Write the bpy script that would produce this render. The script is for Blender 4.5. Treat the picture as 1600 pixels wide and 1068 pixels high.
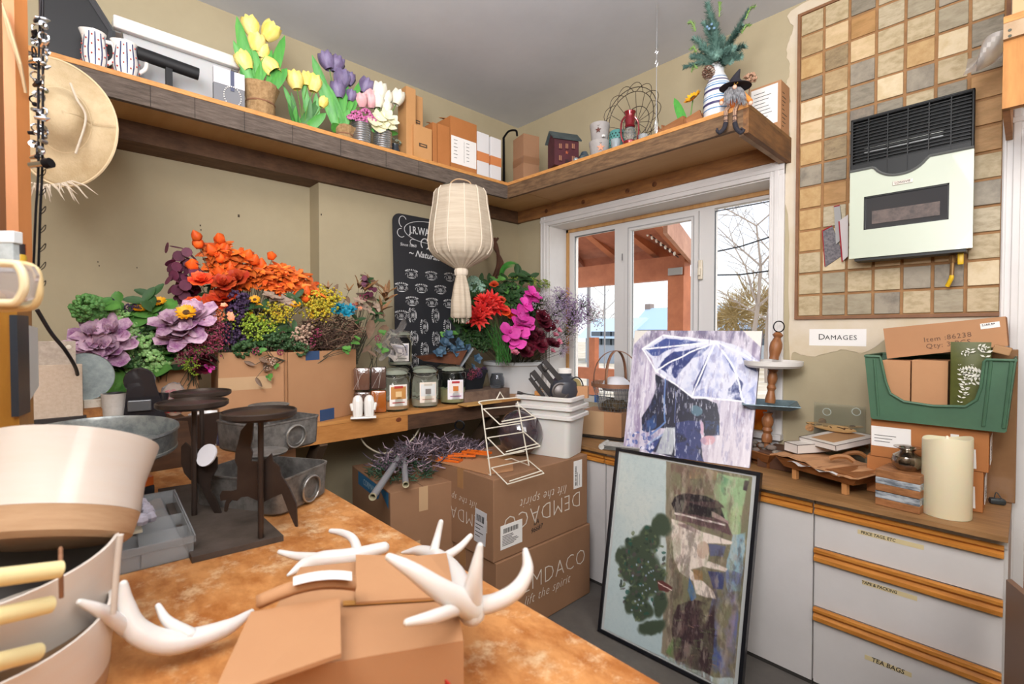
import bpy,bmesh,math,random
import numpy as np
from mathutils import Vector,Matrix,Euler
for o in list(bpy.data.objects):bpy.data.objects.remove(o)
rnd=random.Random(7)
SC=bpy.context.scene
COL=SC.collection
PI=math.pi
# ------------------------------------------------------------ camera
FPX=757.0
YAW,PITCH=math.radians(46.85),math.radians(-1.14)
CAM=Vector((0,0,1.55))
FW=Vector((-math.sin(YAW)*math.cos(PITCH),math.cos(YAW)*math.cos(PITCH),math.sin(PITCH)))
RI=Vector((math.cos(YAW),math.sin(YAW),0))
UP=RI.cross(FW)
cd=bpy.data.cameras.new('camera')
cam=bpy.data.objects.new('camera',cd);COL.objects.link(cam)
m=Matrix((RI,UP,-FW)).transposed().to_4x4();m.translation=CAM
cam.matrix_world=m
cd.sensor_width=36.0;cd.lens=FPX/1600*36;cd.clip_start=0.02;cd.clip_end=500
cd.dof.use_dof=True;cd.dof.focus_distance=2.4;cd.dof.aperture_fstop=4.5
SC.camera=cam
def at(px,py,**k):
 """a pixel of the 1600x1068 photograph -> the point where its ray meets a plane"""
 d=FW+RI*((px-800)/FPX)+UP*((534-py)/FPX)
 (a,v),=k.items()
 t=v if a=='t' else(v-CAM['xyz'.index(a)])/d['xyz'.index(a)]
 return CAM+d*t
# ------------------------------------------------------------ world, sun, lights, exposure
W=bpy.data.worlds.new('sky');SC.world=W;W.use_nodes=True
wn=W.node_tree;wn.nodes.clear()
wo=wn.nodes.new('ShaderNodeOutputWorld');bg=wn.nodes.new('ShaderNodeBackground')
sky=wn.nodes.new('ShaderNodeTexSky');sky.sky_type='NISHITA';sky.sun_disc=False
sky.sun_elevation=math.radians(32);sky.sun_rotation=math.radians(200);sky.air_density=1.0;sky.dust_density=1.5
wmix=wn.nodes.new('ShaderNodeMixRGB');wmix.inputs[0].default_value=0.72
wmix.inputs[2].default_value=(9,9.4,10,1)
wn.links.new(sky.outputs[0],wmix.inputs[1]);wn.links.new(wmix.outputs[0],bg.inputs[0]);wn.links.new(bg.outputs[0],wo.inputs[0])
bg.inputs[1].default_value=0.19
def light(name,kind,loc,target,energy,color,size=None,size_y=None):
 l=bpy.data.lights.new(name,kind);l.energy=energy;l.color=color
 if kind=='AREA':
  l.shape='RECTANGLE';l.size=size;l.size_y=size_y or size
 elif kind=='SUN':l.angle=math.radians(0.8)
 o=bpy.data.objects.new(name,l);COL.objects.link(o);o.location=loc
 d=Vector(target)-Vector(loc);o.rotation_euler=d.to_track_quat('-Z','Y').to_euler()
 return o
light('sun','SUN',(7,9,9),(0.0,4.0,1.2),3.0,(1.0,0.9,0.78))
light('ceiling_bounce_light','AREA',(-0.1,-0.3,2.35),(-0.7,0.5,3.3),115,(0.97,0.97,1.0),0.9,0.9)
light('added_overhead_light','AREA',(0.0,-0.7,3.2),(-1.7,1.3,1.2),54,(1.0,0.95,0.9),1.3,0.8)  # unseen overhead lamp added in place of bounced flash; no fixture hangs there
light('room_light','AREA',(1.3,0.6,2.9),(-0.8,1.6,1.0),42,(1.0,0.96,0.93),1.2,1.2)
vs=SC.view_settings
SC.display_settings.display_device='sRGB'
vs.view_transform='Standard';vs.look='None';vs.exposure=-0.1;vs.gamma=1.0;vs.use_curve_mapping=False
# ------------------------------------------------------------ materials
def lin(c):
 if isinstance(c,str):
  c=tuple(int(c[i:i+2],16)/255 for i in(0,2,4))
 return tuple((x/12.92 if x<=.04045 else((x+.055)/1.055)**2.4) for x in c[:3])+(1.0,)
MATS={}
def mat(name,col,rough=0.6,metal=0.0,col2=None,scale=8.0,bump=0.0,stretch=None,kind='noise',bscale=None,trans=0.0,spec=0.5,ior=1.45,sss=0.0,emit=None,estr=1.0,contrast=(0.35,0.65),coat=0.0,alpha=1.0,sheen=0.0):
 if name in MATS:return MATS[name]
 M=bpy.data.materials.new(name);M.use_nodes=True
 n=M.node_tree;b=n.nodes['Principled BSDF']
 b.inputs['Base Color'].default_value=lin(col);b.inputs['Roughness'].default_value=rough
 b.inputs['Metallic'].default_value=metal;b.inputs['IOR'].default_value=ior
 b.inputs['Transmission Weight'].default_value=trans;b.inputs['Specular IOR Level'].default_value=spec
 b.inputs['Coat Weight'].default_value=coat;b.inputs['Alpha'].default_value=alpha
 if sss:b.inputs['Subsurface Weight'].default_value=sss;b.inputs['Subsurface Scale'].default_value=0.02
 if emit:b.inputs['Emission Color'].default_value=lin(emit);b.inputs['Emission Strength'].default_value=estr
 tc=n.nodes.new('ShaderNodeTexCoord');mp=n.nodes.new('ShaderNodeMapping')
 n.links.new(tc.outputs['Object'],mp.inputs[0])
 if stretch:mp.inputs['Scale'].default_value=stretch
 if col2 is not None:
  if kind=='noise':
   t=n.nodes.new('ShaderNodeTexNoise');t.inputs['Scale'].default_value=scale;t.inputs['Detail'].default_value=8
   t.inputs['Roughness'].default_value=0.65
   fac=t.outputs['Fac']
  elif kind=='voronoi':
   t=n.nodes.new('ShaderNodeTexVoronoi');t.inputs['Scale'].default_value=scale;fac=t.outputs['Color']
  else:
   t=n.nodes.new('ShaderNodeTexWave');t.inputs['Scale'].default_value=scale;t.inputs['Distortion'].default_value=5
   t.inputs['Detail'].default_value=4;t.inputs['Detail Scale'].default_value=1.5;fac=t.outputs['Fac']
  n.links.new(mp.outputs[0],t.inputs[0])
  r=n.nodes.new('ShaderNodeValToRGB')
  r.color_ramp.elements[0].position=contrast[0];r.color_ramp.elements[1].position=contrast[1]
  r.color_ramp.elements[0].color=lin(col);r.color_ramp.elements[1].color=lin(col2)
  n.links.new(fac,r.inputs[0]);n.links.new(r.outputs[0],b.inputs['Base Color'])
 if bump:
  t2=n.nodes.new('ShaderNodeTexNoise');t2.inputs['Scale'].default_value=bscale or scale*3;t2.inputs['Detail'].default_value=6
  n.links.new(mp.outputs[0],t2.inputs[0])
  bp=n.nodes.new('ShaderNodeBump');bp.inputs['Strength'].default_value=bump;bp.inputs['Distance'].default_value=0.004
  n.links.new(t2.outputs['Fac'],bp.inputs['Height']);n.links.new(bp.outputs[0],b.inputs['Normal'])
 MATS[name]=M
 return M
def tint_mat(name,col,var=0.12,**k):
 """like mat() but each object gets its own shade (Object Info random)"""
 M=mat(name,col,**k)
 if M.get('tinted'):return M
 M['tinted']=1
 n=M.node_tree;b=n.nodes['Principled BSDF']
 oi=n.nodes.new('ShaderNodeObjectInfo');hs=n.nodes.new('ShaderNodeHueSaturation');mr=n.nodes.new('ShaderNodeMapRange')
 mr.inputs[3].default_value=1-var;mr.inputs[4].default_value=1+var
 n.links.new(oi.outputs['Random'],mr.inputs[0]);n.links.new(mr.outputs[0],hs.inputs['Value'])
 src=b.inputs['Base Color'].links[0].from_socket if b.inputs['Base Color'].links else None
 if src:n.links.new(src,hs.inputs['Color'])
 else:hs.inputs['Color'].default_value=lin(col)
 n.links.new(hs.outputs[0],b.inputs['Base Color'])
 return M
# ------------------------------------------------------------ mesh builder
def frame(d,up=(0,0,1)):
 d=Vector(d).normalized();u=Vector(up)
 if abs(d.dot(u))>.98:u=Vector((1,0,0))
 a=u.cross(d).normalized();b=d.cross(a)
 return a,b,d
class MB:
 def __init__(s):s.v=[];s.f=[];s.m=[];s.M=None
 def add(s,vs,fs,mi=0):
  n=len(s.v)
  if s.M is not None:vs=[s.M@Vector(v) for v in vs]
  s.v+=[tuple(v) for v in vs];s.f+=[tuple(i+n for i in f) for f in fs];s.m+=[mi]*len(fs)
  return s
 def box(s,c,d,mi=0,M=None,bev=0,rz=0):
  x,y,z=(q/2 for q in d)
  R=Matrix.Translation(Vector(c))@Matrix.Rotation(rz,4,'Z')
  if M is not None:R=M
  if bev:
   bm=bmesh.new();bmesh.ops.create_cube(bm,size=1)
   for v in bm.verts:v.co=Vector((v.co.x*d[0],v.co.y*d[1],v.co.z*d[2]))
   bmesh.ops.bevel(bm,geom=bm.edges[:],offset=bev,segments=2,affect='EDGES',profile=.5)
   bm.verts.index_update()
   s.add([R@v.co for v in bm.verts],[[v.index for v in f.verts] for f in bm.faces],mi);bm.free()
   return s
  P=[R@Vector((a*x,b*y,c_*z)) for a in(-1,1) for b in(-1,1) for c_ in(-1,1)]
  return s.add(P,[(0,1,3,2),(4,6,7,5),(0,4,5,1),(2,3,7,6),(0,2,6,4),(1,5,7,3)],mi)
 def b2(s,a,b,mi=0,bev=0):
  return s.box([(p+q)/2 for p,q in zip(a,b)],[abs(q-p) for p,q in zip(a,b)],mi,bev=bev)
 def tube(s,pts,r,n=8,mi=0,closed=False,caps=True,up=(0,0,1)):
  pts=[Vector(p) for p in pts];N=len(pts)
  rs=r if isinstance(r,(list,tuple)) else[r]*N
  vs=[];prev=None
  for i,p in enumerate(pts):
   if closed:d=pts[(i+1)%N]-pts[i-1]
   else:d=pts[min(i+1,N-1)]-pts[max(i-1,0)]
   if d.length<1e-9:d=Vector((0,0,1))
   if prev is None:a,b,d=frame(d,up)
   else:
    d.normalize();a=prev-d*prev.dot(d)
    if a.length<1e-6:a=frame(d)[0]
    a.normalize();b=d.cross(a)
   prev=a
   for k in range(n):
    t=2*PI*k/n;vs.append(p+(a*math.cos(t)+b*math.sin(t))*rs[i])
  fs=[]
  for i in range(N if closed else N-1):
   j=(i+1)%N
   for k in range(n):
    k2=(k+1)%n;fs.append((i*n+k,i*n+k2,j*n+k2,j*n+k))
  if caps and not closed:
   fs.append(tuple(range(n))[::-1]);fs.append(tuple((N-1)*n+k for k in range(n)))
  return s.add(vs,fs,mi)
 def cyl(s,a,b,r,n=16,mi=0,r2=None):return s.tube([a,b],[r,r if r2 is None else r2],n,mi)
 def lathe(s,prof,n=24,c=(0,0,0),mi=0,wob=None,axis=None,sx=1,sy=1):
  vs=[];c=Vector(c)
  A,B,D=(Vector((1,0,0)),Vector((0,1,0)),Vector((0,0,1))) if axis is None else frame(axis)
  for(r,z) in prof:
   for k in range(n):
    t=2*PI*k/n;w=wob(t,z) if wob else 1
    vs.append(c+A*(r*w*math.cos(t)*sx)+B*(r*w*math.sin(t)*sy)+D*z)
  fs=[]
  for i in range(len(prof)-1):
   for k in range(n):
    k2=(k+1)%n;fs.append((i*n+k,i*n+k2,(i+1)*n+k2,(i+1)*n+k))
  if prof[0][0]>1e-4 and False:pass
  return s.add(vs,fs,mi)
 def sph(s,c,r,n=10,mi=0,sc=(1,1,1),R=None):
  pr=[(math.sin(PI*i/(n//2+1))*1.0,-math.cos(PI*i/(n//2+1))) for i in range(n//2+2)]
  vs=[]
  for(a,z) in pr:
   for k in range(n):
    t=2*PI*k/n;v=Vector((a*math.cos(t)*r*sc[0],a*math.sin(t)*r*sc[1],z*r*sc[2]))
    if R is not None:v=R@v
    vs.append(Vector(c)+v)
  fs=[]
  for i in range(len(pr)-1):
   for k in range(n):
    k2=(k+1)%n;fs.append((i*n+k,i*n+k2,(i+1)*n+k2,(i+1)*n+k))
  return s.add(vs,fs,mi)
 def prism(s,poly,z0,z1,mi=0,M=None):
  n=len(poly);vs=[Vector((p[0],p[1],z0)) for p in poly]+[Vector((p[0],p[1],z1)) for p in poly]
  if M is not None:vs=[M@v for v in vs]
  return s.add(vs,[tuple(range(n))[::-1],tuple(range(n,2*n))]+[(i,(i+1)%n,n+(i+1)%n,n+i) for i in range(n)],mi)
 def quad(s,a,b,c,d,mi=0):return s.add([a,b,c,d],[(0,1,2,3)],mi)
 def sheet(s,fn,nu,nv,mi=0,thick=0):
  vs=[fn(i/nu,j/nv) for j in range(nv+1) for i in range(nu+1)]
  fs=[(j*(nu+1)+i,j*(nu+1)+i+1,(j+1)*(nu+1)+i+1,(j+1)*(nu+1)+i) for j in range(nv) for i in range(nu)]
  return s.add(vs,fs,mi)
 def mesh(s,name,mats,smooth=False,weld=False,angle=35):
  me=bpy.data.meshes.new(name);me.from_pydata(s.v,[],s.f)
  for m_ in(mats if isinstance(mats,(list,tuple)) else[mats]):me.materials.append(m_)
  me.polygons.foreach_set('material_index',s.m)
  bm=bmesh.new();bm.from_mesh(me)
  if weld:bmesh.ops.remove_doubles(bm,verts=bm.verts,dist=1e-5)
  bmesh.ops.recalc_face_normals(bm,faces=bm.faces)
  if smooth:
   for e in bm.edges:
    if len(e.link_faces)==2 and e.calc_face_angle(0)>math.radians(angle):e.smooth=False
   for f_ in bm.faces:f_.smooth=True
  bm.to_mesh(me);bm.free();me.update()
  return me
 def obj(s,name,mats,parent=None,smooth=False,loc=None,rot=None,weld=False,angle=35):
  return link(name,s.mesh(name,mats,smooth,weld,angle),parent,loc,rot)
def link(name,me,parent=None,loc=None,rot=None):
 o=bpy.data.objects.new(name,me);COL.objects.link(o)
 if parent is not None:o.parent=parent
 if loc is not None:o.location=loc
 if rot is not None:o.rotation_euler=rot
 return o
def tag(o,label,cat,group=None,kind=None):
 if label:o['label']=label
 if cat:o['category']=cat
 if group:o['group']=group
 if kind:o['kind']=kind
 return o
def thing(name,label,cat,loc=(0,0,0),rz=0.0,group=None,rot=None):
 o=bpy.data.objects.new(name,None);COL.objects.link(o);o.empty_display_size=.05
 o.location=loc;o.rotation_euler=rot if rot is not None else(0,0,rz)
 return tag(o,label,cat,group)
def struct(o):o['kind']='structure';return o
def dup(root,loc=None,rz=None,label=None,rot=None,scale=None):
 def cp(o,par):
  c=o.copy();COL.objects.link(c)
  if par is not None:c.parent=par
  for ch in KIDS.get(o.name,[q for q in o.children]):cp(ch,c)
  return c
 r=cp(root,None)
 if loc is not None:r.location=loc
 if rz is not None:r.rotation_euler=(0,0,rz)
 if rot is not None:r.rotation_euler=rot
 if scale is not None:r.scale=(scale,)*3
 if label:r['label']=label
 return r
KIDS={}
def text(txt,size,parent,material,M,name='lettering',align='CENTER',shear=0.0,thick=0.0006,bold=0.0,spacing=1.0,sx=1.0):
 """flat print: Blender's own font turned into a thin mesh; M places its local xy plane"""
 c=bpy.data.curves.new(name,'FONT');c.body=txt;c.size=size;c.align_x=align;c.align_y='CENTER'
 c.shear=shear;c.extrude=thick/2;c.offset=bold;c.space_character=spacing;c.resolution_u=2
 t=bpy.data.objects.new('tmp',c)
 me=bpy.data.meshes.new_from_object(t);bpy.data.objects.remove(t);bpy.data.curves.remove(c)
 if sx!=1.0:me.transform(Matrix.Diagonal((sx,1,1,1)))
 me.transform(M);me.materials.clear();me.materials.append(material)
 return link(name,me,parent)
def plane_M(o,xdir,ydir):
 x=Vector(xdir).normalized();y=Vector(ydir).normalized();z=x.cross(y)
 m_=Matrix((x,y,z)).transposed().to_4x4();m_.translation=Vector(o)
 return m_
# ============================================================ THE ROOM
WALLB,WALLA,CEIL=2.95,-3.07,3.327
m_wall=mat('khaki_wall_paint','b3a688',.75,col2='aa9d80',scale=1.3,bump=.12,bscale=60)
m_patch=mat('drywall_patch','d6cab8',.85,col2='c9b99c',scale=3,bump=.1,bscale=30)
m_ceil=mat('ceiling_paint','d2d5da',.85,col2='c8cbd0',scale=1.2,bump=.15,bscale=25)
m_floor=mat('dark_floor','6a655f',.6,col2='57534f',scale=3,bump=.1,bscale=80)
m_white=mat('white_trim_paint','dedbd8',.45,col2='d3cfcc',scale=2)
m_vinyl=mat('window_vinyl','d6d4d2',.4)
m_ply=mat('plywood','d6a066',.55,col2='c08a4e',scale=2.0,stretch=(1,5,5),bump=.05)
m_barn=mat('barn_board','6d5f55',.8,col2='4b413a',scale=9,stretch=(12,1.5,1.5),bump=.5,bscale=30,contrast=(.3,.7))
m_barn2=mat('barn_board_brown','7c6044',.75,col2='57402c',scale=8,stretch=(1.5,8,8),bump=.4,bscale=20)
m_ledger=mat('ledger_wood','6e5038',.7,col2='4f3726',scale=6,stretch=(8,1.5,4),bump=.3)
m_ledgerb=mat('ledger_wood_pine','a2703f',.65,col2='7d5330',scale=4,stretch=(1.5,8,8),bump=.2)
m_edge=mat('orange_plywood_edge','cf9555',.6,col2='b57c42',scale=30,stretch=(1,1,6))
m_under=mat('shelf_underside','c9a271',.6,col2='bd9462',scale=2,stretch=(1,4,1))
m_shelf2=mat('shelf_top_dark','8a6237',.6,col2='6d4c2a',scale=3,stretch=(1,4,1))
struct(MB().b2((-3.5,-1.6,-.05),(1.9,3.02,0)).obj('floor',m_floor))
struct(MB().b2((-3.5,-1.6,CEIL),(1.9,3.02,CEIL+.06)).obj('ceiling',m_ceil))
OX0,OX1,OZ0,OZ1=-2.70,-1.01,.98,2.42
DX0,DX1=.0,.85
wb=MB()
for a,b in(((-3.5,0),(OX0,CEIL)),((OX1,0),(DX0,CEIL)),((OX0,0),(OX1,OZ0)),((OX0,OZ1),(OX1,CEIL)),((DX1,0),(1.9,CEIL)),((DX0,2.38),(DX1,CEIL))):
 wb.b2((a[0],WALLB,a[1]),(b[0],WALLB+.24,b[1]))
wall_back=struct(wb.obj('wall_back',m_wall))
JY=1.21
wl=MB().b2((WALLA-.3,JY,0),(WALLA,3.0,2.55)).b2((WALLA-.3,-1.6,0),(WALLA-.15,JY,2.55)).b2((WALLA-.3,-1.6,2.55),(WALLA,3.0,CEIL))
struct(wl.obj('wall_left',m_wall))
struct(MB().b2((1.84,-1.6,0),(1.9,3.0,CEIL)).obj('wall_right',m_wall))
struct(MB().b2((-3.5,-1.66,0),(1.9,-1.6,CEIL)).obj('wall_front',m_wall))
pp=[(-1.0,2.42),(-.93,2.45),(-.915,2.62),(-.93,2.75),(-.912,2.83),(-.94,2.9),(-.915,2.98),(-.935,3.1),(-.90,3.2),(-.86,3.32),(-.03,3.32),(-.03,1.6),(-.04,1.52),(-.2,1.545),(-.32,1.52),(-.45,1.535),(-.56,1.45),(-.66,1.46),(-.8,1.42),(-.88,1.44),(-.9,1.40),(-.91,1.7),(-.92,2.2)]
r3=random.Random(4);sp_=[]
for i in range(len(pp)):
 a,b_,c,d=[pp[(i+j-1)%len(pp)] for j in range(4)]
 for k in range(6):
  u=k/6;sp_.append(tuple(.5*((2*b_[q])+(c[q]-a[q])*u+(2*a[q]-5*b_[q]+4*c[q]-d[q])*u*u+(3*b_[q]-a[q]-3*c[q]+d[q])*u**3)*1+r3.uniform(-.004,.004) for q in(0,1)))
pp=[(min(x,-.03),min(z,3.322)) for x,z in sp_]
tb=MB();tb.prism([(x,z) for x,z in pp],0,.003,M=plane_M((0,WALLB,0),(1,0,0),(0,0,1)))
tb.obj('drywall_patch',m_patch,wall_back)
def casing(x0,x1,z0,z1,w,name,bottom=True):
 t=MB()
 for(a,b) in(((x0-w,z0-(w if bottom else 0)),(x0,z1+w)),((x1,z0-(w if bottom else 0)),(x1+w,z1+w))):
  t.b2((a[0],WALLB-.022,a[1]),(b[0],WALLB,b[1]),bev=.004)
  xm=(a[0]+b[0])/2;t.b2((xm-.012,WALLB-.03,a[1]),(xm+.012,WALLB-.0215,b[1]),bev=.003)
  t.b2((a[0]+.004,WALLB-.028,a[1]),(a[0]+.014,WALLB-.02,b[1]),bev=.002)
 t.b2((x0-w,WALLB-.024,z1),(x1+w,WALLB,z1+w),bev=.004)
 t.b2((x0-w,WALLB-.032,z1+w/2-.012),(x1+w,WALLB-.0235,z1+w/2+.012),bev=.003)
 return struct(t.obj(name,m_white))
casing(OX0,OX1,OZ0,OZ1,.078,'trim_1',bottom=False)
m_reveal=mat('reveal_wood','c89a62',.6,col2='b48450',scale=4,stretch=(6,6,1))
rv=MB();t_=.006
rv.b2((OX0,WALLB,OZ0),(OX0+t_,WALLB+.205,OZ1));rv.b2((OX1-t_,WALLB,OZ0),(OX1,WALLB+.205,OZ1))
rv.b2((OX0,WALLB,OZ1-t_),(OX1,WALLB+.205,OZ1))
rv.b2((OX0-.08,WALLB-.05,OZ0-.03),(OX1+.08,WALLB+.24,OZ0));rv.b2((OX0-.06,WALLB-.016,OZ0-.10),(OX1+.06,WALLB,OZ0-.03))
struct(rv.obj('trim_2',m_white))
WY=3.16
win=struct(MB().b2((OX0,WY,OZ1-.03),(OX1,WY+.02,OZ1)).b2((OX0,WY,OZ0),(OX0+.022,WY+.02,OZ1)).b2((OX1-.022,WY,OZ0),(OX1,WY+.02,OZ1)).obj('window_1',m_reveal))
m_glass=mat('window_glass','ffffff',.0,trans=1.0,ior=1.01,spec=.3)
fr=MB();zt=2.385
def wrect(mb,x0,x1,z0,z1,w,y0,y1,wl=None,wr=None):
 wl=wl or w;wr=wr or w
 mb.b2((x0,y0,z0),(x0+wl,y1,z1));mb.b2((x1-wr,y0,z0),(x1,y1,z1))
 mb.b2((x0+wl,y0,z1-w),(x1-wr,y1,z1));mb.b2((x0+wl,y0,z0),(x1-wr,y1,z0+w))
wrect(fr,OX0+.022,-2.17,OZ0+.0,zt+.02,.05,WY+.02,WY+.075)
wrect(fr,-2.17,-1.49,OZ0+.0,zt+.02,.035,WY+.02,WY+.075,wl=.05,wr=.045)
wrect(fr,-1.49,OX1-.022,OZ0+.0,zt+.02,.035,WY+.02,WY+.075,wl=.055,wr=.04)
fr.obj('window_frame',m_vinyl,win,smooth=False)
sa=MB();wrect(sa,-2.115,-1.54,OZ0+.04,zt-.018,.048,WY+.005,WY+.05);sa.obj('sash',m_vinyl,win)
ss=MB();wrect(ss,-2.09,-1.565,OZ0+.065,zt-.043,.006,WY+.0,WY+.006);ss.obj('sash_bead',mat('bead_grey','a9a8a8',.5),win)
for x0,x1 in((OX0+.07,-2.22),(-2.07,-1.585),(-1.435,OX1-.06)):
 MB().b2((x0,WY+.04,OZ0+.04),(x1,WY+.043,zt-.015)).obj('pane',m_glass,win)
 g=MB();wrect(g,x0-.002,x1+.002,OZ0+.05,zt-.03,.006,WY+.03,WY+.039);g.obj('gasket',mat('gasket_dark','5b6064',.6),win)
la=MB().box((-1.515,WY-.004,1.97),(.028,.02,.13),bev=.005).box((-1.515,WY-.022,1.955),(.016,.022,.05),bev=.004)
la.obj('latch',mat('latch_cream','d8cdb8',.4),win)
hg=MB()
for z in(2.1,):hg.cyl((-2.135,WY-.004,z),(-2.135,WY-.004,z+.05),.004,8)
hg.obj('hinge',mat('hinge_grey','6f6f6f',.4,.8),win)
casing(DX0,DX1,0,2.39,.088,'trim_3',bottom=False)
door=struct(MB().b2((DX0,WALLB+.03,0),(DX1,WALLB+.07,2.38)).obj('door_1',mat('door_wood','a0602e',.5,col2='7f4722',scale=5,stretch=(6,6,1))))
dp=MB();dp.b2((DX0+.1,WALLB+.018,.2),(DX0+.4,WALLB+.032,1.1),bev=.006);dp.b2((DX0+.1,WALLB+.018,1.25),(DX0+.4,WALLB+.032,2.2),bev=.006)
dp.obj('door_panel',mat('door_wood_dark','8f5226',.5),door)
struct(MB().b2((-3.07,WALLB-.012,0),(-2.0,WALLB,.09)).obj('baseboard_back',m_white))
mk=MB()
for(px,py,s_) in((373,337,.010),(313,352,.006),(314,359,.005),(153,409,.004),(155,415,.004),(214,418,.004),(502,335,.007)):
 x_=WALLA-.15 if px<485 else WALLA
 p=at(px,py,x=x_+.0015);mk.b2((x_,p.y-s_/2,p.z-s_*.8),(x_+.0025,p.y+s_/2,p.z+s_*.8))
mk.obj('nail_hole',mat('hole_dark','4a4034',.9),bpy.data.objects['wall_left'])
# ---- tiles
m_grout=mat('tan_grout','a27a52',.9,col2='8f6a46',scale=20,bump=.3,bscale=120)
TX0,TX1,TZ0=-.862,-.084,1.634
tiles=struct(MB().b2((TX0,WALLB-.012,TZ0),(TX1,WALLB-.0035,3.245)).obj('tile_backing',m_grout,wall_back))
brd=MB();w_=.014
brd.b2((TX0-w_,WALLB-.02,TZ0-w_),(TX0,WALLB-.0035,3.245+w_));brd.b2((TX1,WALLB-.02,TZ0-w_),(TX1+w_,WALLB-.0035,3.245+w_))
brd.b2((TX0,WALLB-.02,TZ0-w_),(TX1,WALLB-.0035,TZ0));brd.b2((TX0,WALLB-.02,3.245),(TX1,WALLB-.0035,3.245+w_))
brd.obj('tile_border',mat('border_brown','8a6142',.6,col2='775138',scale=10),tiles)
tcols=['9a907e','b39a72','8c8372','bf9e6c','d0b68e','a0967e','85796a','bba988','b08654','d6c4a2','9a8664','b8aa8e']
tdark=['6b6358','8f7650','6d6555','a88250','b3986a','877a64','57534c','9a8862','95703f','c0a87c','6f5c44','958668']
tm=[]
for i in range(len(tcols)):
 M_=mat('slate_tile_%s'%'abcdefghijkl'[i],tcols[i],.55,col2=tdark[i],scale=11+i%4*4,bump=.35,bscale=40,contrast=(.42,.72),stretch=(1,1,1+i%3*.8))
 nt=M_.node_tree;mp=[n for n in nt.nodes if n.type=='MAPPING'][0]
 oi=nt.nodes.new('ShaderNodeObjectInfo');sc_=nt.nodes.new('ShaderNodeVectorMath');sc_.operation='SCALE';sc_.inputs['Scale'].default_value=9.0
 cb=nt.nodes.new('ShaderNodeCombineXYZ')
 for k in range(3):nt.links.new(oi.outputs['Random'],cb.inputs[k])
 nt.links.new(cb.outputs[0],sc_.inputs[0]);nt.links.new(sc_.outputs[0],mp.inputs['Location'])
 tm.append(M_)
px_,pz_=(TX1-TX0)/7,(3.245-TZ0)/14
for i in range(7):
 for j in range(14):
  t=MB();d=rnd.uniform(.008,.013)
  t.box((0,0,0),(px_-.012,d,pz_-.012),bev=.0025)
  q=rnd.choice(range(12)) if j>4 else rnd.choice([0,4,7,9,11,5,3,9,7])
  o=t.obj('tile',tm[q],tiles,loc=(TX0+px_*(i+.5),WALLB-.012-d/2+.002,TZ0+pz_*(j+.5)),rot=(0,rnd.uniform(-.012,.012),0))
# ---- upper shelves
SX,SY=-2.56,2.356
shelf=thing('corner_shelf','long high L-shaped plywood shelf with barn board fascia running round the corner','shelf',(0,0,0))
YN=-1.2
MB().b2((WALLA,YN,2.596),(SX-.004,WALLB,2.614)).obj('shelf_board',[m_shelf2],shelf)
MB().b2((SX-.004,SY+.004,2.596),(-.905,WALLB-.001,2.614)).obj('shelf_board',[m_shelf2],shelf)
MB().b2((WALLA+.001,YN,2.588),(SX-.0255,WALLB,2.5955)).b2((SX-.02,SY+.0255,2.588),(-.93,WALLB-.001,2.5955)).obj('underside_panel',m_under,shelf)
MB().b2((SX-.004,YN,2.5955),(SX+.004,SY-.004,2.6155)).b2((SX-.004,SY-.004,2.5955),(-.905,SY+.004,2.6155)).obj('plywood_edge',m_edge,shelf)
seg=[YN,-.35,.05,.42,.62,.95,1.35,1.72,SY+.02]
f_=MB();f_.b2((SX-.025,YN,2.505),(SX,SY,2.5955));f_.obj('fascia_board',mat('barn_board_y','6f6258',.85,col2='453b34',scale=12,stretch=(1,1.2,10),bump=.6,bscale=30,contrast=(.3,.72)),shelf)
sm=MB()
for y in(-.02,.3,.46,.66,.88,1.13,1.4,1.62):sm.b2((SX,y-.0012,2.506),(SX+.0008,y+.0012,2.595))
sm.obj('saw_mark',mat('saw_dark','2e2824',.9),shelf)
MB().b2((SX-.0,SY,2.508),(-.93,SY+.025,2.5955)).obj('fascia_board',m_barn2,shelf)
MB().b2((-.93,SY,2.48),(-.905,WALLB-.001,2.5955)).obj('end_board',mat('end_board_wood','8a6038',.7,col2='5f4027',scale=5,stretch=(8,1,6),bump=.3),shelf)
MB().b2((-.955,SY+.02,2.478),(-.93,WALLB-.04,2.50)).obj('end_batten',mat('batten_pale','a58a70',.8,col2='7d6550',scale=6),shelf)
MB().b2((WALLA,JY,2.492),(WALLA+.038,WALLB,2.588)).b2((WALLA-.149,YN,2.492),(WALLA+.038,JY,2.588)).obj('ledger_board',m_ledger,shelf)
MB().b2((WALLA+.038,WALLB-.038,2.495),(-.955,WALLB-.003,2.588)).obj('ledger_board',m_ledgerb,shelf)
kn=MB()
for x in(-2.7,-2.32,-1.93,-1.72):kn.lathe([(0,0),(.016,0),(.02,-.001)],12,(x,WALLB-.0385,2.535),axis=(0,-1,0))
kn.obj('wood_knot',mat('knot_dark','4a2a16',.7,col2='7a4a28',scale=60),shelf)
p=at(1025,203,y=SY+.01);wire=thing('hanging_wire','thin steel wire with a turnbuckle holding the shelf from the ceiling','wire',(p.x,SY+.012,2.614))
MB().tube([(0,0,.0),(0,0,.70)],.0022,6).obj('cable',mat('steel_wire','b9b9b9',.35,.8),wire)
tk=MB();tk.tube([(0,0,.41),(0,.0,.43),(.008,0,.44),(0,0,.45),(-.008,0,.44),(0,0,.43)],.002,6);tk.cyl((0,0,.46),(0,0,.55),.006,8)
for s_ in(-1,1):tk.tube([(0,0,.36),(s_*.008,0,.38),(0,0,.40)],.002,6);tk.tube([(0,0,.0),(s_*.007,0,.02),(s_*.007,0,.06),(0,0,.08)],.002,6)
tk.obj('turnbuckle',mat('chrome_hook','c9c9c9',.25,.9),wire)
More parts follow.
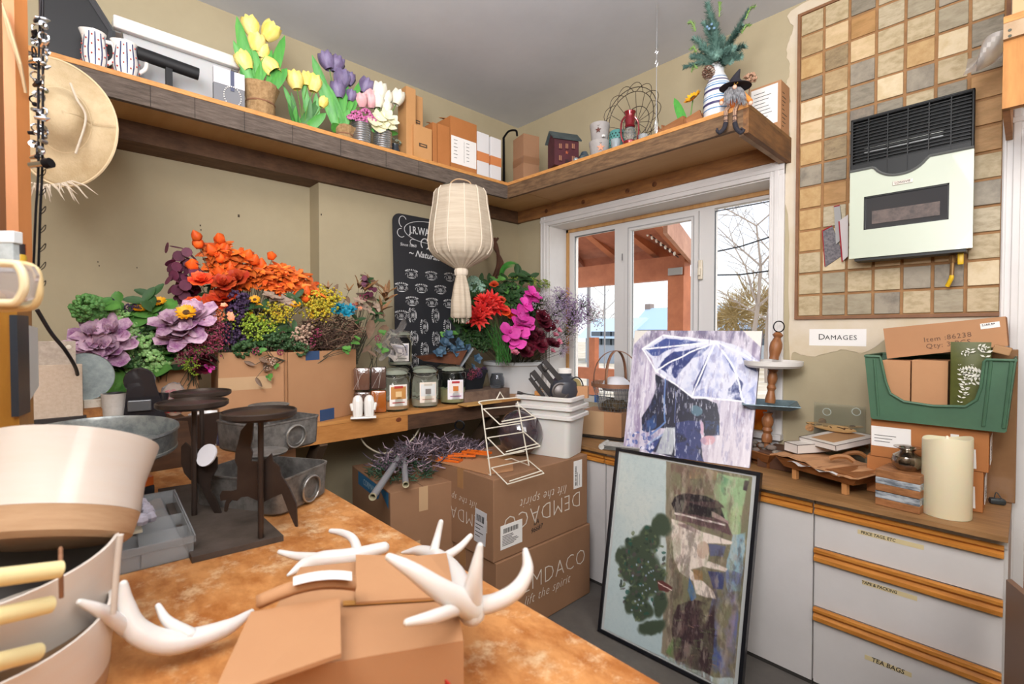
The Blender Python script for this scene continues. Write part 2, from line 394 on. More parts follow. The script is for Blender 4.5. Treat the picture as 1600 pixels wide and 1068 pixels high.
# ---- shelf bracket high above the door
sb=thing('door_shelf','wooden shelf box above the door at the upper right edge','shelf',(0,0,0))
y1,x0=2.5,at(1567,100,y=2.5).x
z_=lambda px,py:at(px,py,y=y1).z
MB().b2((x0,y1,z_(1567,170)),(x0+.07,y1+.03,z_(1567,66))).b2((x0,y1+.02,z_(1567,170)),(x0+.02,WALLB-.024,z_(1567,66))).obj('side_post',mat('pine_post','c58a48',.6,col2='ad7438',scale=5,stretch=(6,6,1)),sb)
MB().b2((x0,y1-.02,z_(1567,66)),(x0+.9,y1,z_(1567,42))).obj('front_rail',mat('rail_pale','c2a98c',.7,col2='ab8f70',scale=6),sb)
MB().b2((x0,y1-.02,z_(1567,42)+.001),(x0+.9,WALLB-.002,z_(1567,42)+.025)).obj('shelf_board',m_edge,sb)
MB().b2((x0+.07,y1+.05,z_(1567,170)),(x0+.9,WALLB-.024,z_(1567,170)+.02)).obj('bottom_board',mat('pine_dark','8c6036',.7),sb)
nl=MB()
for(a,b) in((1578,47),(1578,56)):q=at(a,b,y=y1-.021);nl.cyl((q.x,y1-.022,q.z),(q.x,y1-.019,q.z),.005,10)
nl.obj('screw',mat('screw_dark','4e4e44',.5,.5),sb)
MB().b2((x0+.02,y1+.02,z_(1567,42)+.026),(x0+.5,y1+.3,z_(1567,42)+.3),bev=.002).obj('box',mat('box_plain','c9a67c',.7),tag(thing('storage_box','pale box standing on the shelf above the door','box'),None,None))
# ---- cabinets under the counter
m_mel=mat('white_melamine','d9d5d3',.35,col2='d2cecb',scale=3)
m_oak=mat('oak_pull','cf8a3c',.45,col2='b06f2a',scale=7,stretch=(1,8,8))
CY=2.40
m_body=mat('cabinet_body','c8c4c0',.5)
def pull(x0,x1,z1,z0,par):
 h=z1-z0;pr_=[(0,0),(-.018,0),(-.018,.3*h),(-.010,.42*h),(-.006,.5*h),(-.010,.6*h),(-.019,.72*h),(-.019,.94*h),(-.014,h),(0,h)]
 n=len(pr_);vs_=[(x0,CY+a,z0+b) for a,b in pr_]+[(x1,CY+a,z0+b) for a,b in pr_]
 MB().add(vs_,[(i,(i+1)%n,n+(i+1)%n,n+i) for i in range(n)]+[tuple(range(n)),tuple(range(n,2*n))]).obj('pull',m_oak,par)
cab=thing('drawer_cabinet','white drawer cabinet with three labelled drawers and oak pulls','cabinet',(0,0,0))
DXA,DXB=-.626,-.048
MB().b2((DXA-.004,CY+.02,.0),(DXB+.01,2.93,.818)).b2((DXA,CY+.002,.795),(DXB+.008,CY+.02,.826)).obj('body',m_body,cab)
m_tape=mat('masking_tape','d9c89a',.6);m_ink=mat('marker_ink','2f2a26',.7)
for z0,z1,p0,txt,off,tw in((.617,.764,.806,'PRICE TAGS, ETC',-.05,.21),(.358,.56,.613,'TAPE & PACKING',-.055,.175),(.02,.30,.354,'TEA BAGS',-.07,.15)):
 dr=MB().b2((DXA,CY,z0),(DXB,CY+.02,z1)).b2((DXA,CY+.004,z1),(DXB,CY+.02,p0-.002)).obj('drawer_front',m_mel,cab)
 pull(DXA,DXB,p0,z1,dr)
 xc=(DXA+DXB)/2-.03;zc=z1-(.035 if z1>.5 else .08)
 dr_t=MB().box((xc,CY-.0006,zc),(tw,.0008,.018)).obj('tape_label',m_tape,dr)
 text(txt,.0165 if z1>.5 else .026,dr,m_ink,plane_M((xc-tw*.18 if z1>.5 else xc,CY-.0014,zc),(1,0,.0),(0,0,1)),'handwriting',bold=.0003,shear=.15,sx=.9)
MB().b2((DXA,CY+.004,.0),(DXB,CY+.03,.02)).obj('kick',mat('kick_dark','3a3734',.8),cab)
xe=DXA-.004
for k,(xa,label) in enumerate(((-1.17,'white base cabinet with one door right behind the framed cow print'),(-1.73,'white base cabinet mostly hidden behind the two leaning pictures'),(-2.29,'white base cabinet at the far end beside the stacked cartons'))):
 c2=thing('base_cabinet',label,'cabinet',(0,0,0),group='white base cabinets')
 MB().b2((xa,CY+.02,.0),(xe,2.93,.818)).b2((xa,CY+.004,.795),(xe,CY+.02,.826)).obj('body',m_body,c2)
 d2=MB().b2((xa+.003,CY,.02),(xe-.003,CY+.018,.764)).b2((xa+.003,CY+.004,.764),(xe-.003,CY+.018,.804)).obj('door',m_mel,c2)
 pull(xa+.003,xe-.003,.806,.764,d2)
 MB().b2((xa,CY+.004,.0),(xe,CY+.03,.02)).obj('kick',MATS['kick_dark'],c2)
 xe=xa-.003
m_ctr=mat('counter_board','a47b50',.5,col2='86623d',scale=4,stretch=(1.2,9,9),bump=.08)
ctop=MB().b2((-2.32,2.352,.832),(-.038,2.94,.85)).obj('countertop',[m_ctr])
tag(ctop,'brown wood grain counter board running over the white cabinets','countertop')
ul=MB().b2((-2.32,2.375,.8265),(-.04,2.94,.8315)).obj('counter_edge',mat('white_edge','dcd8d8',.4),ctop)
# ============================================================ BENCHES
m_osb=mat('worn_bench_top','cc8f55',.42,col2='a5652f',scale=11,bump=.05,contrast=(.40,.62),stretch=(1,1.6,1))
nt=m_osb.node_tree;b_=nt.nodes['Principled BSDF']
tn=nt.nodes.new('ShaderNodeTexNoise');tn.inputs['Scale'].default_value=16;tn.inputs['Detail'].default_value=10;tn.inputs['Roughness'].default_value=.75
tcn=nt.nodes.new('ShaderNodeTexCoord');nt.links.new(tcn.outputs['Object'],tn.inputs[0])
rp=nt.nodes.new('ShaderNodeValToRGB');rp.color_ramp.elements[0].position=.52;rp.color_ramp.elements[1].position=.70
nt.links.new(tn.outputs['Fac'],rp.inputs[0]);mx=nt.nodes.new('ShaderNodeMixRGB');mx.inputs[2].default_value=lin('dfc096')
nt.links.new(rp.outputs[0],mx.inputs[0]);nt.links.new(b_.inputs['Base Color'].links[0].from_socket,mx.inputs[1]);nt.links.new(mx.outputs[0],b_.inputs['Base Color'])
ZB=1.05
wbn=thing('workbench','large worn orange-brown particle board workbench top in the foreground','workbench',(0,0,0))
MB().b2((-2.47,-1.3,ZB-.035),(1.0,.62,ZB),bev=.002).obj('bench_top',m_osb,wbn)
m_leg=mat('rough_stud','8a6a48',.8,col2='6b4f35',scale=6,stretch=(6,6,1))
for x,y in((-2.42,.53),(.9,.53),(-2.42,-1.2),(.9,-1.2)):
 MB().box((x,y,(ZB-.035)/2),(.085,.085,ZB-.036)).obj('leg',m_leg,wbn)
ZS=1.083
m_pine=mat('pine_shelf','c98f50',.5,col2='a9713a',scale=3,stretch=(6,1.2,6),bump=.1)
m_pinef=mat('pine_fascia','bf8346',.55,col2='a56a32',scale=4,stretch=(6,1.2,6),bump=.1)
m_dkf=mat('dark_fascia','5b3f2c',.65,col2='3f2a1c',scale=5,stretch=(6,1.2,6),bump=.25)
wsh=thing('wall_bench','pine shelf bench along the left wall carrying the flower cartons and candle jars','bench',(0,0,0))
MB().b2((WALLA+.001,-1.3,ZS-.02),(-2.50,2.935,ZS),bev=.0015).b2((WALLA-.148,-1.3,ZS-.02),(WALLA,JY-.002,ZS)).obj('bench_board',m_pine,wsh)
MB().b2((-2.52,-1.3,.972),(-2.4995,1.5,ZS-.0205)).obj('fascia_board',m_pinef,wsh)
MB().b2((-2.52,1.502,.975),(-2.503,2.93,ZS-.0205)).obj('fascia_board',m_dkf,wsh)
kb=MB().lathe([(0,.001),(.011,.0008),(.0145,-.0005)],14,(-2.4995,1.44,1.042),axis=(1,0,0),sx=1.4);kb.obj('wood_knot',mat('knot_brown','6b3416',.6),wsh)
for y in(1.0,-.3,2.2):
 M=Matrix.Translation((-2.76,y,.73))@Matrix.Rotation(math.radians(-48),4,'Y')
 MB().box((0,0,0),(.70,.04,.085),M=M).obj('brace',mat('brace_dark','54402e',.8,col2='3d2d20',scale=5),wsh)
p=at(740,634,x=-2.5)
MB().b2((-2.502,p.y-.13,ZS+.0002),(-2.40,p.y+.16,ZS+.009)).obj('shim_board',mat('shim_pale','cc9c5c',.5),tag(thing('wood_offcut','thin pale wood offcut poking out past the shelf bench above the wire rack','wood'),None,None))
rs=thing('wooden_riser','dark stained wooden riser behind the galvanized tray','riser',(-2.27,-.3,ZB))
MB().b2((-.35,-.7,.001),(.13,.66,.02)).b2((.11,-.7,.02),(.13,.66,.155)).b2((-.35,-.7,.155),(.13,.66,.17)).obj('riser_box',mat('riser_dark','5a3d28',.6,col2='432c1c',scale=4,stretch=(6,1,6)),rs)
ZR=ZB+.171
# ============================================================ CARTONS
m_card=tint_mat('cardboard','b98a62',.06,rough=.75,col2='b0805a',scale=2,bump=.06,bscale=60)
m_cardd=tint_mat('cardboard_dark','9a7355',.05,rough=.75,col2='8e694d',scale=2,bump=.06,bscale=60)
m_cardo=tint_mat('cardboard_orange','b37340',.05,rough=.6,col2='a56836',scale=3)
m_tapeb=mat('brown_tape','ad8055',.25,col2='a0764e',scale=4)
m_tapec=mat('clear_tape','c3a17c',.15)
m_paper=mat('paper_label','ebe8e4',.6)
m_black=mat('print_black','2b2827',.7)
m_seam=mat('seam_shadow','5e4632',.9)
def carton(label,p0,p1,z0,h,depth,m_,side=1,open_=False,flap=.09,cat='carton',tape=True,name='carton',group=None,seam=True):
 """p0->p1: front bottom edge (left, right seen from the front); depth goes away behind it"""
 p0=Vector((p0[0],p0[1],z0));p1=Vector((p1[0],p1[1],z0));ux=(p1-p0);w=ux.length;ang=math.atan2(ux.y,ux.x)
 c=(p0+p1)/2+Vector((-ux.y,ux.x,0)).normalized()*side*depth/2
 t=thing(name,label,cat,c,ang,group)
 x,y=w/2,depth/2
 if open_:
  b=MB();th=.004
  b.b2((-x,-y,0),(x,y,th));b.b2((-x,-y,0),(-x+th,y,h));b.b2((x-th,-y,0),(x,y,h));b.b2((-x,-y,0),(x,-y+th,h));b.b2((-x,y-th,0),(x,y,h))
  b.obj('body',m_,t)
 else:
  MB().b2((-x,-y,0),(x,y,h),bev=.003).obj('body',m_,t)
  if seam:MB().b2((-x+.002,-.0012,h-.001),(x-.002,.0012,h+.0006)).obj('seam',m_seam,t)
 if tape and not open_:
  MB().b2((-x-.0008,-.026,h-.07),(x+.0008,.026,h+.0009)).obj('tape',m_tapeb,t)
 return t,x,y
def front_M(x,y,z,face='front',rot=0):
 """matrix on a carton's face: local origin at (x or y, z)"""
 if face=='front':M=plane_M((x,y,z),(1,0,0),(0,0,1))
 elif face=='left':M=plane_M((x,y,z),(0,-1,0),(0,0,1))
 elif face=='right':M=plane_M((x,y,z),(0,1,0),(0,0,1))
 return M@Matrix.Rotation(rot,4,'Z')
def label_block(par,M,w,h,bars=True,lines=4,name='paper_label',m_=None):
 """shipping label: white sheet with barcode bars and thin text lines; local xy plane M"""
 MB().box((0,0,0),(w,h,.0012),M=M).obj(name,m_ or m_paper,par)
 b=MB()
 if bars:
  x=-w*.38
  while x<w*.3:
   q=rnd.choice([.0015,.003,.004]);b.box((0,0,0),(q,h*.2,.0006),M=M@Matrix.Translation((x,h*.25,.0009)));x+=q+rnd.choice([.002,.004])
 for i in range(lines):
  ww=w*rnd.uniform(.4,.75);b.box((0,0,0),(ww,h*.018+.0008,.0006),M=M@Matrix.Translation((-w*.42+ww/2,h*.05-i*h*.46/lines,.0009)))
 tag(b.obj('print',m_black,par),None,None,kind='stuff')
m_ltr=mat('demdaco_print','d9cfc2',.7)
def demdaco(label,corner,z0,h,w1,w2,rz,flip):
 t=thing('carton',label,'carton',(corner[0],corner[1],z0),rz)
 MB().b2((-w1,0,0),(0,w2,h),bev=.004).obj('body',m_cardd,t)
 MB().b2((-w1/2-.0012,.002,h-.001),(-w1/2+.0012,w2-.002,h+.0008)).obj('seam',m_seam,t)
 tp=MB().b2((-w1/2-.025,-.001,h-.10),(-w1/2+.025,0.001,h+.0009)).b2((-w1/2-.025,0,h),(-w1/2+.025,w2,h+.0009));tp.obj('tape',m_tapeb,t)
 r=PI if flip else 0
 for face,L in(('L',w1),('R',w2)):
  base=plane_M((0,0,0),(1,0,0),(0,0,1))@Matrix.Translation((-w1/2+.0,h/2,.0012)) if face=='L' else plane_M((0,0,0),(0,1,0),(0,0,1))@Matrix.Translation((w2/2,h/2,.0012))
  s_=.128 if face=='R' else .10
  M=base@Matrix.Translation((0 if flip else .02,(-.035 if flip else .03),0))@Matrix.Rotation(r,4,'Z')
  text('DEMDACO',s_,t,m_ltr,M,sx=.92 if face=='R' else .88,spacing=1.08,bold=-.0028)
  M2=base@Matrix.Translation((-.0 if flip else .0,(.045 if flip else-.055),0))@Matrix.Rotation(r,4,'Z')
  text('lift the spirit',s_*.56,t,m_ltr,M2,shear=.35,sx=.85,spacing=1.15,bold=-.0012)
 return t
cz=.83
up_=demdaco('brown printed carton with upside-down white lettering, upper one of the stacked pair on the floor',(-1.775,1.54),.42,.41,.535,.735,0,True)
label_block(up_,plane_M((.0012,.12,.11),(0,1,.0),(0,0,1)),.15,.12,lines=7)
label_block(up_,plane_M((.0012,.645,.31),(0,1,0),(0,0,1))@Matrix.Rotation(PI/2,4,'Z'),.16,.075,lines=2)
q=label_block(up_,plane_M((-.10,-.0012,.15),(1,0,0),(0,0,1))@Matrix.Rotation(-.08,4,'Z'),.09,.17,lines=4,m_=mat('silver_label','c9c9cc',.3))
text('LA\n96687',.036,up_,m_black,plane_M((.0012,.30,.105),(0,1,0),(0,0,1))@Matrix.Rotation(.1,4,'Z'),'handwriting',shear=.3)
lo_=demdaco('brown printed carton with upright white lettering, lower one of the stacked pair on the floor',(-1.765,1.55),.002,.415,.54,.74,0,False)
fl=thing('cardboard_sheet','loose sheet of cardboard lying on the upper printed carton beneath the orange clips','cardboard',(-2.07,1.71,.8325),.1)
MB().prism([(-.23,-.17),(.20,-.16),(.25,-.02),(.14,.1),(-.2,.12)],0,.004).obj('sheet',m_card,fl)
cn=thing('carton','brown carton with a blue printed stripe under the wall bench, grey pipes on it','carton',(-2.17,1.20,.002),math.radians(-8))
MB().b2((-.62,0,0),(0,.36,.745),bev=.003).obj('body',m_cardd,cn)
MB().b2((-.61,.179,.744),(0,.181,.7462)).obj('seam',m_seam,cn)
MB().b2((0,.155,.62),(.0015,.205,.7465)).obj('tape',m_tapec,cn);MB().b2((0,.10,.36),(.0015,.16,.47)).obj('tape',m_tapec,cn)
m_blue=mat('blue_print','2a6a94',.6)
MB().add([(-.50,-.0015,.74),(-.02,-.0015,.74),(-.02,-.0015,.66),(-.13,-.0015,.72),(-.17,-.0015,.665),(-.50,-.0015,.665)],[(0,1,2,3,4,5)]).obj('blue_stripe',m_blue,cn)
text('CORMAN',.05,cn,mat('stripe_print','8aa3ad',.7),plane_M((-.31,-.0022,.70),(1,0,0),(0,0,1)),sx=.9)
for k,(a,b,r,lab) in enumerate(((at(582,776,t=2.27),at(640,692,t=3.0),.0125*1.45,'thicker grey plastic pipe with a cream lined open end'),(at(634,757,t=2.40),at(630,700,t=2.9),.0115*1.4,'shorter grey plastic pipe with an open end beside the thicker one'))):
 t=thing('grey_pipe',lab,'pipe',a);d=b-a;L=d.length;d.normalize();A,B,D=frame(d)
 o=MB();n=20
 for(r1,r2,nm,mm,z0,z1) in((r,r,'outer',mat('grey_pvc','8b8c90',.35),0.004,L),):
  MB().tube([d*z0,d*z1],r,n,caps=False).obj('pipe_wall',mm,t,smooth=True)
 rim=MB();pr_=[(r*.74,.06),(r*.74,0),(r*1.02,-.001),(r*1.02,.005)]
 rim.lathe(pr_,n,(0,0,0),axis=d);rim.obj('open_end',mat('pipe_cream','b5ab8c',.5),t,smooth=True)
 MB().lathe([(0,.06),(r*.74,.06)],n,axis=d).obj('bore',mat('bore_dark','54401f',.8),t)
def crv(pts,n=24):
 P_=[Vector(p) for p in pts];out=[]
 P_=[P_[0]*2-P_[1]]+P_+[P_[-1]*2-P_[-2]]
 for i in range(1,len(P_)-2):
  for k in range(n):
   t=k/n;a,b,c,d=P_[i-1:i+3]
   out.append(.5*((2*b)+(c-a)*t+(2*a-5*b+4*c-d)*t*t+(3*b-a-3*c+d)*t*t*t))
 out.append(P_[-2]);return out
cb=MB().tube(crv([at(563,684,x=-2.56),at(575,698,x=-2.58),at(598,708,x=-2.6),at(625,700,x=-2.6),at(645,685,x=-2.58),at(656,668,x=-2.56)],8),.005,8)
tag(cb.obj('cable',mat('cream_cable','cfc3ad',.5),None,smooth=True),'cream electrical cable drooping in a loop below the wall bench','cable')
# ============================================================ ON THE WALL BENCH
cartA,xa,ya=carton('open brown carton full of berry sprays, left of the larger one',(-2.50,.525),(-2.47,.80),ZS,.375,.30,m_card,open_=True)
MB().b2((-xa,-ya-.001,.2),(-xa+.22,-ya-.0002,.26)).obj('tape',m_tapec,cartA)
cartB,xb,yb=carton('larger open brown carton with blue tape patches, twig nest spilling over its top',(-2.455,.81),(-2.635,1.245),ZS,.37,.29,m_card,open_=True)
m_btape=mat('blue_tape','2f4a72',.4)
MB().b2((-xb+.11,-yb-.001,.325),(-xb+.2,-yb-.0002,.371)).obj('tape',m_btape,cartB)
MB().b2((-xb+.20,-yb-.001,0),(-xb+.30,-yb-.0002,.06)).obj('tape',m_btape,cartB)
m_film=mat('crinkled_film','b9a79a',.08,trans=0,metal=0,bump=1.0,bscale=28,coat=1,spec=.8)
for(px,py,c_,lab) in((566,640,'4a2c1e','dark brown block in clear wrap, bottom of the left column beside the carton'),(592,640,'a3581f','amber brown block in clear wrap, bottom of the right column'),(566,602,'6a4a3c','dark brown block in clear wrap, upper one of the left column'),(592,602,'574038','dull brown block in clear wrap, upper one of the right column')):
 zb_=ZS if py>620 else ZS+.137
 p=at(px,644,z=ZS);p=Vector((-2.60,at(px,640,x=-2.60).y,zb_))
 t=thing('wrapped_block',lab,'candle',p,math.radians(60))
 M_=mat('wrapped_'+c_,c_,.12,bump=.9,bscale=22,coat=1.0,spec=.9)
 b=MB().box((0,0,.067),(.088,.088,.128),bev=.01);b.obj('block',M_,t,smooth=True)
 w=MB()
 for k in range(3):
  a=rnd.uniform(0,6.28);r_=.05
  w.tube([(-.044+rnd.uniform(0,.09),-.0455,.01),(-.03+rnd.uniform(0,.06),-.0465,.12)],.0006,4)
 tag(w.obj('crease_glint',mat('film_glint','d8d2cc',.15,.2),t),None,None,kind='stuff')  # thin pale tubes stand in for glints along the film creases
m_jar=mat('jar_glass','e8efe9',.02,trans=1.0,ior=1.25,spec=.6)
m_wire=mat('clamp_wire','b5b5b0',.3,.9)
def clip_jar(label,p,s,rz,wax,lab_cols,detail=True):
 t=thing('candle_jar',label,'jar',p,rz,'glass clip-lid candle jars')
 H=.255*s;R=.083*s
 def sq(th,z):return 1+.07*math.cos(4*th)*(1 if .02*s<z<.175*s else 0)*-1
 prof=[(0,.002),(R*.9,.002),(R,.02*s),(R,.165*s),(R*.86,.19*s),(R*.8,.2*s),(R*.8,.212*s)]
 MB().lathe(prof,32,wob=sq).obj('jar_glass',m_jar,t,smooth=True)
 inner=[(0,.012),(R*.86,.012),(R*.94,.025*s),(R*.94,.163*s),(R*.8,.187*s),(R*.74,.212*s),(R*.8,.212*s)]
 MB().lathe([(0,.013),(R*.9,.013),(R*.925,.03*s),(R*.925,wax[1]*s),(0,wax[1]*s)],32,wob=sq).obj('wax',mat('wax_'+wax[0],wax[0],.5,sss=.2),t,smooth=True)
 MB().lathe([(R*.8,.214*s),(R*.88,.217*s),(R*.88,.226*s),(R*.7,.238*s),(R*.3,.243*s),(0,.244*s)],32).obj('lid',mat('lid_glass','c3cbb9',.12,trans=.55,ior=1.3),t,smooth=True)
 w=MB();w.tube([(R*.83*math.cos(a*PI/12),R*.83*math.sin(a*PI/12),.205*s) for a in range(24)],.0016,5,closed=True);w.obj('wire_band',m_wire,t,smooth=True)
 w=MB();w.tube([(R*.84,0,.205*s),(R*1.05,.0,.2*s),(R*1.08,0,.17*s),(R*.98,.0,.15*s)],.002,5);w.tube([(R*.84,.012,.205*s),(R*1.02,.012,.225*s),(R*.8,.012,.24*s),(R*.3,0,.248*s)],.0018,5)
 w.obj('clip',m_wire,t,smooth=True)
 def lab_(a0,a1,z0,z1,off,name,col):
  MB().sheet(lambda u,v:((R*(1-.07*math.cos(4*(a0+(a1-a0)*u)))+off)*math.cos(a0+(a1-a0)*u),(R*(1-.07*math.cos(4*(a0+(a1-a0)*u)))+off)*math.sin(a0+(a1-a0)*u),z0+(z1-z0)*v),10,1).obj(name,mat('lab_'+col,col,.5),t)
 ac=-PI/2;hw=.62
 lab_(ac-hw,ac+hw,.035*s,.16*s,.0015,'label',lab_cols[0])
 lab_(ac-hw*.85,ac+hw*.85,.075*s,.148*s,.0025,'label_picture',lab_cols[1])
 lab_(ac-hw*.5,ac+hw*.5,.138*s,.152*s,.0032,'label_banner',lab_cols[2])
 if len(lab_cols)>3:lab_(ac-hw*.35,ac+hw*.35,.088*s,.12*s,.0032,'label_motif',lab_cols[3])
 lab_(ac-hw*.7,ac+hw*.7,.052*s,.058*s,.0028,'label_line',lab_cols[4] if len(lab_cols)>4 else '8a7a70')
 return t
face=lambda p:math.atan2(-p[1],-p[0])+PI/2
def fz(p,a=0):return math.atan2(p[1],p[0])-PI/2+a
J=[('with an amber picture label, nearest of the front row',(-2.60,1.475),('e0b48c',.06),('f0e9e2','c48a4a','b43a2e','e2c08c','b5483a')),('with a white snowy label, middle of the front row',(-2.60,1.685),('cfc4b2',.05),('efe2d4','dcdcda','c9c0b2','7d7570','c9a08c')),('with an orange fruit label, far end of the front row',(-2.60,1.90),('b8b48a',.10),('f2ecf2','efe3de','b8343a','d07a38','a0508c'))]
for lb,p,wx,lc in J:clip_jar('glass clip-lid candle jar '+lb,(p[0],p[1],ZS),1,fz(p,.25),wx,lc)
for k,y in enumerate((1.40,1.60,1.80,2.0)):clip_jar(['glass clip-lid jar in the back row behind the amber label one','glass clip-lid jar in the back row under the stacked jar','glass clip-lid jar in the back row behind the white label one','glass clip-lid jar in the back row behind the fruit label one'][k],(-2.80,y,ZS),1,fz((-2.8,y),.2),('b8b09a',.08),('dcd8d0','b5b0a8','9a948c'))
clip_jar('glass clip-lid jar with a grey winter label stacked on top of the back row',(-2.79,1.62,ZS+.25),.92,fz((-2.79,1.62),.1),('cfcac2',.03),('e0dad6','8c8890','b8bccb','d9d6d8','8a8480'))
sp=thing('cactus_shaker_set','small white ceramic cactus salt and pepper shakers on a little tray','shakers',at(568,653,z=ZS),fz(at(568,653,z=ZS)))
m_cer=mat('white_ceramic','eeeae4',.25,coat=.5)
MB().box((0,0,.006),(.135,.06,.010),bev=.004).obj('tray',m_cer,sp,smooth=True)
for s_ in(-1,1):
 b=MB().lathe([(0,.012),(.024,.012),(.026,.04),(.0265,.09),(.022,.112),(.012,.124),(0,.127)],20,(s_*.03,0,0),wob=lambda t,z:1+.04*math.cos(10*t))
 b.tube([(s_*.03,0,.045),(s_*.058,0,.05),(s_*.062,0,.075)],[.009,.010,.009],8);b.sph((s_*.062,0,.076),.009,8)
 b.obj('shaker',m_cer,sp,smooth=True)
BX=-2.97;q0=at(620,590,x=BX);q1=at(720,340,x=BX);Lb=.60;Zt=at(640,333,x=BX).z-.0
wt=thing('display_board','tall black display board with rounded corners and white emblem print leaning by the lantern','sign',(BX,q0.y+Lb/2,ZS+.001),PI/2,rot=(math.radians(-2.2),0,PI/2))
HB=Zt-ZS;r_=.06
poly=[(-Lb/2,0),(Lb/2,0)]
for cx,a0 in((Lb/2-r_,0),(-Lb/2+r_,PI/2)):
 for k in range(7):a=a0+k*PI/12;poly.append((cx+r_*math.cos(a),HB-r_+r_*math.sin(a)))
m_board=mat('black_board','2b2c30',.45)
MB().prism(poly,-.006,0,M=plane_M((0,0,0),(1,0,0),(0,0,1))).obj('board',m_board,wt)
m_wp=mat('white_print','d9d9d9',.6)
FM=plane_M((0,-.0012,0),(1,0,0),(0,0,1))
def T_(x,z,r=0,s=1):return FM@Matrix.Translation((x,z,.0))@Matrix.Rotation(r,4,'Z')@Matrix.Scale(s,4)
s0=-Lb/2
text('J.R.WATKINS',.075,wt,m_wp,T_(s0+.29,HB-.105),bold=.001,sx=.74)
text('Since 1868',.03,wt,m_wp,T_(s0+.12,HB-.215),shear=.1)
text('~ Naturals ~',.062,wt,m_wp,T_(s0+.28,HB-.275,-.06),shear=.35,bold=.001)
em=MB()
def ring(mb,cx,cz,rx,rz_,a0,a1,r,M,n=28):
 mb.tube([M@Vector((cx+rx*math.cos(a0+(a1-a0)*k/n),cz+rz_*math.sin(a0+(a1-a0)*k/n),0)) for k in range(n+1)],r,4,caps=True)
ring(em,s0+.29,HB-.105,.20,.078,0,2*PI,.0022,FM);ring(em,s0+.08,HB-.055,.03,.04,.5,4.4,.0025,FM);ring(em,s0+.065,HB-.135,.03,.03,1.5,5.5,.0025,FM)
ring(em,s0+.26,HB-.19,.035,.038,-1.2,4.0,.004,FM);ring(em,s0+.28,HB-.19,.02,.026,-1.5,2,.003,FM);ring(em,s0+.36,HB-.19,.035,.02,-2.5,1.5,.0022,FM);ring(em,s0+.16,HB-.19,.025,.022,1,5,.0022,FM)
tag(em.obj('emblem',m_wp,wt),None,None,kind='stuff')
e2=MB();M0=Matrix.Identity(4)
ring(e2,0,0,.018,.018,0,2*PI,.0014,M0,16);ring(e2,0,0,.008,.008,0,2*PI,.003,M0,10)
for s_ in(-1,1):
 ring(e2,s_*.034,.005,.018,.02,-2.2,2.2,.0013,M0,12);ring(e2,s_*.05,-.004,.012,.014,-1,3.5,.0012,M0,8)
for k in range(9):a=PI*.12+PI*.76*k/8;e2.box((.062*math.cos(a),.022+.02*math.sin(a),0),(.007,.013,.002),rz=a-PI/2)
e2.box((0,-.03,0),(.05,.007,.002));ring(e2,0,-.008,.05,.026,PI*1.15,PI*1.85,.0015,M0,12)
eme=e2.mesh('small_emblem',m_wp)
k=0
def em_at(px,py,rot=0):
 p=at(px,py-2,x=BX+.01);x_=p.y-(q0.y+Lb/2);z_=p.z-ZS
 if abs(x_)>Lb/2-.05 or z_<.03:return
 o=bpy.data.objects.new('small_emblem',eme);COL.objects.link(o);o.parent=wt
 o.matrix_local=plane_M((0,-.0022,0),(1,0,0),(0,0,1))@Matrix.Translation((x_,z_,0))@Matrix.Rotation(rot,4,'Z')@Matrix.Scale(.8,4)
for(px,py) in((648,430),(679,433),(708,435),(632,451),(663,453),(693,455),(648,473),(679,475),(706,477),(631,495)):em_at(px,py)
for(px,py) in((649,494),(685,495),(667,512),(651,530),(685,531),(667,548),(651,566),(703,512),(703,548)):em_at(px,py,PI/2)
rt=thing('wooden_box','low weathered wooden box turned upside down at the far end of the wall bench','box',(-2.605,2.13,ZS+.001),PI/2)
m_rust=mat('weathered_tray','7d6656',.8,col2='5d4a3e',scale=14,bump=.3)
b=MB().b2((-.20,-.095,.066),(.20,.095,.074));b.b2((-.20,-.095,0),(.20,-.085,.066)).b2((-.20,.085,0),(.20,.095,.066)).b2((-.20,-.085,0),(-.19,.085,.066)).b2((.19,-.085,0),(.20,.085,.066));b.obj('box_body',m_rust,rt)
bp_=thing('black_planter','black rectangular metal planter standing on the weathered low box','planter',(-2.66,2.06,ZS+.076),PI/2-.1)
b=MB();b.add([(-.10,-.05,0),(.10,-.05,0),(.10,.05,0),(-.10,.05,0),(-.125,-.068,.12),(.125,-.068,.12),(.125,.068,.12),(-.125,.068,.12)],[(0,1,2,3),(0,1,5,4),(1,2,6,5),(2,3,7,6),(3,0,4,7),(4,5,6,7)]);b.obj('body',mat('black_metal','222529',.4,.3),bp_)
b=MB().b2((-.13,-.072,.112),(.13,-.066,.132)).b2((-.13,.066,.112),(.13,.072,.132)).b2((-.13,-.07,.112),(-.124,.07,.132)).b2((.124,-.07,.112),(.13,.07,.132));b.obj('rim',MATS['black_metal'],bp_)
gc=thing('glass_cup','small squat smoked glass votive cup beside the white tub','glass',(-2.575,2.27,ZS+.076))
MB().lathe([(0,0),(.045,0),(.052,.02),(.052,.065),(.042,.09),(.042,.10),(.037,.10),(.037,.088),(.046,.062),(.046,.02),(0,.008)],24).obj('cup',mat('smoke_glass','8b8f95',.03,trans=.85,ior=1.3),gc,smooth=True)
bp2=thing('wooden_planter','dark brown wooden planter with a grey end piece on top of the candle jars','planter',(-2.72,1.89,ZS+.247),fz((-2.72,1.89),.15))
b=MB();b.add([(-.12,-.045,.03),(.12,-.045,0),(.12,.045,0),(-.12,.045,.03),(-.17,-.06,.06),(.17,-.06,.10),(.17,.06,.10),(-.17,.06,.06)],[(0,1,2,3),(0,1,5,4),(1,2,6,5),(2,3,7,6),(3,0,4,7),(4,5,6,7)])
b.obj('body',mat('dark_walnut','4a2a1c',.45,col2='6d4028',scale=8),bp2)
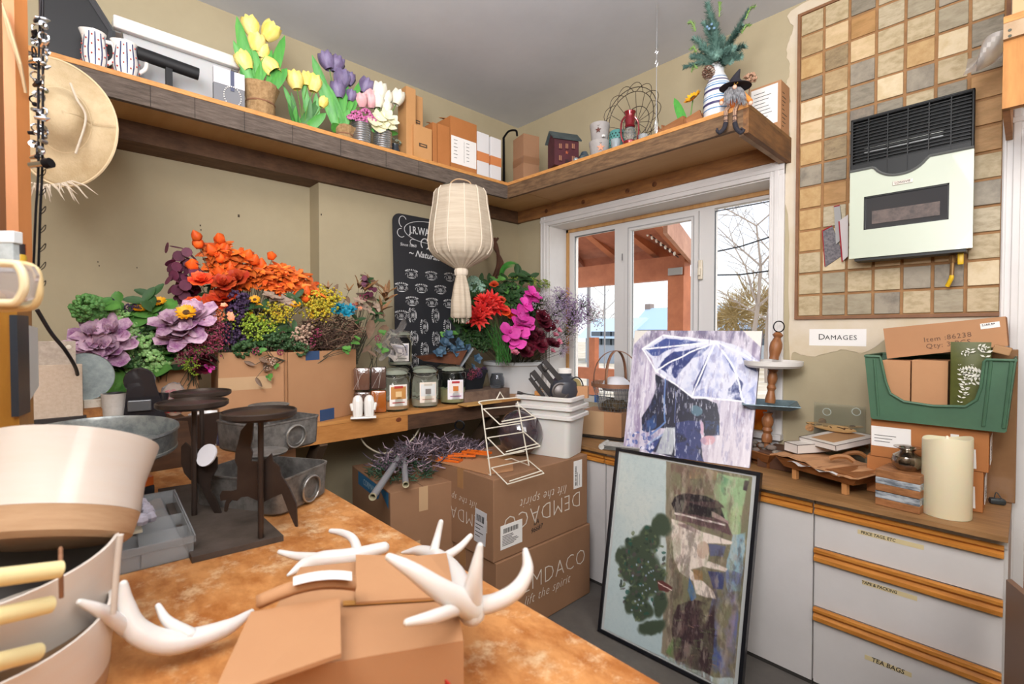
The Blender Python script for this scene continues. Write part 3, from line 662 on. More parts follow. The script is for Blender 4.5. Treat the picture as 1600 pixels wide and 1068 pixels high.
MB().box((.17,0,.045),(.012,.15,.15),M=Matrix.Translation((.165,0,.05))@Matrix.Rotation(.6,4,'Y')).obj('end_plate',mat('grey_plate','7c8288',.5),bp2)
tub=thing('flower_tub','large white plastic tub full of artificial flowers beside the window','tub',(-2.775,2.63,ZS+.001),fz((-2.775,2.63),.0))
m_tub=mat('grey_white_plastic','c9cbcc',.4)
MB().lathe([(0,0),(.19,0),(.215,.14),(.235,.205),(.25,.215),(.25,.232),(.24,.24),(.225,.235),(.22,.2),(.2,.14),(.17,.01),(0,.01)],36,sx=1.0,sy=.8).obj('tub_body',m_tub,tub,smooth=True)
# ============================================================ THE CRATES
m_crate=mat('translucent_white_plastic','d8d4cf',.35,sss=.15)
for k in range(3):
 z=.832+.052*k
 p=(-1.952,2.162,z)
 t=thing('storage_crate',['bottom crate of three nested white plastic crates on the printed carton','middle crate of three nested white plastic crates','top crate of three nested white plastic crates, filled with black metal ware'][k],'crate',p,math.radians(16),'nested white plastic crates')
 b=MB();w0,d0,w1,d1,h=.150,.105,.185,.145,.245
 def rr(w,d,z,r=.03,n=4):
  out=[]
  for(cx,cy,a0) in((w-r,d-r,0),(-w+r,d-r,PI/2),(-w+r,-d+r,PI),(w-r,-d+r,1.5*PI)):
   for i in range(n+1):a=a0+i*PI/2/n;out.append((cx+r*math.cos(a),cy+r*math.sin(a),z))
  return out
 rings=[rr(w0,d0,0),rr(w1-.022,d1-.022,h-.025),rr(w1-.018,d1-.018,h-.025),rr(w1-.006,d1-.006,h-.023),rr(w1,d1,h-.022),rr(w1,d1,h-.004),rr(w1-.004,d1-.004,h),rr(w1-.014,d1-.014,h),rr(w1-.028,d1-.028,h-.03),rr(w0-.004,d0-.004,.006)]
 n=len(rings[0]);V_=[v for r in rings for v in r];F_=[(i*n+j,i*n+(j+1)%n,(i+1)*n+(j+1)%n,(i+1)*n+j) for i in range(len(rings)-1) for j in range(n)]+[tuple(range(n)),tuple((len(rings)-1)*n+j for j in range(n))]
 b.add(V_,F_);b.obj('crate_body',m_crate,t,smooth=True)
ZC=.832+.104+.245
# ============================================================ LEFT FOREGROUND: galvanized ware, rabbits, mugs, antlers
m_galv=mat('galvanized_steel','a9adab',.42,.75,col2='83898a',scale=26,bump=.15,bscale=60,contrast=(.4,.6))
m_galvd=mat('galvanized_dark','8d8a86',.5,.6,col2='6c6966',scale=30,bump=.2,bscale=60,contrast=(.4,.62))
def tin(label,p0,p1,z,D,h):
 p0=Vector((*p0,z));p1=Vector((*p1,z));ux=p1-p0;w=ux.length;ang=math.atan2(ux.y,ux.x);c=(p0+p1)/2+Vector((-ux.y,ux.x,0)).normalized()*D/2
 t=thing('galvanized_tin',label,'tin',c,ang,'galvanized tins with ring handles')
 b=MB();r=.035
 def rr(w_,d_,zz,r=r):
  o=[]
  for(cx,cy,a0) in((w_-r,d_-r,0),(-w_+r,d_-r,PI/2),(-w_+r,-d_+r,PI),(w_-r,-d_+r,1.5*PI)):
   for i in range(6):a=a0+i*PI/10;o.append((cx+r*math.cos(a),cy+r*math.sin(a),zz))
  return o
 x,y=w/2,D/2
 R_=[rr(x-.012,y-.012,0),rr(x-.004,y-.004,.008),rr(x,y,h-.004),rr(x+.002,y+.002,h-.002),rr(x+.002,y+.002,h+.003),rr(x-.003,y-.003,h+.003),rr(x-.003,y-.003,h-.006),rr(x-.008,y-.008,.006)]
 n=len(R_[0]);b.add([v for q_ in R_ for v in q_],[(i*n+j,i*n+(j+1)%n,(i+1)*n+(j+1)%n,(i+1)*n+j) for i in range(len(R_)-1) for j in range(n)]+[tuple(range(n))[::-1],tuple((len(R_)-1)*n+j for j in range(n))])
 b.obj('tin_body',m_galvd,t,smooth=True)
 zz=h*.5
 MB().lathe([(.030,-.001),(.038,.003),(.030,.006)],24,(0.01,-y-.002,zz),axis=(0,-1,0)).obj('ring_plate',m_galvd,t,smooth=True)
 MB().tube([(.01+.037*math.cos(a*PI/12),-y-.008-.003*math.sin(a*PI/12),zz-.004+.037*math.sin(a*PI/12)) for a in range(24)],.0026,8,closed=True).obj('ring_handle',mat('pale_steel','b9b7b2',.3,.9),t,smooth=True)
 st=thing('pillar_riser',label.split(' tin')[0].replace('galvanized','grey metal').replace('metal ','metal ',1)+' pillar riser inside its tin','candle holder',c+Vector((0,0,.009)),ang)
 MB().lathe([(0,.13),(.062,.13),(.066,.136),(.062,.138),(0,.136)],28,(-.0,0,0)).obj('disc',m_galvd,st,smooth=True)
 MB().cyl((0,0,0),(0,0,.131),.008,12).obj('stem',m_galvd,st);MB().cyl((-.035,.025,0),(-.035,.025,.131),.006,10).obj('stem',m_galvd,st);MB().lathe([(0,0),(.045,0),(.045,.003),(0,.004)],20).obj('base',m_galvd,st)
 return t
tin('lower galvanized tin with ring handle standing on the workbench',(-1.362,.425),(-1.48,.615),ZB+.001,.30,.098)
MB().box((0,0,.047),(.14,.13,.093)).obj('block',m_cardd,thing('small_box','small brown box tucked behind the lower tin','box',(-1.86,.54,ZB+.001),.35))
tin('upper galvanized tin with ring handle raised behind the lower one',(-1.655,.455),(-1.735,.69),ZB+.103,.24,.098)
# ---- rabbit candle holder
m_bronze=mat('bronze_metal','463b35',.38,.55,col2='3a302b',scale=12,bump=.05)
m_bbase=mat('bronze_base','51463f',.7,.1,col2='40372f',scale=14,bump=.25,bscale=50)
ch=thing('rabbit_candle_holder','dark bronze candle holder with leaping rabbit cut-outs and disc tops on a flat board base','candle holder',(0,0,0))
MB().prism([(-1.846,.221),(-1.231,.205),(-1.214,.388),(-1.822,.392)],ZB+.0005,ZB+.014).obj('base_board',m_bbase,ch)
def disc_post(px,pyb,pyt,r,nm='post'):
 p=at(px,pyb,z=ZB+.014);t_=(p-CAM).dot(FW);top=at(px,pyt,t=t_)
 MB().tube([p,(top.x,top.y,top.z-.006)],.0068,12).obj('post',m_bronze,ch,smooth=True)
 MB().lathe([(0,-.008),(r*.9,-.008),(r,-.002),(r,.008),(r*.965,.010),(r*.955,.003),(0,.002)],40,(p.x,p.y,top.z)).obj('disc_cup',m_bronze,ch,smooth=True)
 return p
pA=disc_post(407.5,840,646,.081);pB=disc_post(303.6,804,631,.083);
p=at(300,771,z=ZB+.014)
pC=at(302,748,z=ZB+.014);pC.x=-1.82;pC.y=.335
q=at(300,616,x=pC.x)
MB().tube([(pC.x,pC.y,ZB+.014),(pC.x,pC.y,q.z)],.0068,12).obj('post',m_bronze,ch,smooth=True)
MB().lathe([(0,-.008),(.076,-.008),(.084,-.002),(.084,.008),(.081,.010),(.080,.003),(0,.002)],40,(pC.x,pC.y,q.z)).obj('disc_cup',m_bronze,ch,smooth=True)
def sil(pts,t0,th,name,mm,par,dt=0.0,nrm=None):
 """cut-out plate following pixel outline, in the vertical plane facing along -FW through depth t0"""
 P_=[at(a,b,t=t0+dt*(a-pts[0][0])) for a,b in pts];n=len(P_);d=Vector((FW.x,FW.y,0)).normalized()*th
 return MB().add(P_+[v+d for v in P_],[tuple(range(n)),tuple(range(n,2*n))[::-1]]+[(i,(i+1)%n,n+(i+1)%n,n+i) for i in range(n)]).obj(name,mm,par)
tA=(pA-CAM).dot(FW)+.012;tB=(pB-CAM).dot(FW)+.012
z4=lambda L:[(230+a/3.56,580+b/3.56) for a,b in L]
sil(z4([(505,395),(520,330),(565,275),(588,290),(585,360),(572,420),(585,450),(575,500),(640,505),(690,455),(700,500),(735,530),(745,580),(790,650),(828,735),(835,865),(822,862),(790,790),(748,680),(700,700),(640,730),(560,695),(520,700),(500,720),(470,715),(450,740),(440,782),(428,778),(430,740),(440,715),(408,720),(403,690),(415,665),(470,665),(498,655),(500,600),(502,530),(487,495),(490,450)]),tA,.005,'rabbit_plate',m_bronze,ch)
sil(z4([(188,420),(210,395),(250,430),(290,430),(340,440),(388,480),(388,540),(365,580),(352,610),(350,660),(385,720),(410,790),(424,895),(410,905),(395,880),(375,790),(335,720),(310,670),(298,630),(275,615),(240,605),(205,565),(188,510)]),tB,.005,'rabbit_plate',m_bronze,ch)
MB().lathe([(0,0),(.030,0),(.030,.004),(0,.004)],20).obj('white_tag',mat('tag_white','d5d3d8',.6),ch,loc=at(324,711,t=tB-.01),rot=(1.1,.3,.4))
# ---- round galvanized pan on a foot
pan=thing('round_tray','large round galvanized metal tray with upright rim, raised above the bench at the left','tray',(-1.748,.080,1.28-.066),0,rot=(0,math.radians(4.0),math.radians(2)))
R=.178
MB().lathe([(0,0),(R-.006,0),(R,.006),(R,.012),(R-.002,.014),(R,.058),(R+.004,.062),(R+.003,.068),(R-.002,.068),(R-.005,.06),(R-.004,.010),(0,.005)],64).obj('tray_body',m_galv,pan,smooth=True)
sm_=MB().box((0,0,0),(.003,.022,.05),M=Matrix.Rotation(math.radians(12),4,'Z')@Matrix.Translation((R+.0015,0,.036)));sm_.obj('side_seam',m_galv,pan)
tc_=MB().lathe([(0,0),(.10,0),(.10,.01),(.03,.02),(.022,.03),(.022,.13),(.05,.145),(.05,.150),(0,.150)],28)
tag(tc_.obj('tray_stand',m_bbase,None,smooth=True,loc=(-1.755,.08,ZB+.001)),'dark turned stand under the round galvanized tray','stand')
# ---- orange box cutter / tape gun under the tray
tg=thing('tape_gun','orange and black tape gun lying under the round galvanized tray','tape gun',at(205,785,z=ZB+.001),.5)
MB().prism([(-.05,-.05),(.05,-.02),(.05,.03),(-.04,.05)],.05,.075).obj('guard',mat('tool_orange','d9692b',.4),tg)
MB().box((0,0,.025),(.09,.08,.05),bev=.008).obj('body',mat('black_plastic','27272a',.3),tg,smooth=True)
MB().tube(crv([(.02,-.01,.05),(.01,.02,.08),(-.06,.03,.10),(-.1,.03,.07)],5),.014,10).obj('handle',mat('brown_grip','3f2b22',.4),tg,smooth=True)
# ---- clear plastic compartment box with bubble wrap
cpb=thing('organizer_box','clear plastic compartment box half open on the bench beside the white pots','plastic box',(-1.47,.13,ZB+.001),math.radians(-3))
m_cp=mat('clear_plastic','cdd0d2',.15,trans=.75,ior=1.12,spec=.5)
b=MB()
x,y,h=.20,.095,.045
b.b2((-x,-y,0),(x,y,.002));
for a,c_ in(((-x,-y,0),(x,-y+.002,h)),((-x,y-.002,0),(x,y,h)),((-x,-y,0),(-x+.002,y,h)),((x-.002,-y,0),(x,y,h)),((-.002,-y,0),(0,y,h*.9)),((.1,-y,0),(.102,y,h*.9)),((-x,0,0),(x,.002,h*.9))):b.b2(a,c_)
b.obj('tray_body',m_cp,cpb)
b=MB().b2((-x-.004,-y-.004,h-.012),(x+.004,-y-.001,h+.004)).b2((-x-.004,y+.001,h-.012),(x+.004,y+.004,h+.004)).b2((x+.001,-y,h-.012),(x+.004,y,h+.004)).b2((-x-.004,-y,h-.012),(-x-.001,y,h+.004));b.obj('rim',m_cp,cpb)
MB().box((.07,-.02,.006),(.05,.05,.006)).obj('bead_card',mat('card_cream','d8cdb5',.7),tag(thing('price_card','small cream card inside the clear compartment box','card',(-1.47,.13,ZB+.001+h*.9)),None,None))
bw=MB();m_bub=mat('bubble_wrap','b9b4c0',.15,trans=.4,ior=1.2)
for k in range(120):
 a=rnd.uniform(0,6.28);r_=rnd.uniform(0,1)**.5
 bw.sph((.085*r_*math.cos(a),.07*r_*math.sin(a),.03+.055*(1-r_*r_)+rnd.uniform(-.008,.008)),rnd.uniform(.008,.013),6)
p=at(222,825,z=ZB+.05)
tag(bw.obj('bubble_wrap',m_bub,None,smooth=True,loc=(-1.40,.085,ZB+.045)),'crumpled lilac grey bubble wrap heaped on the clear compartment box','bubble wrap',kind='stuff')
# ---- stacked white pots with tan bases hanging on a peg stand
m_pot=mat('cream_glaze','d9d2ca',.32,coat=.25,col2='d9cec3',scale=6,stretch=(1,1,9))
m_tan=mat('raw_clay','c4a381',.7,col2='b08e6c',scale=8,stretch=(1,1,8))
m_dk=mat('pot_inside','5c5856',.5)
def pot(label,c,tilt,R=.1,H=.15,base=.042,yaw=0.0,k0=.78):
 t=thing('ceramic_pot',label,'pot',c,0,'cream ceramic pots with bare clay bases',rot=(tilt[0],tilt[1],yaw))
 r0=R*k0
 MB().lathe([(r0+(R-r0)*base/H,base),(R*.93,H*.6),(R,H*.94),(R*1.01,H),(R*.97,H),(R*.95,H*.9)],48).obj('glazed_wall',m_pot,t,smooth=True)
 MB().lathe([(0,0),(r0*.9,0),(r0*.98,.008),(r0+(R-r0)*base/H,base-.0003)],48).obj('clay_base',m_tan,t,smooth=True)
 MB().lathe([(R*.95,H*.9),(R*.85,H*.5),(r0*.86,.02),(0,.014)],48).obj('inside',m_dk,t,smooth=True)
 return t
m_twine=mat('twine','8a6248',.9)
def cpt(px,py,t):return at(px,py,t=t)
pots=[]
t1=.72
tilt=lambda a,b:(Matrix.Rotation(math.radians(a),4,RI)@Matrix.Rotation(math.radians(b),4,FW)).to_euler()
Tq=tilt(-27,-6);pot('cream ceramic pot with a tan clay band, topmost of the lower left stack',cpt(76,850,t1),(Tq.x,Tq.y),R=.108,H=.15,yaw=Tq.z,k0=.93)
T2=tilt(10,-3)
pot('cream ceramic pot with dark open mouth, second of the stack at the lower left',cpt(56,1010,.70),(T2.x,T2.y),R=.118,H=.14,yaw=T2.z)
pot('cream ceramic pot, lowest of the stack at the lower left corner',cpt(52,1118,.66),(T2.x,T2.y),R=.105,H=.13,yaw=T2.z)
for k,(px,py,py2,L) in enumerate(((-30,905,889,98),(-30,968,944,82),(-30,1040,1018,62))):
 a=cpt(px,py,.50);b=cpt(L-4,py2,.56)
 tag(MB().tube([a,b],.0095,14).obj('wooden_peg',mat('pale_peg','e8d9a2',.4),None,smooth=True),['pale wooden peg below the topmost pot','pale wooden peg in front of the second pot','pale wooden peg above the lowest pot'][k],'peg','pale pegs at the lower left')
tw=thing('twine_bow','brown twine bow tied between the upper two cream pots','twine',cpt(95,880,.58))
for s_ in(-1,1):MB().tube(crv([(0,0,0),(s_*.012,.0,.014),(s_*.024,0,.006),(0,0,0)],5),.0022,6).obj('loop',m_twine,tw,smooth=True)
MB().tube([(0,0,0),(-.010,0,-.045)],.0024,6).obj('tail',m_twine,tw)
hd=MB().tube(crv([cpt(188,835,.64),cpt(184,870,.64),cpt(180,920,.64),cpt(177,958,.64)],6),.0036,10)
tag(hd.obj('hanging_strap',mat('strap_grey','cfc8c0',.4),None,smooth=True),'pale grey strap handle beside the cream pots','handle')
bl=thing('white_jug','white ceramic jug lying behind the topmost cream pot','jug',at(60,745,t=.98),.3,rot=(math.radians(70),0,.4))
MB().lathe([(0,0),(.06,0),(.085,.05),(.075,.11),(.06,.14),(.055,.14),(.07,.1),(.078,.05),(0,.01)],32).obj('jug_body',mat('jug_white','dedad6',.25,coat=.4),bl,smooth=True)
MB().tube(crv([(.07,0,.03),(.115,0,.05),(.11,0,.11),(.06,0,.125)],6),.008,10).obj('handle',MATS['jug_white'],bl,smooth=True)
# ---- antlers
m_ant=mat('white_resin','dedad6',.35,sss=.1)
def antler(label,parts_,loc_px):
 t=thing('white_antler',label,'antler',(0,0,0),0,'white resin antlers')
 for i,(pts,rs) in enumerate(parts_):
  P_=crv([at(a,b,t=d) for a,b,d in pts],6);n=len(P_);m_=len(rs)-1;rs=[q_*.72 for q_ in rs]
  rr_=[rs[min(int(k/(n-1)*m_),m_-1)]*(1-(k/(n-1)*m_-min(int(k/(n-1)*m_),m_-1)))+rs[min(int(k/(n-1)*m_)+1,m_)]*(k/(n-1)*m_-min(int(k/(n-1)*m_),m_-1)) for k in range(n)]
  b=MB().tube(P_,rr_,14);b.sph(P_[0],rr_[0]*.98,10);b.sph(P_[-1],rr_[-1]*.98,10)
  b.obj('beam' if i==0 else 'tine',m_ant,t,smooth=True,angle=60)
 return t
antler('white resin antler lying in front of the cream pots at the left',[([(393,955,.80),(350,982,.76),(270,1003,.72),(215,985,.70),(197,945,.70),(193,912,.70)],[.006,.018,.024,.022,.015,.008]),([(298,992,.73),(262,970,.73),(247,946,.74)],[.014,.010,.006]),([(202,985,.70),(160,955,.66),(125,940,.64)],[.014,.012,.006])],None)
antler('white speckled antler half hidden under the cardboard flap',[([(600,855,.99),(550,868,.98),(505,873,.97),(475,882,.96),(450,898,.93)],[.016,.022,.022,.017,.004]),([(495,872,.97),(462,868,.98),(437,862,.98)],[.016,.011,.007]),([(560,865,.98),(552,842,1.0),(535,832,1.02),(517,829,1.03)],[.014,.012,.010,.007])],None)
antler('large white many-tined antler on the carton at the bench edge',[([(738,955,.66),(722,925,.74),(705,890,.84),(680,868,.92),(655,860,.96),(628,863,.98)],[.026,.028,.024,.020,.014,.003]),([(738,948,.66),(690,922,.62),(640,888,.60),(608,870,.60)],[.026,.020,.013,.007]),([(735,945,.66),(742,900,.64),(750,852,.64)],[.024,.014,.006]),([(738,948,.67),(775,940,.66),(808,920,.66),(824,890,.67),(821,860,.68)],[.018,.016,.015,.012,.006]),([(715,950,.64),(680,962,.58),(636,972,.55)],[.012,.011,.006]),([(676,868,.92),(683,840,.94),(689,815,.95)],[.014,.010,.007]),([(695,870,.90),(718,855,.93),(735,837,.95)],[.012,.010,.007])],None)
# ---- foreground cardboard
fc=thing('carton','open cardboard box with lifted flaps at the bottom edge, large antler resting on it','carton',(0,0,0))
ZF=1.165
V2=[(-.600,.135),(-.478,.365),(-.690,.490),(-.812,.285)]
MB().prism([(a*1.0,b) for a,b in V2],ZB+.001,ZF).obj('body',m_card,fc)
def slab(pts,th,name,mm,par):
 P_=[Vector(p) for p in pts];n=len(P_);nn=(P_[1]-P_[0]).cross(P_[2]-P_[0]).normalized()
 if nn.z<0:nn=-nn
 return MB().add(P_+[v-nn*th for v in P_],[tuple(range(n)),tuple(range(n,2*n))[::-1]]+[(i,(i+1)%n,n+(i+1)%n,n+i) for i in range(n)]).obj(name,mm,par)
def pz(a,b,z):return at(a,b,z=z)
slab([pz(556,866,1.180),pz(672,868,1.180),pz(722,930,1.172),pz(556,940,1.172)],.004,'flap',m_card,fc)
slab([pz(392,955,1.20),pz(531,932,1.20),pz(533,1020,1.195),pz(395,1068,1.19),pz(330,1090,1.19)],.005,'flap',m_card,fc)
slab([pz(536,938,1.1685),pz(724,928,1.1685),pz(724,934,1.1685),pz(536,945,1.1685)],.001,'flap_edge',mat('edge_tan','b9833f',.7),fc)
cs=MB().sheet(lambda u,v:at(400+u*157,930-28*math.sin(u*2.2)+v*18-u*8,z=1.215-.01*(v)+.012*math.sin(u*PI)),14,2)
cs_o=cs.obj('cardboard_strip',m_card,None,smooth=True);so_=cs_o.modifiers.new('s','SOLIDIFY');so_.thickness=.012;so_.offset=-1
tag(cs_o,'bent strip of corrugated cardboard with a small white label at the bench front','cardboard')
MB().sheet(lambda u,v:at(458+u*92,911-28*math.sin((.37+u*.58)*2.2)*1.0+10+v*14-u*4,z=1.2175+.012*math.sin((.37+u*.58)*PI)),8,1).obj('white_label',m_paper,cs_o)
MB().box((0,0,0),(.02,.0015,.04),M=Matrix.Translation(((-.600+-.478)/2+.05,(.135+.365)/2+.095,1.10))).obj('red_print',mat('red_print','c03a30',.6),fc)
# ---- blue and white enamel mugs, dark jug things between the holders
m_navy=mat('navy_enamel','232c55',.15,coat=.6,col2='39447a',scale=60,contrast=(.6,.75))
mg=thing('enamel_crock','navy blue speckled enamel mug holding pale chalk sticks','mug',at(357,692,z=ZB+.001),.8)
MB().lathe([(0,0),(.052,0),(.056,.01),(.056,.105),(.059,.112),(.056,.115),(.053,.11),(.053,.01),(0,.006)],32).obj('mug_body',m_navy,mg,smooth=True)
MB().tube(crv([(.055,0,.09),(.09,0,.085),(.09,0,.035),(.055,0,.03)],6),.006,10).obj('handle',mat('enamel_white','e2e0de',.2,coat=.5),mg,smooth=True)
for k in range(5):
 a=rnd.uniform(0,6.28);MB().box((0,0,0),(.018,.018,.07),M=Matrix.Translation((.025*math.cos(a),.025*math.sin(a),.1))@Matrix.Rotation(rnd.uniform(-.5,.5),4,'X'),bev=.003).obj('chalk_stick',mat('chalk_%d'%(k%2),['d8b98a','e0c9a8'][k%2],.7),tag(mg,None,None))
wm=thing('enamel_pot','white enamel pot behind the navy mug','pot',at(326,694,z=ZB+.001),.3)
MB().lathe([(0,0),(.05,0),(.072,.135),(.076,.14),(.072,.142),(.068,.135),(.047,.006),(0,.005)],32).obj('pot_body',MATS['enamel_white'],wm,smooth=True)
dk=thing('leather_pouch','dark brown upright leather pouch leaning beside the white enamel pot','pouch',at(305,722,z=ZB+.001),.6)
MB().add([(-.05,-.03,0),(.05,-.03,0),(.05,.03,0),(-.05,.03,0),(-.07,-.05,.17),(.075,-.05,.19),(.075,.05,.19),(-.07,.05,.17)],[(0,1,2,3),(0,1,5,4),(1,2,6,5),(2,3,7,6),(3,0,4,7),(4,5,6,7)]).obj('pouch_body',mat('dark_leather','3a2a22',.55),dk)
# ============================================================ LEFT BACK GROUP (on the riser)
def on(px,py,z):return at(px,py,z=z)
bd=thing('linen_board','beige linen board with a pale button leaning behind the round galvanized tray','board',(0,0,0))
xb_=-2.28
def vplate(px0,py0,px1,py1,x,th,name,mm,par,y0b=None):
 a=at(px0,py0,x=x);c=at(px1,py1,x=x)
 return MB().b2((x-th,a.y,c.z),(x,c.y,a.z),bev=min(.002,th/3)).obj(name,mm,par)
m_lin=mat('linen','c9b6a2',.85,col2='bda893',scale=90,bump=.2,bscale=200)
vplate(45,571,130,652,xb_,.012,'lower_panel',m_lin,bd)
vplate(45,533,119,572,xb_-.014,.010,'upper_panel',mat('linen_textured','bdb0a2',.9,col2='a89a8c',scale=60,bump=.8,bscale=60),bd)
MB().lathe([(0,.003),(.007,.002),(.008,0)],14,at(107,542,x=xb_-.013),axis=(1,0,0)).obj('button',mat('button_cream','d8cfc0',.5),bd,smooth=True)
MB().b2((xb_-.03,at(30,655,x=xb_).y,ZR),(xb_+.02,at(135,655,x=xb_).y,at(90,652,x=xb_).z)).obj('dark_ledge',mat('ledge_black','2d2725',.6),bd)
gd=thing('galvanized_disc','round mottled galvanized metal disc standing on edge behind the linen board','disc',at(132,588,x=-2.36),0,rot=(0,PI/2,0))
rg=(at(132,551,x=-2.36).z-at(132,625,x=-2.36).z)/2
MB().lathe([(0,.002),(rg*.97,.002),(rg,.004),(rg,-.004),(0,-.004)],48).obj('disc_plate',mat('mottled_zinc','9fa8a6',.5,.3,col2='7f8a8a',scale=30,bump=.1),gd,smooth=True)
wbk=thing('rustic_block','chippy white wooden block in front of the galvanized disc','block',(0,0,0))
vplate(131,625,163,647,-2.34,.07,'block',mat('chippy_white','cfc6b6',.85,col2='a89880',scale=25,bump=.3,contrast=(.5,.7)),wbk)
cyl_=thing('white_votive','white cylinder candle holder with dark rim beside the tape dispenser','candle holder',(0,0,0));a=at(180,650,x=-2.3);b=at(180,614,x=-2.3)
MB().lathe([(0,ZR-a.z),(.036,ZR-a.z),(.040,b.z-a.z-.004),(.041,b.z-a.z),(.034,b.z-a.z),(.030,b.z-a.z-.03),(0,b.z-a.z-.03)],28,a).obj('holder',mat('whitewash','cfc9c2',.6,col2='bbb3aa',scale=20),cyl_,smooth=True)
MB().lathe([(.036,b.z-a.z+.0005),(.026,b.z-a.z+.003),(.02,b.z-a.z-.006),(0,b.z-a.z-.006)],24,a).obj('dark_rim',mat('rim_black','23211f',.4),cyl_,smooth=True)
wb2=thing('wood_chips','rough orange wood bark strip under the white block','wood',(0,0,0));
vplate(120,641,172,656,-2.29,.06,'bark',mat('bark_orange','a9713c',.8,col2='7f5028',scale=30,bump=.6),wb2)
td=thing('tape_dispenser','glossy black hand tape dispenser standing behind the round tray','tape dispenser',(-2.25,at(225,650,x=-2.25).y,ZR+.001),math.radians(80))
m_gb=mat('gloss_black','262427',.12,coat=.6)
b=MB().lathe([(.0,-.022),(.045,-.022),(.048,-.018),(.048,.018),(.045,.022),(0,.022)],32,(-.01,0,.15),axis=(0,1,0));b.obj('roll',m_gb,td,smooth=True)
MB().add([(-.06,-.025,0),(.07,-.025,0),(.07,.025,0),(-.06,.025,0),(-.045,-.022,.14),(.035,-.022,.15),(.035,.022,.15),(-.045,.022,.14)],[(0,1,2,3),(0,1,5,4),(1,2,6,5),(2,3,7,6),(3,0,4,7),(4,5,6,7)]).obj('body',m_gb,td)
MB().tube([(.055,0,.03),(.062,0,.1)],.016,10).obj('grip',m_gb,td,smooth=True)
MB().box((-.01,-.03,.06),(.07,.01,.04),bev=.003).obj('bracket',mat('grey_bracket','6b6c6e',.3,.5),td)
cb1=carton('small plain tan carton behind the tape dispenser holding green hydrangeas',(-2.62,.16),(-2.60,.47),ZS,.30,.25,m_card,open_=True)[0]
rb=thing('ribbon_bag','clear bag with red ribbon behind the candle holder discs','bag',(-2.28,at(272,650,x=-2.28).y,ZR+.001),1.2)
b=MB()
def blob(mb,c,r,n,sc=(1,1,1),amp=.25,fr=3,seed=0):
 def w(t,z):return 1+amp*math.sin(fr*t+seed)*math.sin(9*z/r+seed)
 pr=[(r*math.sin(PI*i/8)*sc[0],-r*math.cos(PI*i/8)*sc[2]+r*sc[2]) for i in range(9)]
 mb.lathe(pr,n,c,wob=w)
blob(b,(0,0,0),.045,14,(1,1,1.5));b.obj('clear_bag',mat('bag_film','dcd9d8',.08,trans=.8,ior=1.1),rb,smooth=True)
b=MB()
for k in range(10):a=rnd.uniform(0,6.28);b.tube(crv([(.03*math.cos(a),.03*math.sin(a),.02),(.035*math.cos(a+.6),.035*math.sin(a+.6),.06),(.02*math.cos(a+1.4),.02*math.sin(a+1.4),.10)],4),.005,4)
b.obj('red_ribbon',mat('ribbon_red','c8303c',.25),rb,smooth=True)
cb=MB().tube(crv([at(58,484,t=1.5),at(80,520,t=1.55),at(104,550,t=1.6),at(121,585,t=1.7),at(112,620,t=1.78),at(88,652,t=1.84),at(80,662,t=1.86)],7),.0055,8)
tag(cb.obj('cable',mat('cord_black','1f1e22',.4),None,smooth=True),'black power cord curving down in front of the linen board','cord')
# ---- wooden post with a dark framed board at the left edge
ps=thing('wooden_post','yellow-brown wooden post at the left edge with worn varnish','post',(0,0,0))
tp=.86;a=at(-60,700,t=tp);c=at(28,480,t=tp)
def fplate(px0,py0,px1,py1,t,th,name,mm,par,bev=.0015):
 """upright plate square to the camera's heading at depth t"""
 P_=[at(px0,py1,t=t),at(px1,py1,t=t),at(px1,py0,t=t),at(px0,py0,t=t)]
 w=(P_[1]-P_[0]).length;h_=(P_[3]-P_[0]).length;M=plane_M(sum(P_,Vector())/4,RI,(0,0,1))@Matrix.Translation((0,0,-th/2))
 return MB().box((0,0,0),(w,h_,th),M=M,bev=min(bev,th/3)).obj(name,mm,par)
m_post=mat('varnished_post','a9792f',.45,col2='8f6222',scale=5,stretch=(4,4,1),bump=.05)
b=MB();a=at(-70,700,t=tp);c=at(29,600,t=tp);d=at(52,600,t=.97)
P2=[(a.x,a.y),(c.x,c.y),(d.x,d.y),(d.x-.12,d.y-.1)]
MB().prism(P2,ZB+.001,at(20,478,t=tp).z).obj('post_body',m_post,ps)
fb=thing('framed_board','dark framed white notice board mounted on the wooden post','board',(0,0,0))
P2=[at(28,560,t=tp-.004),at(46,560,t=.905),at(60,560,t=.975)]
zt_,zb2=at(30,492,t=tp).z,at(30,650,t=tp).z
def vq(a,b,z0,z1,th,name,mm,par,z1b=None,z0b=None):
 d=Vector((b.x-a.x,b.y-a.y,0));n_=Vector((-d.y,d.x,0)).normalized()*th
 A_=[Vector((a.x,a.y,z0)),Vector((b.x,b.y,z0b if z0b is not None else z0)),Vector((b.x,b.y,z1b if z1b is not None else z1)),Vector((a.x,a.y,z1))]
 return MB().add(A_+[v+n_ for v in A_],[(0,1,2,3),(7,6,5,4),(0,1,5,4),(1,2,6,5),(2,3,7,6),(3,0,4,7)]).obj(name,mm,par)
vq(P2[0],P2[1],zb2,zt_,.01,'frame',mat('frame_black_blue','2a3038',.3),fb)
vq(P2[1]+Vector((0,0,0)),P2[2],at(46,625,t=.905).z,at(46,508,t=.905).z,.004,'sheet',mat('notice_white','c9cdcc',.5),fb,z1b=at(60,512,t=.975).z,z0b=at(60,603,t=.975).z)
vq(P2[1]+Vector((.002,-.002,0)),P2[2]+Vector((.002,-.002,0)),at(46,535,t=.905).z,at(46,508,t=.905).z,.001,'green_print',mat('notice_green','8fb89a',.5),fb,z1b=at(60,512,t=.975).z,z0b=at(60,533,t=.975).z)
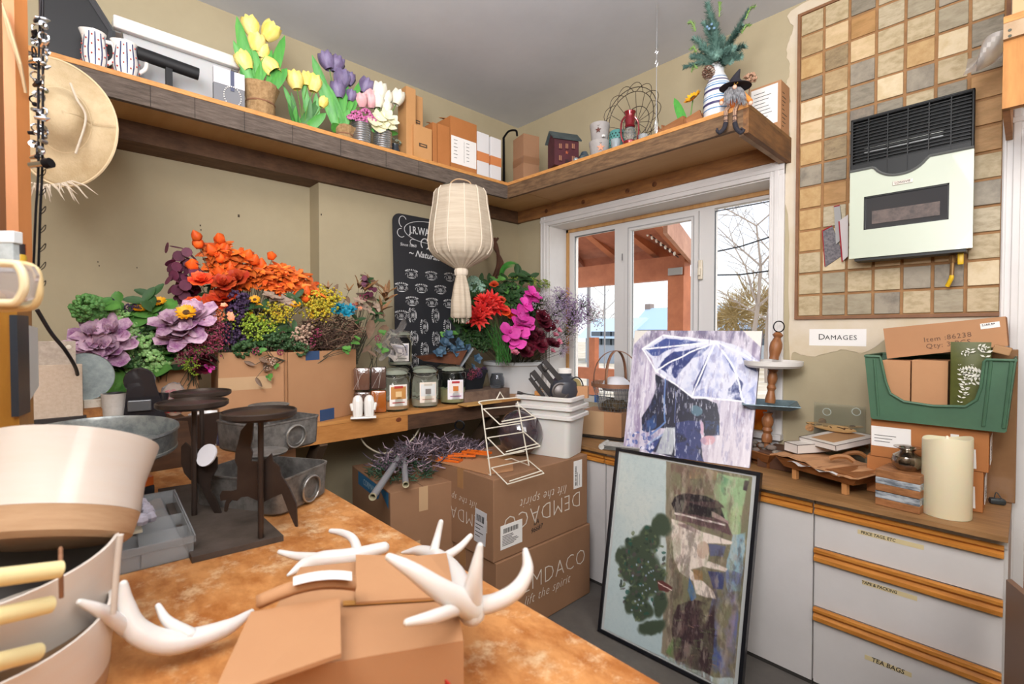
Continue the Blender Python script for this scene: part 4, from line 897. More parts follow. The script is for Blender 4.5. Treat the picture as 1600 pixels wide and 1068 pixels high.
# ---- tall tan cupboard side panel at the left edge
cp=thing('side_panel','tall orange-tan wooden cupboard panel along the upper left edge','panel',(0,0,0))
a=at(-80,400,t=1.0);c=at(30,400,t=1.06)
MB().prism([(a.x,a.y),(c.x,c.y),(c.x-.02,c.y+.02),(a.x-.02,a.y+.02)],at(20,420,t=1.05).z,2.6).obj('panel',mat('tan_panel','b5743f',.5,col2='a56836',scale=3,stretch=(3,3,1)),cp)
a=at(-30,0,t=.9);c=at(22,0,t=1.0)
vq(at(-60,300,t=.82),at(9,300,t=.9),at(9,420,t=.9).z,2.3,.015,'edge_board',mat('dark_edge_board','6f4526',.5),cp)
fs_=thing('wicker_fan','pale woven fan leaning beside the cupboard panel at the upper left','fan',(0,0,0))
for k in range(6):MB().tube([at(3+k*2,5+k*6,t=1.02),at(16+k*3.2,60+k*8,t=1.03),at(30+k*2.0,100+k*9,t=1.05)],.003,5).obj('rib',mat('fan_tan','b59a76',.7),fs_)
# ---- clear acrylic basket with cream tubular rims
ab=thing('acrylic_basket','clear acrylic tray basket with cream rounded rims at the left edge','basket',(0,0,0))
m_rimc=mat('cream_rim','ece0bb',.35)
def loop_(pts,t,r):return crv([at(a,b,t=t) for a,b in pts],5)
MB().tube(loop_([(-60,473),(0,473),(24,472),(34,460),(38,448),(36,430),(30,418),(18,412),(-60,410)],.52,0),.0042,10).obj('rim',m_rimc,ab,smooth=True)
MB().tube(loop_([(-60,482),(20,482),(50,479),(60,466),(62,450),(60,432),(54,420),(30,412),(-60,408)],.60,0),.0040,10).obj('rim',mat('tan_rim','d6c08e',.4),ab,smooth=True)
pl=[at(a,b,t=.56) for a,b in((-60,474),(28,472),(48,465),(56,430),(48,415),(20,409),(-60,407))]
MB().add(pl+[v+FW*.005 for v in pl],[tuple(range(7)),tuple(range(7,14))]+[(i,(i+1)%7,7+(i+1)%7,7+i) for i in range(7)]).obj('acrylic_side',mat('acrylic','e3dfe2',.08,trans=.8,ior=1.1),ab)
MB().sph(at(2,466,t=.58),.018,14,sc=(1.6,1,.55)).obj('stone',mat('tan_stone','b09878',.6),thing('small_stone','smooth tan pebble inside the acrylic basket','stone',(0,0,0)))
gb=thing('gift_box','pale grey speckled box standing at the left edge above the acrylic basket','box',(0,0,0))
a=at(-60,412,t=.80);
fplate(-60,378,20,425,.80,.012,'box_body',mat('speckled_grey','a9b0b0',.6,col2='8f9696',scale=60),gb);fplate(-62,360,21,379,.798,.016,'lid',mat('lid_grey','c2c6c6',.4),gb)
bt=thing('small_bottle','tiny amber bottle with a black cap beside the grey box','bottle',at(30,414,t=.9))
MB().lathe([(0,0),(.0105,0),(.011,.015),(.008,.024),(0,.024)],16).obj('bottle_glass',mat('amber_liquid','d9b23c',.1,trans=.5),bt,smooth=True)
MB().cyl((0,0,.018),(0,0,.039),.0095,16).obj('cap',m_gb,bt)
sh=thing('plastic_ledge','frosted plastic shelf carrying the grey box and small bottle at the left edge','shelf',(0,0,0))
fplate(-80,413,34,418,.80,.03,'ledge',mat('frosted_plastic','c6c0bd',.3),sh)
# ---- earring tree
et=thing('jewelry_stand','tall black wire jewelry stand with silver earrings and small hooks at the upper left','jewelry stand',(0,0,0))
m_jb=mat('jewelry_black','17161a',.35,.6)
for dx in(0,1):
 P_=crv([at(64+dx*3,-5,t=1.02),at(60+dx*7,120,t=1.02),at(60+dx*6,260,t=1.02),at(56+dx*7,330,t=1.02),at(52+dx*8,425,t=1.02)],8)
 MB().tube(P_,.0022,8).obj('rod',m_jb,et,smooth=True)
hk=MB()
for k in range(7):
 y_=268+k*29;a=at(61,y_+8,t=1.02);w=.012
 hk.tube(crv([a,a+RI*.008+UP*.010,a+RI*.014+UP*.016,a+RI*.012+UP*.006,a+RI*.002-UP*.002],4),.0008,5)
tag(hk.obj('hook',m_jb,et),None,None,kind='stuff')
m_ch=mat('earring_silver','cfd2d6',.15,1.0)
k=0
for y_ in range(28,262,13):
 for s_ in(-1,1):
  a=at(62+s_*rnd.uniform(3,9),y_+rnd.uniform(-4,4),t=1.02+rnd.uniform(-.02,.02));kd=(['disc','drop','hoop'][k%3],k%4==0);e=thing('earring','small %s %s earring hanging on the jewelry stand'%('black' if kd[1] else 'silver',kd[0]),'earring',a,rnd.uniform(0,3),'%s %s earrings on the wire stand'%('black' if kd[1] else 'silver',kd[0]))
  b=MB();R_=Matrix.Rotation(rnd.uniform(0,3),3,'X')
  if k%3==0:b.lathe([(.004,0),(.009,.002),(.004,.004),(.002,.002),(.004,0)],12,axis=(rnd.uniform(-1,1),1,rnd.uniform(-.5,.5)))
  elif k%3==1:b.tube([(-.012,0,0),(.004,0,.002),(.012,.003,.006)],[.0035,.0055,.001],8)
  else:b.tube([(.008*math.cos(q_*PI/6),0,.008*math.sin(q_*PI/6)) for q_ in range(12)],.0016,6,closed=True);b.sph((0,0,-.010),.005,8)
  b.obj('silver',m_ch if k%4 else m_jb,e,smooth=True);k+=1
cl=thing('clamp_knob','black and silver clamp knob on the jewelry stand','clamp',(0,0,0))
MB().tube([at(47,258,t=1.0),at(72,255,t=1.0)],.006,10).obj('bar',m_ch,cl,smooth=True);MB().tube([at(70,256,t=1.0),at(80,254,t=1.0)],.010,14).obj('knob',m_jb,cl,smooth=True)
# ---- woven sun hat under the shelf
ht=thing('sinamay_hat','wide natural woven sinamay hat with frayed feathers hanging under the shelf at the upper left','hat',(0,0,0))
xh=-2.45
cH=at(98,188,x=xh);Rz=(at(98,88,x=xh).z-at(98,286,x=xh).z)/2;Ry=(at(186,190,x=xh).y-at(10,190,x=xh).y)/2
m_hat=mat('woven_straw','d9c4a0',.75,col2='b89f78',scale=5,stretch=(1,1,1),bump=.5,bscale=160,contrast=(.35,.65))
def hatf(u,v):
 a=2*PI*u;r=v
 dpt=.05*math.cos(2*a+.6)*r*r+.09*math.exp(-(r/.42)**4)
 return(cH.x+dpt,cH.y+Ry*r*math.cos(a),cH.z+Rz*r*math.sin(a))
ho=MB().sheet(hatf,56,20).obj('brim',m_hat,ht,smooth=True);s_=ho.modifiers.new('s','SOLIDIFY');s_.thickness=.003
MB().tube([hatf(k/56,1.0) for k in range(56)],.005,6,closed=True).obj('brim_edge',mat('hat_edge','dcc6a0',.7),ht,smooth=True)
MB().tube([hatf(k/40,.5) for k in range(40)],.004,6,closed=True).obj('crown_band',MATS['hat_edge'],ht,smooth=True)
ff=MB()
for k in range(26):
 a=at(36+k*3.0,282+6*math.sin(k/25*PI),x=xh+.01);dx_=(k-12)/12
 e_=a+Vector((rnd.uniform(-.02,.03),dx_*.05+rnd.uniform(-.03,.03),-rnd.uniform(.02,.07)));m_=(a+e_)/2+Vector((.01,0,.008))
 ff.tube([a,m_,e_],[.003,.0035,.0006],5)
tag(ff.obj('frayed_feather',mat('feather_cream','d3c4b0',.7),ht,smooth=True),None,None,kind='stuff')
sw=MB().tube(crv([at(110,130,x=xh+.07),at(120,155,x=xh+.09),at(134,185,x=xh+.08),at(118,240,x=xh+.07)],6),[.003]*4+[.006]*14+[.002]*1 if False else .004,6)
sw.obj('twist_trim',MATS['feather_cream'],ht,smooth=True)
# ============================================================ HIGH SHELF, LEFT ARM
ZH=2.6155
XS=-2.60
def vx(px,py,x):return at(px,py,x=x)
eb=thing('black_board','tall black board with a slanted corner standing on the shelf at the far left','board',(0,0,0))
xq=-2.66
P_=[vx(62,96,xq),vx(166,110,xq),vx(175,50,xq),vx(140,-5,xq),vx(60,-60,xq)]
zb_=ZH+.001
pts=[(P_[0].y,zb_),(P_[1].y,zb_),(P_[2].y,P_[2].z),(P_[3].y,P_[3].z),(P_[0].y,P_[3].z+.02)]
MB().add([(xq,a,b) for a,b in pts]+[(xq-.02,a,b) for a,b in pts],[(0,1,2,3,4),(9,8,7,6,5)]+[(i,(i+1)%5,5+(i+1)%5,5+i) for i in range(5)]).obj('panel_body',mat('panel_black','1d1d1f',.5),eb)
MB().tube([(xq+.005,P_[1].y,zb_+.01),(xq+.005,P_[2].y,P_[2].z),(xq+.005,P_[3].y,P_[3].z)],.012,4).obj('bevelled_edge',mat('panel_edge','4b4c50',.4),eb)
m_pit=mat('pitcher_cream','e6e2dc',.25,coat=.5);m_pst=mat('stripe_blue','39456e',.35);m_pred=mat('floret_red','b8504a',.4)
def pitcher(label,px0,px1,pyb,pyt):
 x=-2.60;a=vx(px0,pyb,x);b=vx(px1,pyb,x);w=(b.y-a.y)/2;c=Vector((x,(a.y+b.y)/2,ZH+.001));h=vx((px0+px1)/2,pyt,x).z-ZH
 t=thing('striped_pitcher',label,'pitcher',c,0,'blue striped pitchers on the high shelf')
 pr=[(0,0),(w*.82,0),(w*.98,h*.2),(w,h*.4),(w*.86,h*.75),(w*.84,h*.9),(w*.93,h),(w*.88,h),(w*.8,h*.9),(w*.8,h*.5),(0,h*.1)]
 wb_=lambda th,z:1+(.28 if z>h*.85 else 0)*max(0,math.cos(th+PI/2))**6
 MB().lathe(pr,40,wob=wb_).obj('body',m_pit,t,smooth=True)
 rad=lambda z:np.interp(z,[p[1] for p in pr[:6]],[p[0] for p in pr[:6]])
 for k in range(12):
  th=k*PI/6;b_=MB()
  b_.sheet(lambda u,v:((rad(v*h*.93)+.0012)*math.cos(th+(u-.5)*.12),(rad(v*h*.93)+.0012)*math.sin(th+(u-.5)*.12),.004+v*h*.93),1,10);b_.obj('stripe',m_pst,t)
 fl_=MB()
 for k in range(12):
  for j in range(3):
   th=(k+.5)*PI/6;z=h*(.18+.27*j+(.12 if k%2 else 0));r=rad(z)+.002;fl_.sph((r*math.cos(th),r*math.sin(th),z),.0032,6,sc=(1,1,1.2))
 tag(fl_.obj('red_floret',m_pred,t),None,None,kind='stuff')
 MB().tube(crv([(0,w*.8,h*.85),(0,w*1.45,h*.82),(0,w*1.5,h*.45),(0,w*.9,h*.2)],6),.008,10).obj('handle',m_pit,t,smooth=True)
pitcher('left one of two white pitchers with blue stripes on the high shelf',127,169,108,52)
pitcher('right one of two white pitchers with blue stripes, beside the clear tub',176,218,120,69)
ts=thing('display_stand','black T-shaped padded jewelry display stand in front of the frosted tub','stand',(0,0,0))
a=vx(214,82,-2.59);b=vx(310,116,-2.59);c=vx(264,130,-2.59)
M=plane_M((a+b)/2,(b-a),(0,0,1));L_=(b-a).length
MB().tube([a,b],.026,12).obj('arm',mat('black_velvet','161618',.6),ts,smooth=True)
MB().b2((-2.602,c.y-.012,ZH+.006),(-2.578,c.y+.012,vx(264,100,-2.59).z)).obj('pole',MATS['black_velvet'],ts)
MB().b2((-2.66,c.y-.05,ZH+.0005),(-2.57,c.y+.05,ZH+.006)).obj('foot',MATS['black_velvet'],ts)
t=thing('frosted_tub','long frosted plastic storage tub with a thick rim behind the T-shaped stand','tub',(0,0,0))
x1=-2.72;y0,y1=vx(192,60,x1).y,vx(362,120,x1).y;zt=vx(378,96,x1).z
b=MB();x0=-3.02
B0=[(x1-.03,y0+.03),(x1-.03,y1-.04),(x0+.03,y1-.04),(x0+.03,y0+.03)];B1=[(x1,y0),(x1,y1),(x0,y1),(x0,y0)]
V_=[(p[0],p[1],ZH+.001) for p in B0]+[(p[0],p[1],zt-.05) for p in B1]
b.add(V_,[(0,1,2,3)]+[(i,(i+1)%4,4+(i+1)%4,4+i) for i in range(4)])
b.obj('tub_body',mat('frosted_tub','b9b9b9',.35,sss=.2),t)
b=MB();r_=.035
b.b2((x1-.0,y0-r_,zt-.055),(x1+r_,y1+r_,zt),bev=.008);b.b2((x0-.01,y0-r_,zt-.055),(x0,y1+r_,zt),bev=.004);b.b2((x0,y0-r_,zt-.055),(x1,y0,zt),bev=.008);b.b2((x0,y1,zt-.055),(x1,y1+r_,zt),bev=.008)
b.obj('rim',mat('tub_rim','d9d5d0',.4,sss=.2),t)
nc=thing('necklace_card','grey and white jewelry card with a pale bead loop and dark ribbon','card',(0,0,0));x1=-2.575
a=vx(334,152,x1);b=vx(382,118,x1);z0=ZH+.001;zm=vx(356,134,x1).z
MB().b2((x1-.02,a.y,z0),(x1,b.y,zm)).obj('card_lower',mat('card_grey','77787c',.6),nc);MB().b2((x1-.022,a.y,zm),(x1+.002,b.y,b.z)).obj('card_upper',mat('card_white','d2cfd3',.6),nc)
yc_=(a.y+b.y)/2+.012;MB().b2((x1+.002,yc_-.008,zm-.02),(x1+.004,yc_+.008,b.z)).obj('ribbon',mat('ribbon_slate','50546a',.5),nc)
bd_=MB()
for k in range(26):a_=2*PI*k/26;bd_.sph((x1+.004,yc_+.036*math.cos(a_),zm-.045+.045*math.sin(a_)),.0032,6)
bd_.obj('bead_loop',mat('bead_white','e5e2dc',.3),nc)
# ---- plants
m_leafg=mat('tulip_leaf','5aa545',.45,col2='3f8a3a',scale=5,stretch=(8,8,1))
m_leafd=mat('tulip_leaf_dark','3f7a35',.5,col2='2f6428',scale=5,stretch=(8,8,1))
def leaf_strip(mb,p,d,L,w,bend=.3,n=7,twist=0.0,fold=.25):
 """long blade from p heading d"""
 p=Vector(p);d=Vector(d).normalized();side=d.cross(Vector((CAM-p).normalized())).normalized()
 nrm=side.cross(d);side=side*math.cos(twist)+nrm*math.sin(twist);nrm=side.cross(d)
 vs=[]
 for i in range(n+1):
  u=i/n;c=p+d*L*u+nrm*(-bend*L*u*u)+Vector((0,0,-abs(bend)*.3*L*u*u));ww=w*(math.sin(PI*min(1,u*.82+.12)))**.8*(1 if u<.96 else .15)
  vs+=[c-side*ww/2+nrm*fold*ww*.5,c,c+side*ww/2+nrm*fold*ww*.5]
 fs=[]
 for i in range(n):
  for k in(0,1):fs.append((i*3+k,i*3+k+1,i*3+4+k,i*3+3+k))
 mb.add(vs,fs)
def tulip_mesh(name,c1,c2,n=6):
 b=MB()
 for k in range(n):
  a0=2*PI*k/n;off=.92 if k%2 else 1.0
  def f(u,v,a0=a0,off=off):
   a=a0+(u-.5)*1.35;r=off*(.012+.016*math.sin(PI*min(v*.95+.05,1)*.75)*1.0)*(1-.35*max(0,v-.75)*4*abs(u-.5)*2)
   return(r*math.cos(a),r*math.sin(a),v*.058-.006*abs(u-.5)*2*v)
  b.sheet(f,4,7)
 return b.mesh(name,mat('petal_'+c1,c1,.5,col2=c2,kind='noise',scale=28,stretch=(1,1,.5),sss=.1,contrast=(.3,.7)),smooth=True,angle=80)
T_Y=tulip_mesh('tulip_head','f0d24a','f6e6a0');T_P=tulip_mesh('tulip_head','58476a','8f84a6');T_W=tulip_mesh('tulip_head','e9e2cb','f2ecdd');T_K=tulip_mesh('tulip_head','d99aa0','e8c0c0')
m_stem=mat('stem_green','5d8a3c',.6)
def aim(o,p,d,s=1.0,roll=0.0):
 A,B,D=frame(d);M=Matrix((A,B,D)).transposed().to_4x4()@Matrix.Rotation(roll,4,'Z')@Matrix.Scale(s,4);M.translation=p;o.matrix_local=M
def put(me,name,par,p,d,s=1.0,roll=None):
 o=bpy.data.objects.new(name,me);COL.objects.link(o);o.parent=par;aim(o,Vector(p),Vector(d),s,rnd.uniform(0,6) if roll is None else roll);return o
def tulip(par,base,px,py,x,me,s=1.0,lean=None):
 top=at(px,py,x=x) if not isinstance(x,tuple) else at(px,py,**{x[0]:x[1]})
 d=(top-Vector(base));dd=Vector((d.x*.6,d.y*.6,d.z)).normalized()
 if lean:dd=(dd+RI*lean[0]+UP*lean[1]).normalized()
 hp=top-dd*.028*s
 P_=crv([base,(Vector(base)+hp)/2+Vector((rnd.uniform(-.01,.01),rnd.uniform(-.01,.01),.01)),hp],5)
 MB().tube(P_,.0026,6).obj('stem',m_stem,par,smooth=True)
 return put(me,'tulip_head',par,hp,dd,s)
m_burlap=mat('burlap','a98a62',.95,col2='8a6c48',scale=60,bump=.8,bscale=120)
def burlap_pot(par,c,r0,r1,h):
 wf=lambda t,z:1+.05*math.sin(5*t+z*40)+.03*math.sin(11*t)
 MB().lathe([(0,0),(r0*.9,0),(r0,.01),(r0*.93,h*.4),(r0*.9,h*.5),(r1,h*.95),(r1*1.02,h),(r1*.9,h*.97),(r0*.7,h*.5)],28,c,wob=wf).obj('burlap_wrap',m_burlap,par,smooth=True,angle=70)
 b=MB();b.tube([Vector(c)+Vector(((r0*.95)*math.cos(a*PI/8),(r0*.95)*math.sin(a*PI/8),h*.45)) for a in range(16)],.004,6,closed=True);b.obj('twine_tie',m_twine,par,smooth=True)
x=-2.64
c0=Vector((x,at(407,175,x=x).y,ZH+.001))
yt=thing('yellow_tulips','yellow artificial tulips with broad leaves in a burlap wrapped pot on the high shelf','potted tulips',(0,0,0))
s_px=2.72/757
burlap_pot(yt,c0,.068,.084,.155)
base=c0+Vector((0,0,.13))
for(px,py,s_,ln) in((392,42,1.5,(-.2,.3)),(401,68,1.5,(0,.5)),(422,50,1.6,(.9,.3)),(410,80,1.2,(.2,.5)),(382,96,1.5,(-.5,.6)),(421,103,1.6,(.3,-1.6))):
 tulip(yt,base,px,py,x+.02,T_Y,s_,ln)
for k,(px,py,w) in enumerate(((381,28,.05),(398,73,.055),(436,50,.045),(436,82,.04),(437,103,.045),(374,68,.04),(390,100,.05))):
 b=MB();tip=at(px,py,x=x+.03);leaf_strip(b,base+Vector((rnd.uniform(-.02,.02),rnd.uniform(-.04,.04),0)),tip-base,(tip-base).length,w*1.1,bend=.05,fold=.3);b.obj('leaf',m_leafg,yt,smooth=True)
mt=thing('purple_tulips','purple and yellow artificial tulips with long blade leaves lying in a burlap bundle','tulips',(0,0,0))
c1=Vector((x,at(530,205,x=x).y,ZH+.001));burlap_pot(mt,c1+Vector((0,.03,0)),.05,.065,.075);base=c1+Vector((0,0,.05))
for(px,py,me,s_,ln) in((511,96,T_P,1.55,(-.4,.6)),(526,101,T_P,1.5,(.6,.5)),(534,124,T_P,1.7,(.2,.6)),(528,141,T_P,1.5,(-.1,.4)),(546,124,T_P,1.2,(.2,.5)),(571,135,T_P,1.5,(.5,.8)),(575,148,T_K,1.2,(.5,.6)),(548,150,T_P,1.1,(0,.4))):
 tulip(mt,base,px,py,x+.02,me,s_,ln)
for k,(px,py,w) in enumerate(((487,82,.055),(520,192,.05),(500,118,.05),(543,122,.045),(564,122,.045),(545,170,.05),(556,150,.035),(512,130,.045))):
 b=MB();tip=at(px,py,x=x+.04);bs=base+Vector((0,rnd.uniform(-.05,.05),0));leaf_strip(b,bs,tip-bs,(tip-bs).length,w*1.1,bend=.06);b.obj('leaf',m_leafg,mt,smooth=True)
mt2=thing('small_yellow_tulips','smaller bunch of yellow tulips in grassy leaves left of the purple tulips','tulips',(0,0,0))
c1=Vector((x-.06,at(480,190,x=x).y,ZH+.001));base=c1+Vector((0,0,.01))
MB().lathe([(0,0),(.045,0),(.05,.03),(.035,.05),(0,.05)],20,c1,wob=lambda t,z:1+.08*math.sin(7*t)).obj('moss_base',m_burlap,mt2,smooth=True)
for(px,py,me,s_,ln) in((461,126,T_Y,1.55,(-.3,.7)),(480,124,T_Y,1.2,(0,.6)),(491,131,T_Y,1.5,(.1,.7)),(505,160,T_Y,1.0,(.3,.8))):tulip(mt2,base,px,py,x,me,s_,ln)
for k,(px,py,w) in enumerate(((442,130,.03),(455,142,.03),(472,118,.04),(505,148,.04),(494,142,.04),(450,160,.02),(462,165,.025),(485,150,.03),(510,175,.05))):
 b=MB();tip=at(px,py,x=x+.01);bs=base+Vector((0,rnd.uniform(-.08,.08),0));leaf_strip(b,bs,tip-bs,(tip-bs).length,w,bend=.08);b.obj('leaf',m_leafd if k%2 else m_leafg,mt2,smooth=True)
m_can=mat('ribbed_tin','b5b7b9',.28,.9)
def can(par,px,pyb,r,h,x):
 c=Vector((x,at(px,pyb,x=x).y,ZH+.001));pr=[(0,0),(r,0)]
 n=9
 for k in range(n):pr+=[(r,h*(k+.1)/n),(r*1.05,h*(k+.5)/n),(r,h*(k+.9)/n)]
 pr+=[(r*1.03,h),(r*.96,h),(r*.95,h*.7),(0,h*.7)]
 MB().lathe(pr,32,c).obj('ribbed_can',m_can,par,smooth=True,angle=20);return c
def five_petal(name,mt_,r=.02,n=5,w=.5,cup=.35,cen=None):
 b=MB()
 for k in range(n):
  a=2*PI*k/n
  def f(u,v):
   ww=w*math.sin(PI*min(1,.15+v*.8))*r;q=v*r
   return(q*math.cos(a)-(u-.5)*ww*2*math.sin(a),q*math.sin(a)+(u-.5)*ww*2*math.cos(a),cup*q*v+.12*abs(u-.5)*ww)
  b.sheet(f,2,4)
 return b.mesh(name,mt_,smooth=True,angle=80)
def cluster_mesh(name,m_,R,n,pr,seed=1,sc=(1,1,.7),half=True,seg=6):
 b=MB();r2=random.Random(seed)
 for k in range(n):
  th=r2.uniform(0,2*PI);ph=math.acos(r2.uniform(0 if half else-1,1));rr_=R*r2.uniform(.8,1)
  b.sph((rr_*math.sin(ph)*math.cos(th)*sc[0],rr_*math.sin(ph)*math.sin(th)*sc[1],rr_*math.cos(ph)*sc[2]),pr*r2.uniform(.7,1.3),seg)
 return b.mesh(name,m_,smooth=True)
fp_w=five_petal('white_blossom',mat('blossom_cream','ece8c4',.5,sss=.1),.03);fp_pk=cluster_mesh('pink_floret_cluster',mat('floret_magenta','b0407f',.6,col2='d88ab8',scale=60),.032,60,.0052,3)
gc1=thing('tin_can_flowers','ribbed tin can of pink and magenta small flowers, left one of the pair','potted flowers',(0,0,0))
x=-2.62;c=can(gc1,564,222,.052,.115,x)
for(px,py) in((558,180),(572,177),(566,188),(551,186),(580,186)):put(fp_pk,'floret_cluster',gc1,at(px,py,x=x+.02),(.6,0,.8),1.0)
for(px,py) in((566,162),(580,163)):put(T_K,'tulip_head',gc1,at(px,py+6,x=x),(.2,-.2,1),1.3)
b=MB()
for(px,py) in((548,165),(543,178),(590,178),(556,190),(575,192)):leaf_strip(b,c+Vector((0,0,.1)),at(px,py,x=x)-(c+Vector((0,0,.1))),.08,.02)
tag(b.obj('leaves',m_leafd,gc1,smooth=True),None,None,kind='stuff')
gc2=thing('tin_can_flowers','ribbed tin can of white tulips and cream blossoms, right one of the pair','potted flowers',(0,0,0))
c=can(gc2,598,232,.052,.11,x);base=c+Vector((0,0,.1))
for(px,py,s_) in((593,143,1.6),(591,158,1.3),(604,153,1.3),(621,153,1.5),(604,168,1.1)):tulip(gc2,base,px,py,x+.02,T_W,s_,(.1,.3))
for(px,py) in((592,183),(604,180),(612,188),(597,194),(584,190),(608,196),(590,200)):put(fp_w,'blossom',gc2,at(px,py,x=x+.04),(1,-.1,.4),1.5)
b=MB()
for(px,py) in((584,150),(612,145),(622,180),(626,205),(580,200),(600,150)):leaf_strip(b,base,at(px,py,x=x+.01)-base,(at(px,py,x=x)-base).length,.03)
tag(b.obj('leaves',m_leafg,gc2,smooth=True),None,None,kind='stuff')
dv=thing('dark_glass_vase','small dark glass vase with grey sprigs beside the tin cans','vase',(-2.66,at(617,240,x=-2.66).y,ZH+.001))
MB().lathe([(0,0),(.028,0),(.032,.04),(.026,.06),(.028,.075),(.024,.075),(.02,.05),(0,.01)],20).obj('vase_body',mat('dark_glass','2c3238',.1,coat=.5),dv,smooth=True)
put(cluster_mesh('sprig_cluster',mat('sprig_grey','7c8470',.7),.035,50,.004,9),'sprig',dv,(0,0,.085),(0,0,1),1.1)
m_kraft=tint_mat('kraft_box','c08f5e',.05,rough=.7,col2='b3834f',scale=3)
m_logo=mat('kraft_logo','4a3c30',.7)
def sbox(label,px0,px1,pyt,x,D,m_,logo=None,cat='box',name='kraft_box',group=None,rz=0,flap=False):
 a=at(px0,250,x=x).y;b=at(px1,250,x=x).y;h=at((px0+px1)/2,pyt,x=x).z-ZH
 t=thing(name,label,cat,(x-D/2,(a+b)/2,ZH+.001),rz,group)
 w=(b-a)/2
 MB().b2((-D/2,-w,0),(D/2,w,h),bev=.0015).obj('body',m_,t)
 MB().b2((-.0008,-w+.002,h-.001),(.0008,w-.002,h+.0008)).obj('seam',m_seam,t)
 if logo:
  MB().box((D/2+.0006,0,h*logo),(.001,w*.9,.022)).obj('logo_patch',m_logo,t)
  MB().box((D/2+.0012,0,h*logo),(.001,w*.6,.007)).obj('logo_mark',m_kraft,t)
 if flap:
  MB().box((-D*.3,0,0),(D*.5,2*w,.003),M=Matrix.Translation((-D*.1,0,h+.015))@Matrix.Rotation(.35,4,'Y')).obj('flap',m_,t)
 return t,w,h
sbox('tall thin kraft box beside the tulips, tallest on the shelf',635,650,137,-2.62,.10,m_kraft)
sbox('tall kraft box with a dark logo patch behind the shorter one',645,661,150,-2.68,.07,m_kraft,logo=.62)
sbox('short kraft box with a dark logo patch in front',647,675,198,-2.60,.05,m_kraft,logo=.45)
sbox('orange-brown narrow carton with a leaf poking out, left of the taped one',676,683,192,-2.62,.09,m_cardo,flap=True)
sbox('orange-brown carton with clear tape, middle of the shelf cartons',684,703,196,-2.62,.10,m_cardo,flap=True)
t,w,h=sbox('larger orange-brown carton with a printed white list label',704,745,188,-2.62,.16,m_cardo,flap=True)
lb_=MB().box((.0806,0,h*.40),(.001,w*1.9,h*.5)).obj('list_label',m_paper,t)
b=MB()
for i in range(6):
 for(o,l) in((-.05,.035),(.015,.03)):b.box((.0815,o*w/.07*1.0+l/4,h*(.58-.065*i)),(.0006,l*rnd.uniform(.6,1),.003))
b.box((.0815,.0,h*.4),(.0006,.0012,h*.4));tag(b.obj('print',m_black,t),None,None,kind='stuff')
for k,(a,b_,tp_) in enumerate(((746,764,208),(767,783,216))):
 t,w,h=sbox(['tall white bottle carton with an orange band, nearer one','tall white bottle carton with an orange band, nearer the corner'][k],a,b_,tp_,-2.62,.05,mat('white_box','dedcdc',.5),name='banded_box',group='white cartons with orange bands')
 MB().b2((-.0265,-w-.0012,h*.38),(.0265,w+.0012,h*.58)).obj('orange_band',mat('band_orange','cf8350',.5),t)
gl=thing('green_leaf_tip','single dark green tulip leaf sticking up behind the cartons','leaf',(0,0,0))
b=MB();a=Vector((-2.76,at(668,205,x=-2.76).y,ZH+.08));tip=at(672,175,x=-2.76);leaf_strip(b,Vector((-2.76,a.y-.02,ZH)),tip-Vector((-2.76,a.y-.02,ZH)),(tip-Vector((-2.76,a.y-.02,ZH))).length,.045);b.obj('leaf',m_leafd,gl,smooth=True)
b=MB();leaf_strip(b,Vector((-2.76,a.y+.10,ZH+.12)),Vector((0,.2,.05)),.14,.04);b.obj('leaf',m_leafg,gl,smooth=True)
# ============================================================ HIGH SHELF, WINDOW ARM
def by(px,py,y):return at(px,py,y=y)
def onB(px,y):p=at(px,230,y=y);return Vector((p.x,y,ZH+.001))
y=2.44
c=onB(812,y);L=at(787,230,y=y).x;
a=onB(788,2.47);b=onB(818,2.40);e=onB(838,2.46)
wA=(b-a).length
t=thing('carton','plain brown taped carton in the shelf corner beside the red house','carton',b,math.atan2((b-a).y,(b-a).x))
h=at(818,208,y=2.40).z-ZH
MB().b2((-.15,0,0),(0,.13,h),bev=.002).obj('body',m_cardd,t);MB().b2((-.151,-.0012,h*.38),(.001,.131,h*.53)).obj('tape',mat('tape_brown_dark','8a6448',.3),t)
MB().b2((-.0765,.002,h-.001),(-.075,.128,h+.001)).obj('seam',m_seam,t)
bw_=thing('black_frame_piece','black wrought metal piece behind the corner carton','metalwork',(0,0,0))
b=MB();b.tube(crv([by(787,215,2.6),by(795,205,2.6),by(806,204,2.6),by(808,212,2.6)],5),.008,8);b.tube([onB(786,2.6)+Vector((.012,0,0)),by(787,215,2.6)],.010,8);b.obj('curl',m_jb,bw_,smooth=True)
m_red=mat('barn_red','4f2028',.7,col2='3f191f',scale=12);m_roof=mat('roof_slate','3a4344',.7,col2='4c5656',scale=20)
rz=math.radians(33)
hs=thing('red_house','dark red wooden house with grey roof and small cut-out windows on the high shelf','model house',onB(880,2.42),0)
p=hs.location;hs.rotation_euler=(0,0,math.atan2(p.y,p.x)-PI/2+.42)
Hh=at(862,225,y=2.42).z-ZH;w=.085;D=.055;H2=.165
poly=[(-D,0),(D,0),(D,H2),(0,H2+.05),(-D,H2)]
MB().prism(poly,-w,w,M=plane_M((0,0,0),(0,1,0),(0,0,1))).obj('house_body',m_red,hs)
for s_ in(-1,1):
 M=Matrix.Translation((0,s_*.034,H2+.032))@Matrix.Rotation(-s_*math.radians(42),4,'X');MB().box((0,0,0),(w*2+.03,.092,.008),M=M).obj('roof_panel',m_roof,hs)
m_win=mat('window_amber','9a6a50',.6)
